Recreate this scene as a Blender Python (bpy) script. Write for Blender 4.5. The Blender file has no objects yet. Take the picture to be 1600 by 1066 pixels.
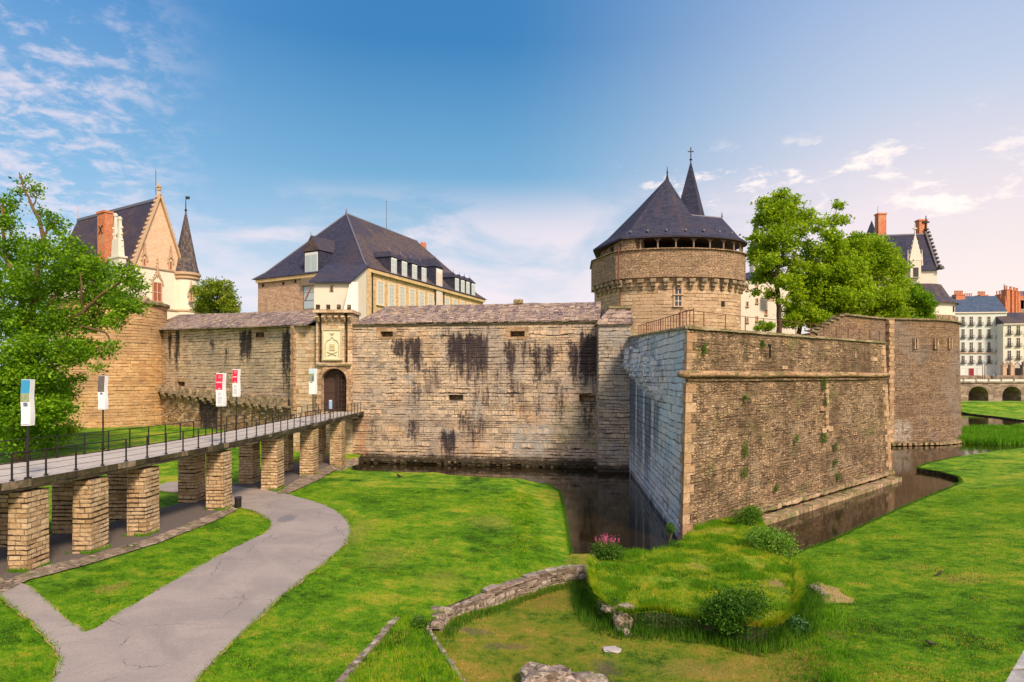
import bpy, bmesh, math, random
import numpy as np
from mathutils import Vector, Matrix, noise as mnoise
from mathutils.geometry import delaunay_2d_cdt, intersect_point_line
R = math.radians
random.seed(7); rng = np.random.default_rng(7)
scene = bpy.context.scene
COL = scene.collection

# ------------------------------------------------------------------ camera
F, HC, CX, CY = 1000.0, 10.0, 800.0, 588.0
cam_d = bpy.data.cameras.new("camera"); cam = bpy.data.objects.new("camera", cam_d); COL.objects.link(cam)
cam.location = (0, 0, HC); cam.rotation_euler = (R(90), 0, 0)
cam_d.sensor_width = 36; cam_d.lens = 36 * F / 1600; cam_d.shift_y = (CY - 533) / 1600
cam_d.clip_start = 0.1; cam_d.clip_end = 8000
scene.camera = cam
scene.render.resolution_x, scene.render.resolution_y = 1024, 682

# ------------------------------------------------------------------ node helper
class T:
    def __init__(s, nt): s.nt = nt; s.N = nt.nodes; s.L = nt.links
    def new(s, typ, props=None, **ins):
        n = s.N.new(typ)
        for k, v in (props or {}).items(): setattr(n, k, v)
        for k, v in ins.items():
            k2 = k.replace('_', ' ')
            sock = n.inputs[int(k[1:])] if (k[0] == 'i' and k[1:].isdigit()) else n.inputs[k2]
            s.put(sock, v)
        return n
    def put(s, sock, v):
        if isinstance(v, bpy.types.NodeSocket): s.L.new(v, sock)
        elif v is not None:
            if isinstance(v, (tuple, list)) and len(v) == 3 and sock.type == 'RGBA': v = (*v, 1)
            sock.default_value = v
    def m(s, op, a, b=None, c=None, clamp=False):
        n = s.N.new('ShaderNodeMath'); n.operation = op; n.use_clamp = clamp
        s.put(n.inputs[0], a)
        if b is not None: s.put(n.inputs[1], b)
        if c is not None: s.put(n.inputs[2], c)
        return n.outputs[0]
    def vm(s, op, a, b=None, scale=None):
        n = s.N.new('ShaderNodeVectorMath'); n.operation = op
        s.put(n.inputs[0], a)
        if b is not None: s.put(n.inputs[1], b)
        if scale is not None: s.put(n.inputs['Scale'], scale)
        return n.outputs[0]
    def mix(s, f, a, b, blend='MIX'):
        n = s.N.new('ShaderNodeMix'); n.data_type = 'RGBA'; n.blend_type = blend; n.clamp_factor = True
        s.put(n.inputs[0], f); s.put(n.inputs[6], a); s.put(n.inputs[7], b); return n.outputs[2]
    def ramp(s, f, stops, interp='LINEAR'):
        n = s.N.new('ShaderNodeValToRGB'); cr = n.color_ramp; cr.interpolation = interp
        while len(cr.elements) < len(stops): cr.elements.new(0.5)
        for e, (p, c) in zip(cr.elements, stops):
            e.position = p; e.color = (*c, 1) if isinstance(c, (tuple, list)) else (c, c, c, 1)
        s.put(n.inputs[0], f); return n.outputs[0]
    def noise(s, vec, scale, detail=3, rough=.55, dist=0):
        n = s.new('ShaderNodeTexNoise', None, Scale=scale, Detail=detail, Roughness=rough, Distortion=dist)
        s.L.new(vec, n.inputs['Vector']); return n
    def comb(s, x, y, z=0.0):
        n = s.N.new('ShaderNodeCombineXYZ'); s.put(n.inputs[0], x); s.put(n.inputs[1], y); s.put(n.inputs[2], z); return n.outputs[0]
    def sep(s, v):
        n = s.N.new('ShaderNodeSeparateXYZ'); s.L.new(v, n.inputs[0]); return n.outputs
    def step(s, x, a, b):
        n = s.N.new('ShaderNodeMapRange'); n.interpolation_type = 'SMOOTHSTEP'
        s.put(n.inputs['Value'], x); s.put(n.inputs['From Min'], a); s.put(n.inputs['From Max'], b); return n.outputs[0]

# ------------------------------------------------------------------ world, sun, exposure
SUN_AZ = Vector((.52, -.85)).normalized(); SUN_EL = R(43)
world = bpy.data.worlds.new("World"); scene.world = world; world.use_nodes = True
world.node_tree.nodes.clear(); t = T(world.node_tree)
tc = t.N.new('ShaderNodeTexCoord'); d = tc.outputs['Generated']; dx, dy, dz = t.sep(d)[:3]
el = t.m('ABSOLUTE', dz)
g_mid = t.ramp(el, [(0, (.80, .76, .82)), (.10, (.74, .73, .80)), (.20, (.42, .58, .74)), (.30, (.16, .40, .64)), (.46, (.04, .22, .50)), (1, (.03, .14, .45))])
g_left = t.ramp(el, [(0, (.70, .76, .85)), (.12, (.50, .67, .84)), (.26, (.24, .48, .74)), (.46, (.09, .29, .62)), (1, (.03, .14, .45))])
g_right = t.ramp(el, [(0, (1.0, .84, .74)), (.12, (.98, .83, .78)), (.24, (.84, .75, .79)), (.36, (.54, .62, .78)), (.5, (.34, .47, .73)), (.7, (.2, .35, .62)), (1, (.08, .2, .5))])
az = t.m('ARCTAN2', dx, dy)
c = t.mix(t.step(az, R(-12), R(-38)), g_mid, g_left)
c = t.mix(t.step(az, R(-3), R(35)), c, g_right)
# sky behind the camera raised to warm cream, added as unseen soft frontal fill
c = t.mix(t.m('MULTIPLY', t.step(dy, .2, -.5), .85), c, t.ramp(el, [(0, (1.35, 1.08, .82)), (.4, (1.2, 1.02, .88)), (.8, (.5, .6, .8)), (1, (.25, .4, .7))]))
# clouds, laid out on a plane high above
inv = t.m('DIVIDE', 1.0, t.m('ADD', el, .16))
cuv = t.comb(t.m('MULTIPLY', dx, inv), t.m('MULTIPLY', dy, inv), 0.0)
n1 = t.noise(cuv, 4.2, 8, .62, .5).outputs[0]
n2 = t.noise(cuv, 11.0, 7, .66, .3).outputs[0]
def band(a0, a1, a2, a3): return t.m('MULTIPLY', t.step(az, R(a0), R(a1)), t.step(az, R(a3), R(a2)))
def eband(e0, e1, e2, e3): return t.m('MULTIPLY', t.step(el, e0, e1), t.step(el, e3, e2))
left_m = t.m('MULTIPLY', band(-60, -44, -36, -23), eband(.06, .18, .34, .56))
cl1 = t.m('MULTIPLY', t.step(t.m('ADD', t.m('MULTIPLY', n1, .45), t.m('MULTIPLY', n2, .55)), .45, .60), left_m)
low = t.m('MULTIPLY', eband(.02, .12, .20, .30), band(-36, -18, 26, 36))
n4 = t.noise(t.comb(t.m('MULTIPLY', az, 4.5), t.m('MULTIPLY', el, 13.0), 1.3), 1.0, 7, .58, .4).outputs[0]
cl2 = t.m('MULTIPLY', t.step(n4, .40, .62), t.m('MULTIPLY', low, .75))
n3 = t.noise(t.comb(t.m('MULTIPLY', az, 14.0), t.m('MULTIPLY', el, 34.0), 3.3), 1.0, 5, .6, .2).outputs[0]
puff = t.m('MULTIPLY', eband(.15, .20, .29, .34), band(8, 15, 34, 44))
cl3 = t.m('MULTIPLY', t.step(n3, .52, .66), t.m('MULTIPLY', puff, .95))
c = t.mix(t.m('MULTIPLY', cl1, .68), c, (.88, .77, .84))
c = t.mix(cl2, c, (.95, .80, .84))
c = t.mix(cl3, c, (1.12, .97, .90))
skyn = t.new('ShaderNodeTexSky', dict(sky_type='NISHITA', sun_disc=False, sun_elevation=SUN_EL, sun_rotation=math.atan2(SUN_AZ.x, SUN_AZ.y)))
c10 = t.vm('SCALE', c, scale=6.9)
sk = t.vm('SCALE', skyn.outputs[0], scale=.10)
bgc = t.vm('ADD', c10, sk)
bg = t.new('ShaderNodeBackground', None, Color=bgc, Strength=.105)
wo = t.N.new('ShaderNodeOutputWorld'); t.L.new(bg.outputs[0], wo.inputs[0])
sd = bpy.data.lights.new("sun", 'SUN'); sd.energy = 3.8; sd.angle = R(12.0); sd.color = (1, .80, .56)
sun = bpy.data.objects.new("sun", sd); COL.objects.link(sun); sun.location = (60, -50, 80)
sv = Vector((SUN_AZ.x * math.cos(SUN_EL), SUN_AZ.y * math.cos(SUN_EL), math.sin(SUN_EL)))
sun.rotation_euler = sv.to_track_quat('Z', 'Y').to_euler()
vs = scene.view_settings; vs.view_transform = 'Standard'; vs.look = 'None'; vs.exposure = 0.44; vs.gamma = 1; vs.use_curve_mapping = False
scene.cycles.max_bounces = 5; scene.cycles.diffuse_bounces = 3; scene.cycles.transparent_max_bounces = 4
scene.cycles.use_denoising = True

# ------------------------------------------------------------------ geometry helpers
def at(px, py, z):
    Y = F * (HC - z) / (py - CY); return Vector(((px - CX) / F * Y, Y, z))
def atY(px, py, Y): return Vector(((px - CX) / F * Y, Y, HC + (CY - py) * Y / F))
def zy(py, Y): return HC + (CY - py) * Y / F
def hit(P0, P1, px):
    k = (px - CX) / F; dxx = P1[0] - P0[0]; dyy = P1[1] - P0[1]
    tt = (k * P0[1] - P0[0]) / (dxx - k * dyy); return Vector((P0[0] + dxx * tt, P0[1] + dyy * tt))
def V2(p): return Vector((p[0], p[1]))

class MB:
    def __init__(s): s.v = []; s.f = []; s.uv = []; s.mi = []
    def face(s, pts, uv=None, m=0):
        b = len(s.v); s.v += [tuple(p) for p in pts]; s.f.append(tuple(range(b, b + len(pts)))); s.uv.append(uv); s.mi.append(m)
    def grid(s, rows, m=0, uv=False, closed=False):
        b = len(s.v); n = len(rows[0])
        for r in rows: s.v += [tuple(p) for p in r]
        for i in range(len(rows) - 1):
            for j in range(n if closed else n - 1):
                k = (j + 1) % n
                s.f.append((b + i * n + j, b + i * n + k, b + (i + 1) * n + k, b + (i + 1) * n + j)); s.uv.append(None); s.mi.append(m)
    def box(s, c, size, rz=0, m=0, jit=0, top=1.0):
        hx, hy, hz = size[0] / 2, size[1] / 2, size[2] / 2; cs, sn = math.cos(rz), math.sin(rz); b = len(s.v)
        for z in (-1, 1):
            for x, y in ((-1, -1), (1, -1), (1, 1), (-1, 1)):
                k = top if z > 0 else 1
                px, py, pz = x * hx * k, y * hy * k, z * hz
                if jit: px += random.uniform(-jit, jit); py += random.uniform(-jit, jit); pz += random.uniform(-jit, jit)
                s.v.append((c[0] + px * cs - py * sn, c[1] + px * sn + py * cs, c[2] + pz))
        for f in ((3, 2, 1, 0), (4, 5, 6, 7), (0, 1, 5, 4), (1, 2, 6, 5), (2, 3, 7, 6), (3, 0, 4, 7)):
            s.f.append(tuple(b + i for i in f)); s.uv.append(None); s.mi.append(m)
    def bar(s, a, b, w, h=None, m=0):
        """box between two points"""
        a, b = Vector(a), Vector(b); h = h or w; d_ = (b - a); L = d_.length
        if L < 1e-6: return
        d_ /= L; up = Vector((0, 0, 1)) if abs(d_.z) < .95 else Vector((0, 1, 0))
        x = d_.cross(up).normalized(); y = x.cross(d_); bb = len(s.v)
        for p in (a, b):
            for i, j in ((-1, -1), (1, -1), (1, 1), (-1, 1)): s.v.append(tuple(p + x * i * w / 2 + y * j * h / 2))
        for f in ((3, 2, 1, 0), (4, 5, 6, 7), (0, 1, 5, 4), (1, 2, 6, 5), (2, 3, 7, 6), (3, 0, 4, 7)):
            s.f.append(tuple(bb + i for i in f)); s.uv.append(None); s.mi.append(m)
    def prism(s, low, high, m=0, cap=True, capm=None, u0=0):
        """closed solid between two outlines (3D point lists, counter-clockwise from above); u runs along the outline, v is height"""
        n = len(low); u = u0; capm = m if capm is None else capm; b = len(s.v)
        s.v += [tuple(p) for p in low] + [tuple(p) for p in high]
        for i in range(n):
            j = (i + 1) % n; L = (Vector(low[j]) - Vector(low[i])).xy.length
            s.f.append((b + i, b + j, b + n + j, b + n + i)); s.mi.append(m)
            s.uv.append([(u, low[i][2]), (u + L, low[j][2]), (u + L, high[j][2]), (u, high[i][2])]); u += L
        if cap:
            s.f.append(tuple(b + n + i for i in range(n))); s.uv.append(None); s.mi.append(capm)
            s.f.append(tuple(b + i for i in reversed(range(n)))); s.uv.append(None); s.mi.append(capm)
    def tube(s, pts, rad, n=8, m=0, cap=True):
        pts = [Vector(p) for p in pts]; rows = []; prev = None
        for i, p in enumerate(pts):
            d_ = (pts[min(i + 1, len(pts) - 1)] - pts[max(i - 1, 0)])
            d_ = d_.normalized() if d_.length > 1e-9 else Vector((0, 0, 1))
            if prev is None: x = d_.cross(Vector((0, 1, .13))).normalized()
            else: x = (prev - d_ * prev.dot(d_)); x = x.normalized() if x.length > 1e-6 else d_.orthogonal().normalized()
            prev = x; y = d_.cross(x); r = rad[i] if isinstance(rad, (list, tuple)) else rad
            rows.append([p + (x * math.cos(a) + y * math.sin(a)) * r for a in (2 * math.pi * k / n for k in range(n))])
        s.grid(rows, m, closed=True)
        if cap:
            s.face(list(reversed(rows[0])), m=m); s.face(rows[-1], m=m)
    def lathe(s, c, prof, n=24, m=0, cap=True):
        rows = [[(c[0] + r * math.cos(2 * math.pi * k / n), c[1] + r * math.sin(2 * math.pi * k / n), z) for k in range(n)] for r, z in prof]
        b = len(s.v); s.grid(rows, m, closed=True)
        if cap:
            if prof[0][0] > 1e-3: s.face(list(reversed(rows[0])), m=m)
            if prof[-1][0] > 1e-3: s.face(rows[-1], m=m)
    def rock(s, c, r, seed=0, rough=.25, m=0, sub=2, flat=1):
        bm = bmesh.new(); bmesh.ops.create_icosphere(bm, subdivisions=sub, radius=1); b = len(s.v)
        for v in bm.verts:
            p = v.co.copy(); q = Vector((abs(p.x) ** .7 * (1 if p.x > 0 else -1), abs(p.y) ** .7 * (1 if p.y > 0 else -1), abs(p.z) ** .7 * (1 if p.z > 0 else -1)))
            k = 1 + rough * mnoise.noise(p * 1.7 + Vector((seed * 3.1, seed, 0))) + rough * .5 * mnoise.noise(p * 4.3 + Vector((seed, 0, seed)))
            q *= k; s.v.append((c[0] + q.x * r[0], c[1] + q.y * r[1], c[2] + q.z * r[2]))
        for f in bm.faces:
            s.f.append(tuple(b + v.index for v in f.verts)); s.uv.append(None); s.mi.append(m)
        bm.free()
    def build(s, name, mats, parent=None, loc=None, smooth=False, weld=True):
        mats = mats if isinstance(mats, (list, tuple)) else [mats]
        root = ROOT.get(parent, None) if parent is not None else None
        if parent is not None: off = root
        else: off = Vector(loc) if loc is not None else Vector((0, 0, 0))
        me = bpy.data.meshes.new(name)
        va = np.array(s.v, dtype=np.float64).reshape(-1, 3) - np.array(off)
        me.from_pydata(va.tolist(), [], s.f); me.update()
        me.polygons.foreach_set('material_index', s.mi)
        for m_ in mats: me.materials.append(m_)
        uvl = me.uv_layers.new(name='UVMap')
        wl = np.array(s.v).reshape(-1, 3)
        for p, uv in zip(me.polygons, s.uv):
            nrm = p.normal
            if uv is None:
                if abs(nrm.z) < .93:
                    h = math.hypot(nrm.x, nrm.y); tx, ty = -nrm.y / h, nrm.x / h
                    for li in p.loop_indices:
                        q = wl[me.loops[li].vertex_index]; uvl.data[li].uv = (q[0] * tx + q[1] * ty, q[2] / h)
                else:
                    for li in p.loop_indices:
                        q = wl[me.loops[li].vertex_index]; uvl.data[li].uv = (q[0], q[1])
            else:
                for k, li in enumerate(p.loop_indices): uvl.data[li].uv = uv[k]
        if smooth: me.polygons.foreach_set('use_smooth', [True] * len(me.polygons))
        o = bpy.data.objects.new(name, me); COL.objects.link(o)
        if parent is not None: o.parent = parent; ROOT[o] = root
        else: o.location = off; ROOT[o] = off
        return o
ROOT = {}
def thing(name, label, cat, loc, group=None):
    o = bpy.data.objects.new(name, None); COL.objects.link(o); o.location = loc; o.empty_display_size = .5
    o['label'] = label; o['category'] = cat
    if group: o['group'] = group
    ROOT[o] = Vector(loc); return o
def tag(o, label, cat, group=None):
    o['label'] = label; o['category'] = cat
    if group: o['group'] = group
    return o
def kind(o, k): o['kind'] = k; return o

def cut(o, cutter):
    """carve the cutter's volume out of a wall, for good"""
    c = cutter.build('cutter', [o.data.materials[0]], None); c.location = (0, 0, 0)
    m = o.modifiers.new('b', 'BOOLEAN'); m.operation = 'DIFFERENCE'; m.object = c; m.solver = 'EXACT'
    bpy.context.view_layer.update()
    if o.parent: pass
    dg = bpy.context.evaluated_depsgraph_get(); me = bpy.data.meshes.new_from_object(o.evaluated_get(dg), preserve_all_data_layers=True, depsgraph=dg)
    o.modifiers.remove(m); old = o.data; o.data = me; me.name = old.name
    bpy.data.objects.remove(c)

def np_mesh(name, verts, faces_n, mat, parent=None, loc=(0, 0, 0)):
    """verts (N*k,3), every k verts one face"""
    me = bpy.data.meshes.new(name); n = len(verts); k = faces_n
    me.vertices.add(n); me.vertices.foreach_set('co', (verts - np.array(ROOT[parent] if parent is not None else loc)).astype(np.float32).ravel())
    me.loops.add(n); me.loops.foreach_set('vertex_index', np.arange(n, dtype=np.int32))
    me.polygons.add(n // k); me.polygons.foreach_set('loop_start', np.arange(0, n, k, dtype=np.int32))
    me.materials.append(mat); me.update(calc_edges=True)
    o = bpy.data.objects.new(name, me); COL.objects.link(o)
    if parent is not None: o.parent = parent; ROOT[o] = ROOT[parent]
    else: o.location = loc; ROOT[o] = Vector(loc)
    return o

# ------------------------------------------------------------------ materials
MATS = {}
def mat_new(name):
    m = bpy.data.materials.new(name); m.use_nodes = True; m.node_tree.nodes.clear(); tt = T(m.node_tree)
    out = tt.N.new('ShaderNodeOutputMaterial'); bs = tt.N.new('ShaderNodeBsdfPrincipled'); tt.L.new(bs.outputs[0], out.inputs[0]); MATS[name] = m
    return m, tt, bs, out
def simple(name, col, rough=.7, metal=0, var=.15, scale=3, bump=0):
    m, tt, bs, out = mat_new(name); g = tt.N.new('ShaderNodeNewGeometry')
    n = tt.noise(g.outputs['Position'], scale, 4, .6).outputs[0]
    k = tt.m('ADD', tt.m('MULTIPLY', n, 2 * var), 1 - var)
    tt.put(bs.inputs['Base Color'], tt.vm('SCALE', tt.comb(*col), scale=k))
    bs.inputs['Roughness'].default_value = rough; bs.inputs['Metallic'].default_value = metal
    if bump:
        b = tt.new('ShaderNodeBump', None, Strength=bump, Distance=.02, Height=tt.noise(g.outputs['Position'], scale * 6, 3).outputs[0]); tt.L.new(b.outputs[0], bs.inputs['Normal'])
    return m

def masonry(name, stones, kind_='brick', cw=.8, ch=.36, joint=(.10, .08, .06), light=(.5, .42, .32), warp=.10, rowvar=.35, dash=.5, streaks=(), patches=(),
            grain=.45, bump=.6, mort=.022, jointmix=.75, big=None, spots=0.0, damp=None, streak_col=(.018, .014, .02), sf=2.0, wash=.62, wash_col=(.17, .135, .135), gain=1.25):
    m, tt, bs, out = mat_new(name)
    uv = tt.N.new('ShaderNodeUVMap').outputs[0]; u, v = tt.sep(uv)[:2]
    w1 = tt.noise(uv, .55, 2).outputs['Color']; w2 = tt.noise(uv, 3.3, 2).outputs['Color']
    wv = tt.vm('ADD', tt.vm('SCALE', tt.vm('SUBTRACT', w1, (.5, .5, .5)), scale=warp * 2.2), tt.vm('SCALE', tt.vm('SUBTRACT', w2, (.5, .5, .5)), scale=warp * .5))
    rv = tt.m('MULTIPLY', tt.m('SUBTRACT', tt.noise(tt.comb(0.0, v, 4.0), .9, 1).outputs[0], .5), rowvar * 2)
    q = tt.vm('ADD', tt.vm('ADD', uv, wv), tt.comb(0.0, rv, 0.0)); qu, qv = tt.sep(q)[:2]
    if kind_ == 'brick':
        br = tt.new('ShaderNodeTexBrick', dict(offset=.43, squash=1.35, squash_frequency=3), Vector=q, Color1=(0, 0, 0), Color2=(1, 1, 1), Mortar=(.5, .5, .5), Scale=1.0, Mortar_Size=mort, Mortar_Smooth=.35, Bias=0.0, Brick_Width=cw, Row_Height=ch)
        rnd = tt.sep(br.outputs[0])[0]; jm = br.outputs['Fac']
    else:
        vv = tt.comb(tt.m('DIVIDE', qu, cw), tt.m('DIVIDE', qv, ch), 0.0)
        vo = tt.new('ShaderNodeTexVoronoi', dict(feature='F1', voronoi_dimensions='2D'), Vector=vv, Scale=1.0, Randomness=.85)
        rnd = tt.sep(vo.outputs['Color'])[0]
        ve = tt.new('ShaderNodeTexVoronoi', dict(feature='DISTANCE_TO_EDGE', voronoi_dimensions='2D'), Vector=vv, Scale=1.0, Randomness=.85)
        jm = tt.step(ve.outputs['Distance'], mort * 6, mort * 1.2)
    col = tt.ramp(rnd, stones)
    gr = tt.noise(q, 5.0, 7, .68).outputs[0]
    gx = tt.m('ADD', tt.m('MULTIPLY', tt.m('SUBTRACT', gr, .5), grain * 3.6), 1.0); col = tt.vm('SCALE', col, scale=tt.m('MAXIMUM', gx, .15))
    if big:
        for i, (bc, sc, lo, hi, amt) in enumerate(big):
            nb = tt.noise(tt.vm('ADD', uv, (11.3 * i + 2, 7.7 * i, 0)), sc, 5, .6, .4).outputs[0]
            col = tt.mix(tt.m('MULTIPLY', tt.step(nb, lo, hi), amt), col, bc)
    jn = tt.noise(uv, .9, 4, .6).outputs[0]
    jc = tt.mix(tt.step(jn, .42, .58), joint, light)
    col = tt.mix(tt.m('MULTIPLY', jm, jointmix), col, jc)
    if dash > 0:
        b2 = tt.new('ShaderNodeTexBrick', dict(offset=.5), Vector=q, Color1=(0, 0, 0), Color2=(0, 0, 0), Mortar=(1, 1, 1), Scale=1.0, Mortar_Size=mort * 1.7, Mortar_Smooth=.2, Bias=0.0, Brick_Width=50.0, Row_Height=ch if kind_ == 'brick' else ch * 1.6)
        dn = tt.noise(tt.comb(tt.m('MULTIPLY', u, .55), tt.m('MULTIPLY', v, 2.6), 1.7), 1.0, 5, .7).outputs[0]
        dm = tt.m('MULTIPLY', b2.outputs['Fac'], tt.step(dn, .50, .58))
        col = tt.mix(tt.m('MULTIPLY', dm, dash), col, (.035, .022, .016))
    else: dm = 0.0
    if spots:
        sn = tt.noise(uv, 2.3, 6, .75).outputs[0]
        col = tt.mix(tt.m('MULTIPLY', tt.step(sn, .58, .68), spots), col, (.03, .025, .022))
    if patches:
        for (u0, u1, v0, v1, pc, amt) in patches:
            pn = tt.noise(uv, 1.3, 5, .7).outputs[0]
            mk = tt.m('MULTIPLY', tt.m('MULTIPLY', tt.step(u, u0 - .5, u0 + .5), tt.step(u, u1 + .5, u1 - .5)), tt.m('MULTIPLY', tt.step(v, v0 - .6, v0 + .6), tt.step(v, v1 + .6, v1 - .6)))
            col = tt.mix(tt.m('MULTIPLY', tt.m('MULTIPLY', mk, amt), tt.step(pn, .36, .60)), col, pc)
    if streaks:
        st = tt.noise(tt.comb(tt.m('MULTIPLY', u, sf), tt.m('MULTIPLY', v, .22), 0.0), 1.0, 8, .74).outputs[0]
        st2 = tt.noise(uv, 2.6, 5, .7).outputs[0]
        tot = None
        rg = tt.noise(tt.comb(tt.m('MULTIPLY', u, 1.6), 0.0, 9.0), 1.0, 4, .7).outputs[0]
        vj = tt.m('ADD', v, tt.m('MULTIPLY', tt.m('SUBTRACT', rg, .5), 3.4)); uj = tt.m('ADD', u, tt.m('MULTIPLY', tt.m('SUBTRACT', st2, .5), 1.3))
        for (u0, u1, v0, v1, amt) in streaks:
            mk = tt.m('MULTIPLY', tt.m('MULTIPLY', tt.step(uj, u0 - .5, u0 + .5), tt.step(uj, u1 + .5, u1 - .5)), tt.m('MULTIPLY', tt.step(vj, v0 - 1.0, v0 + (v1 - v0) * .7), tt.step(vj, v1 + .5, v1 - .9)))
            mk = tt.m('MULTIPLY', mk, amt * gain); tot = mk if tot is None else tt.m('MAXIMUM', tot, mk)
        col = tt.mix(tt.m('MULTIPLY', tt.m('MULTIPLY', tt.step(tot, 0.0, 1.5), tt.step(st, .36, .62)), wash), col, wash_col)
        val = tt.m('ADD', tt.m('ADD', st, tt.m('MULTIPLY', tt.m('SUBTRACT', st2, .5), .55)), tt.m('MULTIPLY', tt.m('SUBTRACT', tot, .6), .30))
        sm = tt.m('MULTIPLY', tt.step(val, .42, .68), tt.step(tot, 0.0, .5))
        col = tt.mix(tt.m('MULTIPLY', sm, .9), col, streak_col)
    if damp is not None:
        dn2 = tt.noise(uv, .8, 5, .7).outputs[0]
        dd = tt.step(tt.m('ADD', v, tt.m('MULTIPLY', tt.m('SUBTRACT', dn2, .5), 1.6)), damp + .35, damp - .35)
        col = tt.mix(tt.m('MULTIPLY', dd, .88), col, (.025, .02, .014))
    tt.put(bs.inputs['Base Color'], col); bs.inputs['Roughness'].default_value = .9; bs.inputs['Specular IOR Level'].default_value = .25
    hgt = tt.m('ADD', tt.m('SUBTRACT', tt.m('MULTIPLY', gr, .8), tt.m('MULTIPLY', jm, .7)), tt.m('MULTIPLY', rnd, .35))
    if dash > 0: hgt = tt.m('SUBTRACT', hgt, tt.m('MULTIPLY', dm, .8))
    b = tt.new('ShaderNodeBump', None, Strength=min(1.0, bump * 1.25), Distance=.13, Height=hgt); tt.L.new(b.outputs[0], bs.inputs['Normal'])
    return m

TAN = [(0, (.36, .26, .17)), (.25, (.60, .45, .31)), (.5, (.50, .40, .30)), (.75, (.67, .51, .36)), (1, (.70, .51, .36))]
GREY = [(0, (.24, .20, .17)), (.3, (.46, .38, .30)), (.6, (.38, .32, .27)), (.85, (.55, .46, .37)), (1, (.50, .36, .27))]
BROWN = [(0, (.14, .085, .05)), (.3, (.38, .26, .16)), (.6, (.28, .195, .13)), (.85, (.56, .39, .25)), (1, (.48, .29, .165))]
ORANGE = [(0, (.36, .20, .09)), (.4, (.52, .31, .14)), (.7, (.45, .28, .15)), (1, (.62, .38, .19))]

def foliage(name, cols, trans=.35, rough=.6):
    m, tt, bs, out = mat_new(name); g = tt.N.new('ShaderNodeNewGeometry')
    n = tt.noise(g.outputs['Position'], .45, 3).outputs[0]
    f = tt.m('ADD', tt.m('MULTIPLY', g.outputs['Random Per Island'], .65), tt.m('MULTIPLY', tt.m('SUBTRACT', n, .32), .9), clamp=True)
    col = tt.ramp(f, cols); tt.put(bs.inputs['Base Color'], col); bs.inputs['Roughness'].default_value = rough; bs.inputs['Specular IOR Level'].default_value = .3
    tr = tt.new('ShaderNodeBsdfTranslucent', None, Color=tt.vm('MULTIPLY', col, (1.25, 1.25, .5)))
    mx = tt.new('ShaderNodeMixShader', None, i0=trans); tt.L.new(bs.outputs[0], mx.inputs[1]); tt.L.new(tr.outputs[0], mx.inputs[2]); tt.L.new(mx.outputs[0], out.inputs[0])
    return m

def lawn_mat(name, dry=.5, lush=(.065, .17, .005), mid=(.13, .31, .008), drycol=(.48, .40, .04), spots=(), soil=()):
    m, tt, bs, out = mat_new(name); g = tt.N.new('ShaderNodeNewGeometry'); P = g.outputs['Position']; x, y, z = tt.sep(P)[:3]
    P2 = tt.comb(x, y, 0.0)
    big = tt.noise(P2, .16, 5, .62, .6).outputs[0]; md = tt.noise(P2, .9, 6, .7, .4).outputs[0]; fi = tt.noise(P2, 9.0, 6, .8).outputs[0]; fi2 = tt.noise(tt.comb(x, tt.m('MULTIPLY', y, .45), 0.0), 32.0, 3, .7).outputs[0]
    cl = tt.noise(P2, 3.6, 5, .72, .5).outputs[0]
    f = tt.m('ADD', tt.m('ADD', tt.m('MULTIPLY', tt.m('SUBTRACT', big, .5), 1.6), tt.m('MULTIPLY', tt.m('SUBTRACT', md, .5), 1.7)), tt.m('ADD', tt.m('MULTIPLY', tt.m('SUBTRACT', cl, .5), 1.0), tt.m('ADD', tt.m('MULTIPLY', tt.m('SUBTRACT', fi, .5), .9), tt.m('MULTIPLY', tt.m('SUBTRACT', fi2, .5), .8))))
    f = tt.m('ADD', f, .36 + .12 * dry, clamp=True)
    col = tt.ramp(f, [(0, tuple(v * .30 for v in lush)), (.22, lush), (.45, mid), (.68, tuple(.5 * (a_ + b_) for a_, b_ in zip(mid, drycol))), (.88, drycol), (1, (.56, .40, .10))])
    for (sx, sy, rx, ry, sc, amt) in spots:
        dd = tt.m('SQRT', tt.m('ADD', tt.m('POWER', tt.m('DIVIDE', tt.m('SUBTRACT', x, sx), rx), 2.0), tt.m('POWER', tt.m('DIVIDE', tt.m('SUBTRACT', y, sy), ry), 2.0)))
        dd = tt.m('ADD', dd, tt.m('MULTIPLY', tt.m('SUBTRACT', tt.noise(P2, 2.4, 8, .85, .6).outputs[0], .5), 4.5))
        col = tt.mix(tt.m('MULTIPLY', tt.step(dd, 1.2, .2), amt * .8), col, sc)
    tt.put(bs.inputs['Base Color'], col); bs.inputs['Roughness'].default_value = .85; bs.inputs['Specular IOR Level'].default_value = .15
    h = tt.m('ADD', tt.m('ADD', fi, tt.m('MULTIPLY', fi2, .6)), tt.m('MULTIPLY', md, .9))
    b = tt.new('ShaderNodeBump', None, Strength=.9, Distance=.10, Height=h); tt.L.new(b.outputs[0], bs.inputs['Normal'])
    return m
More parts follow.
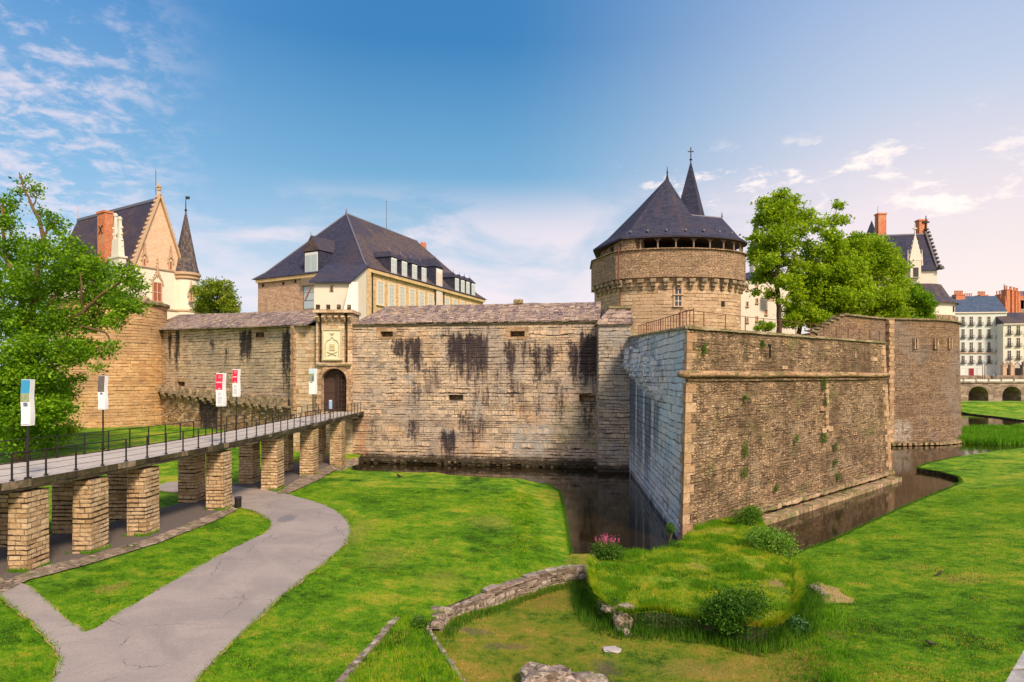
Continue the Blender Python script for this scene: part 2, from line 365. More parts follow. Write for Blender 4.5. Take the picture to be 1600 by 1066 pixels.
#@@MARK1
M_slate = masonry('slate', [(0, (.022, .028, .055)), (.5, (.036, .040, .078)), (1, (.052, .050, .088))], cw=.5, ch=.28, joint=(.02, .02, .03), light=(.06, .055, .08), warp=.02, rowvar=.05, dash=0, grain=.35, bump=.25, mort=.02, jointmix=.4,
                  big=[((.07, .050, .062), .12, .45, .7, .6), ((.12, .09, .05), .35, .6, .75, .3)])
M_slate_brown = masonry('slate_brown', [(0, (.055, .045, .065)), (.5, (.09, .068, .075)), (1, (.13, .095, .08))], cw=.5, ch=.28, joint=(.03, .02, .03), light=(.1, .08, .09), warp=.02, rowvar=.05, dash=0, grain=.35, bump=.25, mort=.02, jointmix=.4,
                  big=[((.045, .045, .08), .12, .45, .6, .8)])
M_slate_blue = masonry('slate_blue', [(0, (.035, .060, .12)), (.5, (.05, .085, .16)), (1, (.065, .10, .18))], cw=.6, ch=.35, joint=(.03, .03, .05), warp=.02, rowvar=.05, dash=0, grain=.3, bump=.2, mort=.02, jointmix=.3)
M_slabs = masonry('roof_slabs', [(0, (.17, .12, .12)), (.3, (.42, .31, .25)), (.6, (.28, .21, .20)), (1, (.56, .42, .32))], cw=.8, ch=.46, joint=(.04, .03, .03), light=(.45, .36, .28), warp=.14, rowvar=.3, dash=.95, grain=.6, bump=1.0, mort=.045, jointmix=.85,
                  big=[((.15, .11, .13), .22, .46, .62, .7), ((.55, .38, .22), .3, .55, .68, .5)])
M_coping = masonry('coping', [(0, (.22, .17, .10)), (.5, (.34, .27, .17)), (1, (.42, .34, .22))], cw=1.0, ch=.5, dash=0, grain=.5, bump=.6, big=[((.13, .13, .04), .5, .45, .6, .7)])
M_quoin = masonry('quoin', [(0, (.36, .22, .13)), (.5, (.48, .32, .20)), (1, (.52, .36, .24))], cw=1.3, ch=.6, dash=0, joint=(.06, .04, .03), light=(.3, .2, .13), grain=.55, warp=.03, rowvar=.05, spots=.5, big=[((.22, .16, .10), .8, .48, .64, .7)])
M_white = simple('limewash', (.72, .66, .58), .85, var=.08, scale=1.2, bump=.1)
M_cream = simple('cream_render', (.70, .63, .54), .85, var=.08, scale=.8, bump=.1)
M_trim = simple('trim_stone', (.52, .36, .24), .85, var=.2, scale=2, bump=.2)
M_glass = simple('glass_dark', (.045, .045, .055), .12, var=.3, scale=1)
M_glassp = simple('glass_pale', (.42, .50, .56), .15, var=.1, scale=.4)
M_frame = simple('white_paint', (.72, .72, .70), .5, var=.05)
M_red_win = simple('red_shutter', (.33, .10, .05), .6, var=.2)
M_brick = masonry('brick', [(0, (.50, .13, .06)), (.5, (.62, .19, .09)), (1, (.68, .27, .14))], cw=.3, ch=.12, dash=0, joint=(.3, .2, .15), light=(.5, .35, .25), warp=.02, rowvar=.0, grain=.3, bump=.3, mort=.012, big=[((.62, .36, .2), .4, .5, .65, .5)])
M_iron = simple('dark_iron', (.028, .022, .02), .55, metal=.4, var=.2)
M_rust = simple('rusty_iron', (.16, .055, .03), .75, metal=.2, var=.3, scale=4)
M_lead = simple('ridge_lead', (.16, .16, .20), .5, metal=.3, var=.1)
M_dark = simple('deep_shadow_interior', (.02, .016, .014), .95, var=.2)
M_wood = simple('dark_oak', (.055, .028, .022), .7, var=.35, scale=6, bump=.3)
M_timber = simple('grey_timber', (.20, .15, .12), .8, var=.25, scale=3, bump=.2)
M_bark = simple('bark', (.15, .085, .045), .9, var=.35, scale=4, bump=.8)
M_barkd = simple('bark_dark', (.06, .045, .032), .9, var=.3, scale=4, bump=.8)

# ------------------------------------------------------------------ ground heights
def S(x): x = min(1, max(0, x)); return x * x * (3 - 2 * x)
def nz(x, y, s=1, k=0): return mnoise.noise(Vector((x * s + k * 7.3, y * s, k)))
def h_west(x, y):
    Tn = 2.4 - .028 * (min(max(y, 22), 70) - 22)
    if x < 0: h = 1.0 + (Tn - 1.0) * min(1, -x / 18)
    else: h = .32 + .68 * S((3.6 - x) / 3.6)
    h += (min(h, .34 + max(0, 62.5 - y) * .25) - h) * S((x + 18.6) / 3.4)
    h += 1.9 * S((y - 52) / 22) * S((-x - 24) / 12)
    return h + .06 * nz(x, y, .18) * S((2.5 - x) / 4)
E0, E1 = Vector((14.7, 34)), Vector((40, 57)); En = Vector((E1.y - E0.y, -(E1.x - E0.x))).normalized()
def h_east(x, y):
    d_ = (Vector((x, y)) - E0).dot(En)
    if y > 57: d_ = min(d_, (86 - y) * .9) if x < 60 else d_
    d_ = max(0, d_)
    return .34 + .095 * min(d_, 26) + .12 * nz(x, y, .12, 3) * S(d_ / 6)
def h_mound(x, y):
    return 1.5 - .42 * S((27.5 - y) / 4.5) * (.6 + .8 * abs(nz(x, y, .35, 77))) - .085 * max(0, y - 33) + .14 * nz(x, y, .45, 5) + .07 * nz(x, y, 1.3, 6) - .35 * S((x - 11) / 3.5) * S((33 - y) / 4)
def h_hollow(x, y):
    h = .45 + .08 * nz(x, y, .3, 9) + .36 * S((-x - .3) / 2.6) * S((y - 19) / 3)
    w = S((x - 8.0) / 1.6) * S((34.2 - y) / 2); return h * (1 - w) + (h_east(x, y) - .02) * w
def onh(px, py, hf, lift=0):
    z = 1.0
    for _ in range(12):
        p = at(px, py, z + lift); z = hf(p.x, p.y)
    return Vector((p.x, p.y))
def ctr(px_pts, hf): return [onh(a, b, hf) for a, b in px_pts]
def chaikin(pts, n=2, closed=True):
    for _ in range(n):
        out = []; L = len(pts)
        for i in range(L if closed else L - 1):
            a, b = pts[i], pts[(i + 1) % L]; out += [a.lerp(b, .25), a.lerp(b, .75)]
        if not closed: out = [pts[0]] + out + [pts[-1]]
        pts = out
    return pts
def resample(pts, step_, closed=False):
    pts = [V2(p) for p in pts]; out = []; q = pts + ([pts[0]] if closed else [])
    for a, b in zip(q[:-1], q[1:]):
        n = max(1, int((b - a).length / step_)); out += [a.lerp(b, i / n) for i in range(n)]
    if not closed: out.append(q[-1])
    return out
def inside(x, y, poly):
    c_ = False; n = len(poly)
    for i in range(n):
        a, b = poly[i], poly[i - 1]
        if (a[1] > y) != (b[1] > y) and x < (b[0] - a[0]) * (y - a[1]) / (b[1] - a[1]) + a[0]: c_ = not c_
    return c_
def terrain(name, poly, hf, mat, step_=1.0, skirt=None, lift=0, skirt_mat=None, edge=None, near=None, wob=0):
    poly = resample(poly, edge or step_, True)
    if wob: poly = [p + Vector((nz(p.x, p.y, 1.1, 21), nz(p.x, p.y, 1.1, 22))) * wob for p in poly]
    xs = [p.x for p in poly]; ys = [p.y for p in poly]; pts = list(poly)
    segs = [(poly[i], poly[(i + 1) % len(poly)]) for i in range(len(poly))]
    y = min(ys)
    while y < max(ys):
        st = step_ * (1 if near is None or y < near else max(1.0, y / near * 1.6)); x = min(xs)
        while x < max(xs):
            qx, qy = x + random.uniform(-.2, .2) * st, y + random.uniform(-.2, .2) * st
            if (near is None or (abs(x) < y * 1.1 + 12) or random.random() < .1) and inside(qx, qy, poly): pts.append(Vector((qx, qy)))
            x += st
        y += st
    n = len(poly); r = delaunay_2d_cdt(pts, [(i, (i + 1) % n) for i in range(n)], [list(range(n))], 1, 1e-5)
    vs_, fs = r[0], r[2]; V = [(v.x, v.y, hf(v.x, v.y) + lift) for v in vs_]; Fc = [tuple(f) for f in fs]; mi = [0] * len(Fc)
    if skirt is not None:
        b = len(V)
        for p in poly: V.append((p.x, p.y, hf(p.x, p.y) + lift))
        for i, p in enumerate(poly):
            V.append((p.x + .05 * nz(p.x, p.y, 2, 11), p.y + .05 * nz(p.x, p.y, 2, 12), skirt))
        for i in range(n):
            j = (i + 1) % n; Fc.append((b + i, b + n + i, b + n + j, b + j)); mi.append(1)
    me = bpy.data.meshes.new(name); me.from_pydata(V, [], Fc); me.update()
    me.materials.append(mat); me.materials.append(skirt_mat or mat); me.polygons.foreach_set('material_index', mi)
    # face up
    bm = bmesh.new(); bm.from_mesh(me)
    for f in bm.faces:
        if f.material_index == 0 and f.normal.z < 0: f.normal_flip()
        if f.material_index == 0: f.smooth = True
    uvl = bm.loops.layers.uv.new('UVMap')
    for f in bm.faces:
        for l in f.loops: l[uvl].uv = (l.vert.co.x + l.vert.co.y, l.vert.co.z) if f.material_index == 1 else (l.vert.co.x, l.vert.co.y)
    bm.to_mesh(me); bm.free()
    o = bpy.data.objects.new(name, me); COL.objects.link(o); kind(o, 'structure'); ROOT[o] = Vector((0, 0, 0)); return o

# soil / dry spots on the lawns (their own places, in metres)
def sp(px, py, hf, rx, ry, colr, amt): p = onh(px, py, hf); return (p.x, p.y, rx, ry, colr, amt)
DRY = (.47, .30, .09); SOIL = (.16, .115, .09)
M_lawn = lawn_mat('lawn', .55, spots=[sp(175, 918, h_west, .55, .8, DRY, .9), sp(690, 905, h_west, 1.2, 1.5, (.33, .30, .05), .7), sp(560, 830, h_west, .8, 4.5, (.36, .28, .07), .8), sp(770, 815, h_west, 1.6, 2.0, (.40, .32, .08), .7), sp(480, 1010, h_west, .8, .6, (.38, .28, .07), .6), sp(600, 870, h_west, 1.2, 2.2, (.34, .28, .06), .6)])
M_lawn_e = lawn_mat('lawn_east', .5, spots=[sp(1500, 905, h_east, 1.3, .9, (.42, .28, .07), .75), sp(1420, 885, h_east, 1.0, .9, (.36, .30, .06), .6), sp(1300, 990, h_east, .5, .9, (.36, .25, .08), .8)])
M_lawn_m = lawn_mat('mound_grass', .8, lush=(.09, .20, .01), mid=(.18, .30, .014), drycol=(.52, .42, .05), spots=[sp(1120, 828, h_mound, 2.6, 1.8, (.48, .38, .05), .85), sp(1090, 890, h_mound, .8, 1.8, (.46, .36, .06), .8), sp(1215, 912, h_mound, .8, .8, (.40, .24, .12), .9), sp(935, 875, h_mound, .35, .6, (.42, .28, .14), .9), sp(1100, 800, h_mound, 1, 1, (.4, .25, .1), .3)])
M_lawn_h = lawn_mat('hollow_grass', .85, lush=(.09, .18, .012), mid=(.20, .25, .018), drycol=(.42, .27, .06), spots=[sp(735, 985, h_hollow, 1.0, .35, SOIL, .95), sp(790, 1010, h_hollow, .9, .3, SOIL, .9), sp(945, 1045, h_hollow, .5, .8, SOIL, .95), sp(990, 990, h_hollow, .5, .4, SOIL, .7), sp(845, 935, h_hollow, 1.6, 1.6, (.30, .16, .05), .6), sp(1090, 1045, h_hollow, 1.7, .7, (.34, .24, .08), .6)])
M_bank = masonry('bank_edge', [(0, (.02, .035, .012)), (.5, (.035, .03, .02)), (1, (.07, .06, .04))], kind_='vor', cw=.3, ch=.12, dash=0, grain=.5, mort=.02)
M_path = None
def path_mat():
    m, tt, bs, out = mat_new('path_asphalt'); g = tt.N.new('ShaderNodeNewGeometry'); P = g.outputs['Position']
    a = tt.noise(P, .35, 5, .6, .8).outputs[0]; b_ = tt.noise(P, 14, 5, .75).outputs[0]; e = tt.noise(P, 2.1, 6, .7, 1.2).outputs[0]
    col = tt.mix(tt.step(a, .35, .65), (.27, .23, .22), (.345, .29, .265))
    col = tt.mix(tt.m('MULTIPLY', tt.step(e, .55, .7), .3), col, (.25, .21, .20))
    col = tt.vm('SCALE', col, scale=tt.m('ADD', tt.m('MULTIPLY', b_, .9), .55))
    x, y, z = tt.sep(P)[:3]; w_ = onh(448, 812, h_west)
    wv = tt.vm('ADD', tt.comb(x, y, 0.0), tt.vm('SCALE', tt.noise(P, 1.3, 5, .7).outputs['Color'], scale=.9))
    vo = tt.new('ShaderNodeTexVoronoi', dict(feature='DISTANCE_TO_EDGE', voronoi_dimensions='2D'), Vector=wv, Scale=.42, Randomness=1.0)
    ck = tt.m('MULTIPLY', tt.step(vo.outputs['Distance'], .012, .003), tt.step(tt.noise(P, .5, 3).outputs[0], .46, .56)); col = tt.mix(tt.m('MULTIPLY', ck, .75), col, (.09, .075, .07))
    lt = tt.noise(P, 5.5, 6, .8).outputs[0]; col = tt.mix(tt.m('MULTIPLY', tt.step(lt, .62, .72), .5), col, (.17, .13, .11)); col = tt.mix(tt.m('MULTIPLY', tt.step(lt, .36, .28), .35), col, (.46, .38, .33))
    dd = tt.m('SQRT', tt.m('ADD', tt.m('POWER', tt.m('DIVIDE', tt.m('SUBTRACT', x, w_.x), .55), 2.0), tt.m('POWER', tt.m('DIVIDE', tt.m('SUBTRACT', y, w_.y), 1.3), 2.0)))
    dd = tt.m('ADD', dd, tt.m('MULTIPLY', tt.m('SUBTRACT', e, .5), 1.5))
    col = tt.mix(tt.m('MULTIPLY', tt.step(dd, 1.1, .6), .75), col, (.15, .14, .16))
    tt.put(bs.inputs['Base Color'], col); bs.inputs['Roughness'].default_value = .85
    tt.L.new(tt.new('ShaderNodeBump', None, Strength=.3, Distance=.02, Height=b_).outputs[0], bs.inputs['Normal']); return m
M_path = path_mat()
M_gravel = simple('gravel', (.13, .105, .10), .9, var=.75, scale=12, bump=1)
M_edging = masonry('rubble_edging', [(0, (.20, .14, .11)), (.5, (.34, .25, .19)), (1, (.45, .36, .28))], kind_='vor', cw=.35, ch=.28, dash=0, grain=.5, bump=1, big=[((.10, .13, .03), .8, .5, .62, .6)])
M_mud = simple('moat_bed', (.05, .04, .02), .9)
def water_mat():
    m, tt, bs, out = mat_new('moat_water'); g = tt.N.new('ShaderNodeNewGeometry'); P = g.outputs['Position']
    a = tt.noise(P, .5, 4, .6).outputs[0]
    tt.put(bs.inputs['Base Color'], tt.ramp(a, [(.3, (.010, .007, .003)), (.7, (.020, .013, .005))]))
    bs.inputs['Roughness'].default_value = .05; bs.inputs['IOR'].default_value = 1.33; bs.inputs['Specular IOR Level'].default_value = .34
    x, y, z = tt.sep(P)[:3]
    n_ = tt.noise(tt.comb(x, y, 0.0), 1.1, 4, .6).outputs[0]
    tt.L.new(tt.new('ShaderNodeBump', None, Strength=.10, Distance=.05, Height=n_).outputs[0], bs.inputs['Normal']); return m
M_water = water_mat()

mb = MB(); mb.face([(-3000, -2000, -1.6), (3000, -2000, -1.6), (3000, 5000, -1.6), (-3000, 5000, -1.6)]); kind(mb.build('ground', M_mud), 'structure')
mb = MB(); mb.face([(-30, 20, 0), (420, 20, 0), (420, 300, 0), (-30, 300, 0)]); kind(mb.build('moat_water', M_water), 'structure')

# ---- west lawn
wall_px = [(915, 886), (885, 889), (850, 897), (800, 911), (760, 925), (720, 942), (695, 956), (680, 975)]
ruin = [onh(a, b, lambda x, y: 1.0) for a, b in wall_px]
w_water = ctr([(548, 733), (620, 738), (700, 742), (770, 747), (825, 751), (856, 757), (874, 768), (880, 790), (885, 820), (889, 845), (893, 869)], h_west)
pf = [onh(650, 984, h_west), onh(600, 1022, h_west), onh(558, 1068, h_west), Vector((-4.2, 12)), Vector((-4, 4))]
west = w_water + ruin + pf + [Vector((-160, 4)), Vector((-160, 200)), Vector((-17.5, 200)), Vector((-17.5, 74))]
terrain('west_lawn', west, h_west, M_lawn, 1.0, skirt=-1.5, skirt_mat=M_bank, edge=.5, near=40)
# ---- hollow
hol = [Vector((3.2, 34.5)), Vector((11, 33.8)), Vector((14.6, 33.4)), Vector((14.6, 30)), Vector((13.4, 25)), Vector((12.2, 20)), Vector((12, 4)), Vector((-4.6, 4)), Vector((-4.8, 18.8)), Vector((-3.6, 23.2)), Vector((-2.6, 24.6)), Vector((-.2, 27.8)), Vector((1.6, 30.0))]
terrain('hollow_ground', hol, h_hollow, M_lawn_h, .7, skirt=-1.5, skirt_mat=M_bank)
# ---- mound
mo_px = [(925, 878), (932, 868), (960, 864), (1000, 861), (1040, 857), (1062, 848), (1072, 836)]
mo = ctr(mo_px, h_mound) + [Vector((11.6, 39.5)), Vector((16.5, 43.6))] + ctr([(1192, 812), (1204, 832), (1216, 858), (1236, 880), (1250, 905), (1247, 940), (1236, 966), (1205, 983), (1160, 978), (1100, 966), (1040, 958), (1005, 956), (978, 962), (962, 955), (948, 945), (932, 932), (924, 905)], h_mound)
mound_poly = chaikin(mo, 1)
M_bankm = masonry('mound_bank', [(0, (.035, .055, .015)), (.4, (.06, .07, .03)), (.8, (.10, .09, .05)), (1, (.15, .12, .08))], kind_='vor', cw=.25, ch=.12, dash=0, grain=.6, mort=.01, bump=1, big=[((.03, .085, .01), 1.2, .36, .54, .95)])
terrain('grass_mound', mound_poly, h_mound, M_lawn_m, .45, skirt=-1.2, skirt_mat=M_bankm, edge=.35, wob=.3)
# ---- wedge of ground beside the ruin wall
wd = [Vector((-4.05, 22.6)), Vector((-3.3, 22.8)), Vector((-2.45, 20.6)), Vector((-1.4, 18.0)), Vector((-.7, 14.5)), Vector((-1.5, 11)), Vector((-5.2, 11)), Vector((-4.95, 17.0)), Vector((-4.5, 20))]
h_wedge = lambda x, y: 1.45 + .12 * nz(x, y, .8, 14)
terrain('grass_wedge', wd, h_wedge, M_lawn_m, .4, skirt=.2, skirt_mat=M_edging, edge=.3, wob=.08)
# ---- east lawn
e_px = [(1236, 886), (1232, 872), (1262, 858), (1300, 845), (1350, 821), (1400, 798), (1450, 776), (1490, 760), (1503, 753), (1498, 745), (1470, 737), (1432, 731), (1450, 724), (1500, 713), (1560, 704), (1610, 699), (1680, 694), (1800, 690)]
ee = ctr(e_px, h_east)
east = ee + [Vector((160, 96)), Vector((160, 4)), Vector((8, 4)), Vector((9, 14))] + ctr([(1300, 1066), (1292, 1030), (1278, 990), (1262, 955), (1262, 925), (1255, 905)], h_east)
terrain('east_lawn', list(reversed(east)), h_east, M_lawn_e, 1.0, skirt=-1.5, skirt_mat=M_bank, edge=.5, near=40)
h_far = lambda x, y: .32 + 2.0 * S((y - 165) / 30)
terrain('far_lawn', [V2(at(1440, 638, .32)), V2(at(1500, 644.5, .32)), V2(at(1550, 650, .32)), V2(at(1605, 657, .32)), V2(at(1700, 669, .32)), Vector((420, 118)), Vector((420, 222)), Vector((90, 222))], h_far, M_lawn_e, 4, skirt=-1, skirt_mat=M_bank)
mb = MB(); mb.face([(x, y, h_far(x, y) + .05) for x, y in ((120, 196), (150, 190), (240, 172), (240, 176), (150, 194), (120, 200))]); kind(mb.build('far_path', M_path), 'structure')

# ---- path, gravel and edging under the bridge
def sheet(name, px_pts, hf, mat, lift, smooth_=0, extra=()):
    p = ctr(px_pts, hf) + list(extra)
    if smooth_: p = chaikin(p, smooth_)
    return terrain(name, p, hf, mat, .8, lift=lift, edge=.4, wob=.05)
sheet('gravel_bed', [(-60, 960), (0, 920), (60, 893), (150, 872), (240, 843), (335, 806), (365, 795), (430, 769), (470, 752), (530, 728), (546, 721), (500, 712), (440, 730), (380, 752), (290, 785), (180, 815), (90, 835), (0, 855), (-80, 880)], h_west, M_gravel, .03)
sheet('rubble_edging', [(-70, 985), (0, 930), (45, 908), (70, 902), (150, 880), (245, 851), (340, 814), (372, 797), (360, 793), (330, 805), (240, 841), (150, 867), (60, 889), (0, 912), (-60, 950)], h_west, M_edging, .06)
sheet('pier_ledge', [(432, 773), (452, 772), (500, 750), (545, 731), (560, 727), (560, 716), (530, 722), (468, 748)], h_west, M_edging, .08)
p_l = [(70, 1085), (85, 1060), (95, 1030), (82, 1008), (50, 975), (0, 935), (-60, 895), (-60, 870), (0, 912), (40, 912), (85, 953), (118, 980), (135, 993), (180, 963), (230, 933), (300, 893), (350, 865), (395, 843), (418, 832), (425, 820), (415, 808), (395, 799), (372, 794), (340, 785), (300, 772), (262, 770), (240, 765), (262, 752), (330, 757), (400, 765), (440, 771), (475, 780), (515, 792), (542, 812), (549, 832), (538, 855), (500, 886), (440, 932), (370, 998), (318, 1052), (290, 1085)]
pp = chaikin(ctr(p_l[5:], h_west), 1, closed=False)
pp = ctr(p_l[:5], h_west) + pp
a0 = onh(290, 1085, h_west); b0 = onh(70, 1085, h_west)
pp += [a0.lerp(Vector((-7, 5)), .95), b0.lerp(Vector((-10.5, 5)), .95)]
M_verge = simple('worn_verge', (.36, .25, .10), .9, var=.5, scale=3, bump=.6)
cx_ = sum((p for p in pp), Vector((0, 0))) / len(pp)
def offset(poly, dd):
    out = []; n = len(poly); A = sum(poly[i - 1].x * poly[i].y - poly[i].x * poly[i - 1].y for i in range(n)); sg = 1 if A > 0 else -1
    for i in range(n):
        e = poly[(i + 1) % n] - poly[i - 1]; nn = Vector((e.y, -e.x)).normalized() * sg; out.append(poly[i] + nn * dd)
    return out
terrain('path_verge', offset(pp, .06), h_west, M_verge, .8, lift=.035, edge=.3, wob=.14)
terrain('path', pp, h_west, M_path, .8, lift=.055, edge=.25, wob=.10)
mb = MB(); mb.face([(-66, 74.5, 2.55), (-37, 75.5, 2.55), (-37, 92, 2.55), (-66, 96, 2.55)]); kind(mb.build('ditch_water', M_water), 'structure')
mb = MB(); P_ = [(9, 73), (36, 80), (50, 95), (64, 118), (140, 215), (150, 330), (-110, 330), (-84, 150), (-50, 102), (-20, 80)]
mb.prism([(x, y, -1) for x, y in P_], [(x, y, 12.2) for x, y in P_], m=1, capm=0); kind(mb.build('courtyard_ground', [M_lawn, M_edging]), 'structure')

# dry earth patch on the slope by the hollow
dp = ctr([(1272, 942), (1270, 918), (1282, 908), (1302, 918), (1332, 936), (1328, 944), (1300, 943)], h_east)
terrain('dry_earth', dp, h_east, simple('dry_earth', (.46, .29, .13), .95, var=.5, scale=6, bump=1), .25, lift=.03, wob=.28, edge=.12)
DRYP = dp
#@@MARK2
# ------------------------------------------------------------------ curtain walls
W0, W1 = Vector((-18.6, 74.6)), Vector((9.6, 69.7)); WD = (W1 - W0).normalized(); WN = Vector((WD.y, -WD.x))    # WN points to the camera side
def wuv(P0, P1, px, py):
    q = hit(P0, P1, px); return ((q - P0).length, zy(py, q.y))
def srect(P0, P1, x0, x1, y0, y1, amt):
    a = wuv(P0, P1, x0, y1); b = wuv(P0, P1, x1, y0); return (a[0], b[0], a[1], b[1], amt)
ms = [srect(W0, W1, *r) for r in ((613, 632, 524, 575, .9), (575, 590, 640, 700, .45), (770, 785, 560, 640, .5), (792, 822, 590, 660, .55), (860, 885, 590, 690, .5), (905, 935, 620, 700, .6), (660, 690, 560, 640, .45), (712, 760, 640, 715, .55), (632, 660, 525, 600, 1.0), (636, 662, 590, 660, .5), (636, 655, 650, 712, .7), (700, 728, 520, 610, 1.0), (722, 762, 520, 622, 1.0), (735, 765, 600, 680, .5), (688, 712, 670, 728, .9), (688, 705, 505, 560, .5), (788, 806, 530, 600, .9), (806, 832, 530, 575, .7), (832, 848, 535, 640, .85), (852, 866, 535, 600, .9), (868, 885, 535, 560, .5), (888, 905, 532, 622, 1.0), (905, 940, 518, 625, 1.15), (835, 850, 600, 680, .5), (740, 770, 500, 530, .4), (560, 600, 700, 725, .4), (650, 700, 500, 525, .3))]
mp = []
a = wuv(W0, W1, 545, 715); b = wuv(W0, W1, 575, 650); mp.append((a[0], b[0], a[1], b[1], (.48, .19, .10), .65))
a = wuv(W0, W1, 800, 712); b = wuv(W0, W1, 860, 660); mp.append((a[0], b[0], a[1], b[1], (.40, .42, .42), .7))
a = wuv(W0, W1, 690, 700); b = wuv(W0, W1, 712, 672); mp.append((a[0], b[0], a[1], b[1], (.32, .32, .34), .7))
a = wuv(W0, W1, 870, 700); b = wuv(W0, W1, 940, 630); mp.append((a[0], b[0], a[1], b[1], (.20, .20, .10), .55))
M_main = masonry('curtain_wall_stone', GREY[:1] + TAN[1:], cw=.72, ch=.335, light=(.66, .52, .41), joint=(.10, .065, .05), dash=1.0, streaks=ms, patches=mp, damp=.95, bump=.9, mort=.03, warp=.09, rowvar=.6, streak_col=(.028, .018, .026), sf=2.2, gain=1.35,
                 big=[((.36, .31, .29), .12, .42, .58, .65), ((.62, .38, .20), .25, .53, .68, .6), ((.44, .43, .42), .3, .56, .68, .55), ((.20, .15, .13), .45, .52, .66, .6), ((.66, .54, .44), .8, .56, .70, .5)], grain=.6, spots=.5)
def wall_box(P0, P1, thick, z0, z1, mb=None, z1b=None, u0=0):
    """wall whose front face runs P0->P1 (left to right seen from the camera), thick backwards"""
    mb = mb or MB(); d_ = (P1 - P0).normalized(); nb = Vector((-d_.y, d_.x)) * thick; z1b = z1 if z1b is None else z1b
    o4 = [P0, P1, P1 + nb, P0 + nb]; zt = [z1, z1b, z1b, z1]
    mb.prism([(p.x, p.y, z0) for p in o4], [(p.x, p.y, z_) for p, z_ in zip(o4, zt)], u0=u0); return mb
def px_cut(P0, P1, x0, x1, y0, y1, depth=1.6, mb=None):
    mb = mb or MB(); a = hit(P0, P1, x0); b = hit(P0, P1, x1); d_ = (P1 - P0).normalized(); nf = Vector((d_.y, -d_.x)); Ym = (a.y + b.y) / 2
    q = [a + nf * .6, b + nf * .6, b - nf * depth, a - nf * depth]
    mb.prism([(p.x, p.y, zy(y1, Ym)) for p in q], [(p.x, p.y, zy(y0, Ym)) for p in q]); return mb
def slit_frame(mb, P0, P1, x0, x1, y0, y1, w=.45, proud=.04):
    a = hit(P0, P1, x0); b = hit(P0, P1, x1); d_ = (P1 - P0).normalized(); nf = Vector((d_.y, -d_.x)); Ym = (a.y + b.y) / 2; zb, zt = zy(y1, Ym), zy(y0, Ym)
    rz = math.atan2(d_.y, d_.x); L = (b - a).length; c_ = (a + b) / 2 + nf * (proud - .15)
    mb.box((c_.x, c_.y, zt + w / 2), (L + 2 * w, .3, w), rz, jit=.02); mb.box((c_.x, c_.y, zb - w / 3), (L + 1.2 * w, .3, w * .66), rz, jit=.02)
    for q, s_ in ((a, -1), (b, 1)):
        cc = q + d_ * s_ * w / 2 + nf * (proud - .15); mb.box((cc.x, cc.y, (zb + zt) / 2), (w, .3, zt - zb + .004), rz, jit=.015)
def wall_roof(mb, P0, P1, ze, zr, back, over=.3, hip0=0, hip1=0, thick=5, ze1=None, zr1=None):
    d_ = (P1 - P0).normalized(); nb = Vector((-d_.y, d_.x)); n = 48; L = (P1 - P0).length; ze1 = ze if ze1 is None else ze1; zr1 = zr if zr1 is None else zr1
    rows = []
    def P(p, z): return (p.x, p.y, z)
    lo, e, r, bk = [], [], [], []
    for i in range(n + 1):
        k = i / n; s_ = k * L; zE = ze + (ze1 - ze) * k; zR = zr + (zr1 - zr) * k
        q = P0 + d_ * s_; qr = P0 + d_ * min(max(s_, hip0), L - hip1); w_ = .05 * nz(s_ * .9, 1, 1, 4)
        zR2 = zR + .10 * nz(s_ * .5, 1, 1, 31) + .05 * nz(s_ * 1.7, 1, 1, 32)
        lo.append(P(q - nb * over, zE - .16)); e.append(P(q - nb * (over + w_), zE + w_ * .5)); r.append(P(qr + nb * back, zR2)); bk.append(P(q + nb * thick, zE))
    mid = [tuple(Vector(a_).lerp(Vector(b_), .5) + Vector((0, 0, .10 * nz(i * .4, 2, 1, 33)))) for i, (a_, b_) in enumerate(zip(e, r))]
    mb.grid([lo, e, mid, r, bk])
    return mb

cw = thing('curtain_wall', 'long high stone curtain wall streaked black, between the gate tower and the moat corner', 'wall', (W0.x, W0.y, 0), None)
o = wall_box(W0, W1, 5, -1.4, 16.1).build('masonry', M_main, cw)
cut(o, px_cut(W0, W1, 594.5, 614, 518, 526.5, mb=px_cut(W0, W1, 797, 820, 517.5, 526, mb=px_cut(W0, W1, 701, 724, 617, 625.5, mb=px_cut(W0, W1, 905, 931, 617, 627)))))
fm = MB()
for r in ((594.5, 614, 518, 526.5), (797, 820, 517.5, 526)): slit_frame(fm, W0, W1, *r)
fm.build('embrasure_frame', M_quoin, cw)
wall_roof(MB(), W0 + WD * .15, W1, 16.15, 18.55, 4.0, hip0=2.6, hip1=0).build('roof', M_slabs, cw)
mb = MB(); q0 = W0 + WN * .14; wall_box(q0, q0 + WD * 28.4, .3, 15.82, 15.985, mb); mb.build('cornice', M_coping, cw)
M_plinth = masonry('wet_plinth', [(0, (.03, .022, .015)), (.4, (.08, .06, .035)), (.8, (.05, .05, .02)), (1, (.28, .21, .15))], cw=.7, ch=.3, dash=.9, light=(.02, .02, .01), grain=.7, bump=1)
mb = MB(); q0 = W0 + WN * .35; wall_box(q0, q0 + WD * 28.6, .4, -1.4, .42, mb)
for i in range(70):
    q = W0 + WD * (i * .4 + .2) + WN * random.uniform(.28, .42); mb.box((q.x, q.y, random.uniform(.1, .5)), (random.uniform(.3, .5), .5, random.uniform(.2, .5)), math.atan2(WD.y, WD.x), jit=.05)
mb.build('plinth', M_plinth, cw)
mb = MB()
for px_, w_ in ((797, .5), (803, .7), (806, .4)):
    q = hit(W0, W1, px_) - WN * 3.9; mb.rock((q.x, q.y, 18.75), (w_ * .6, .3, .3), seed=int(px_))
mb.build('ridge_stone', M_coping, cw)

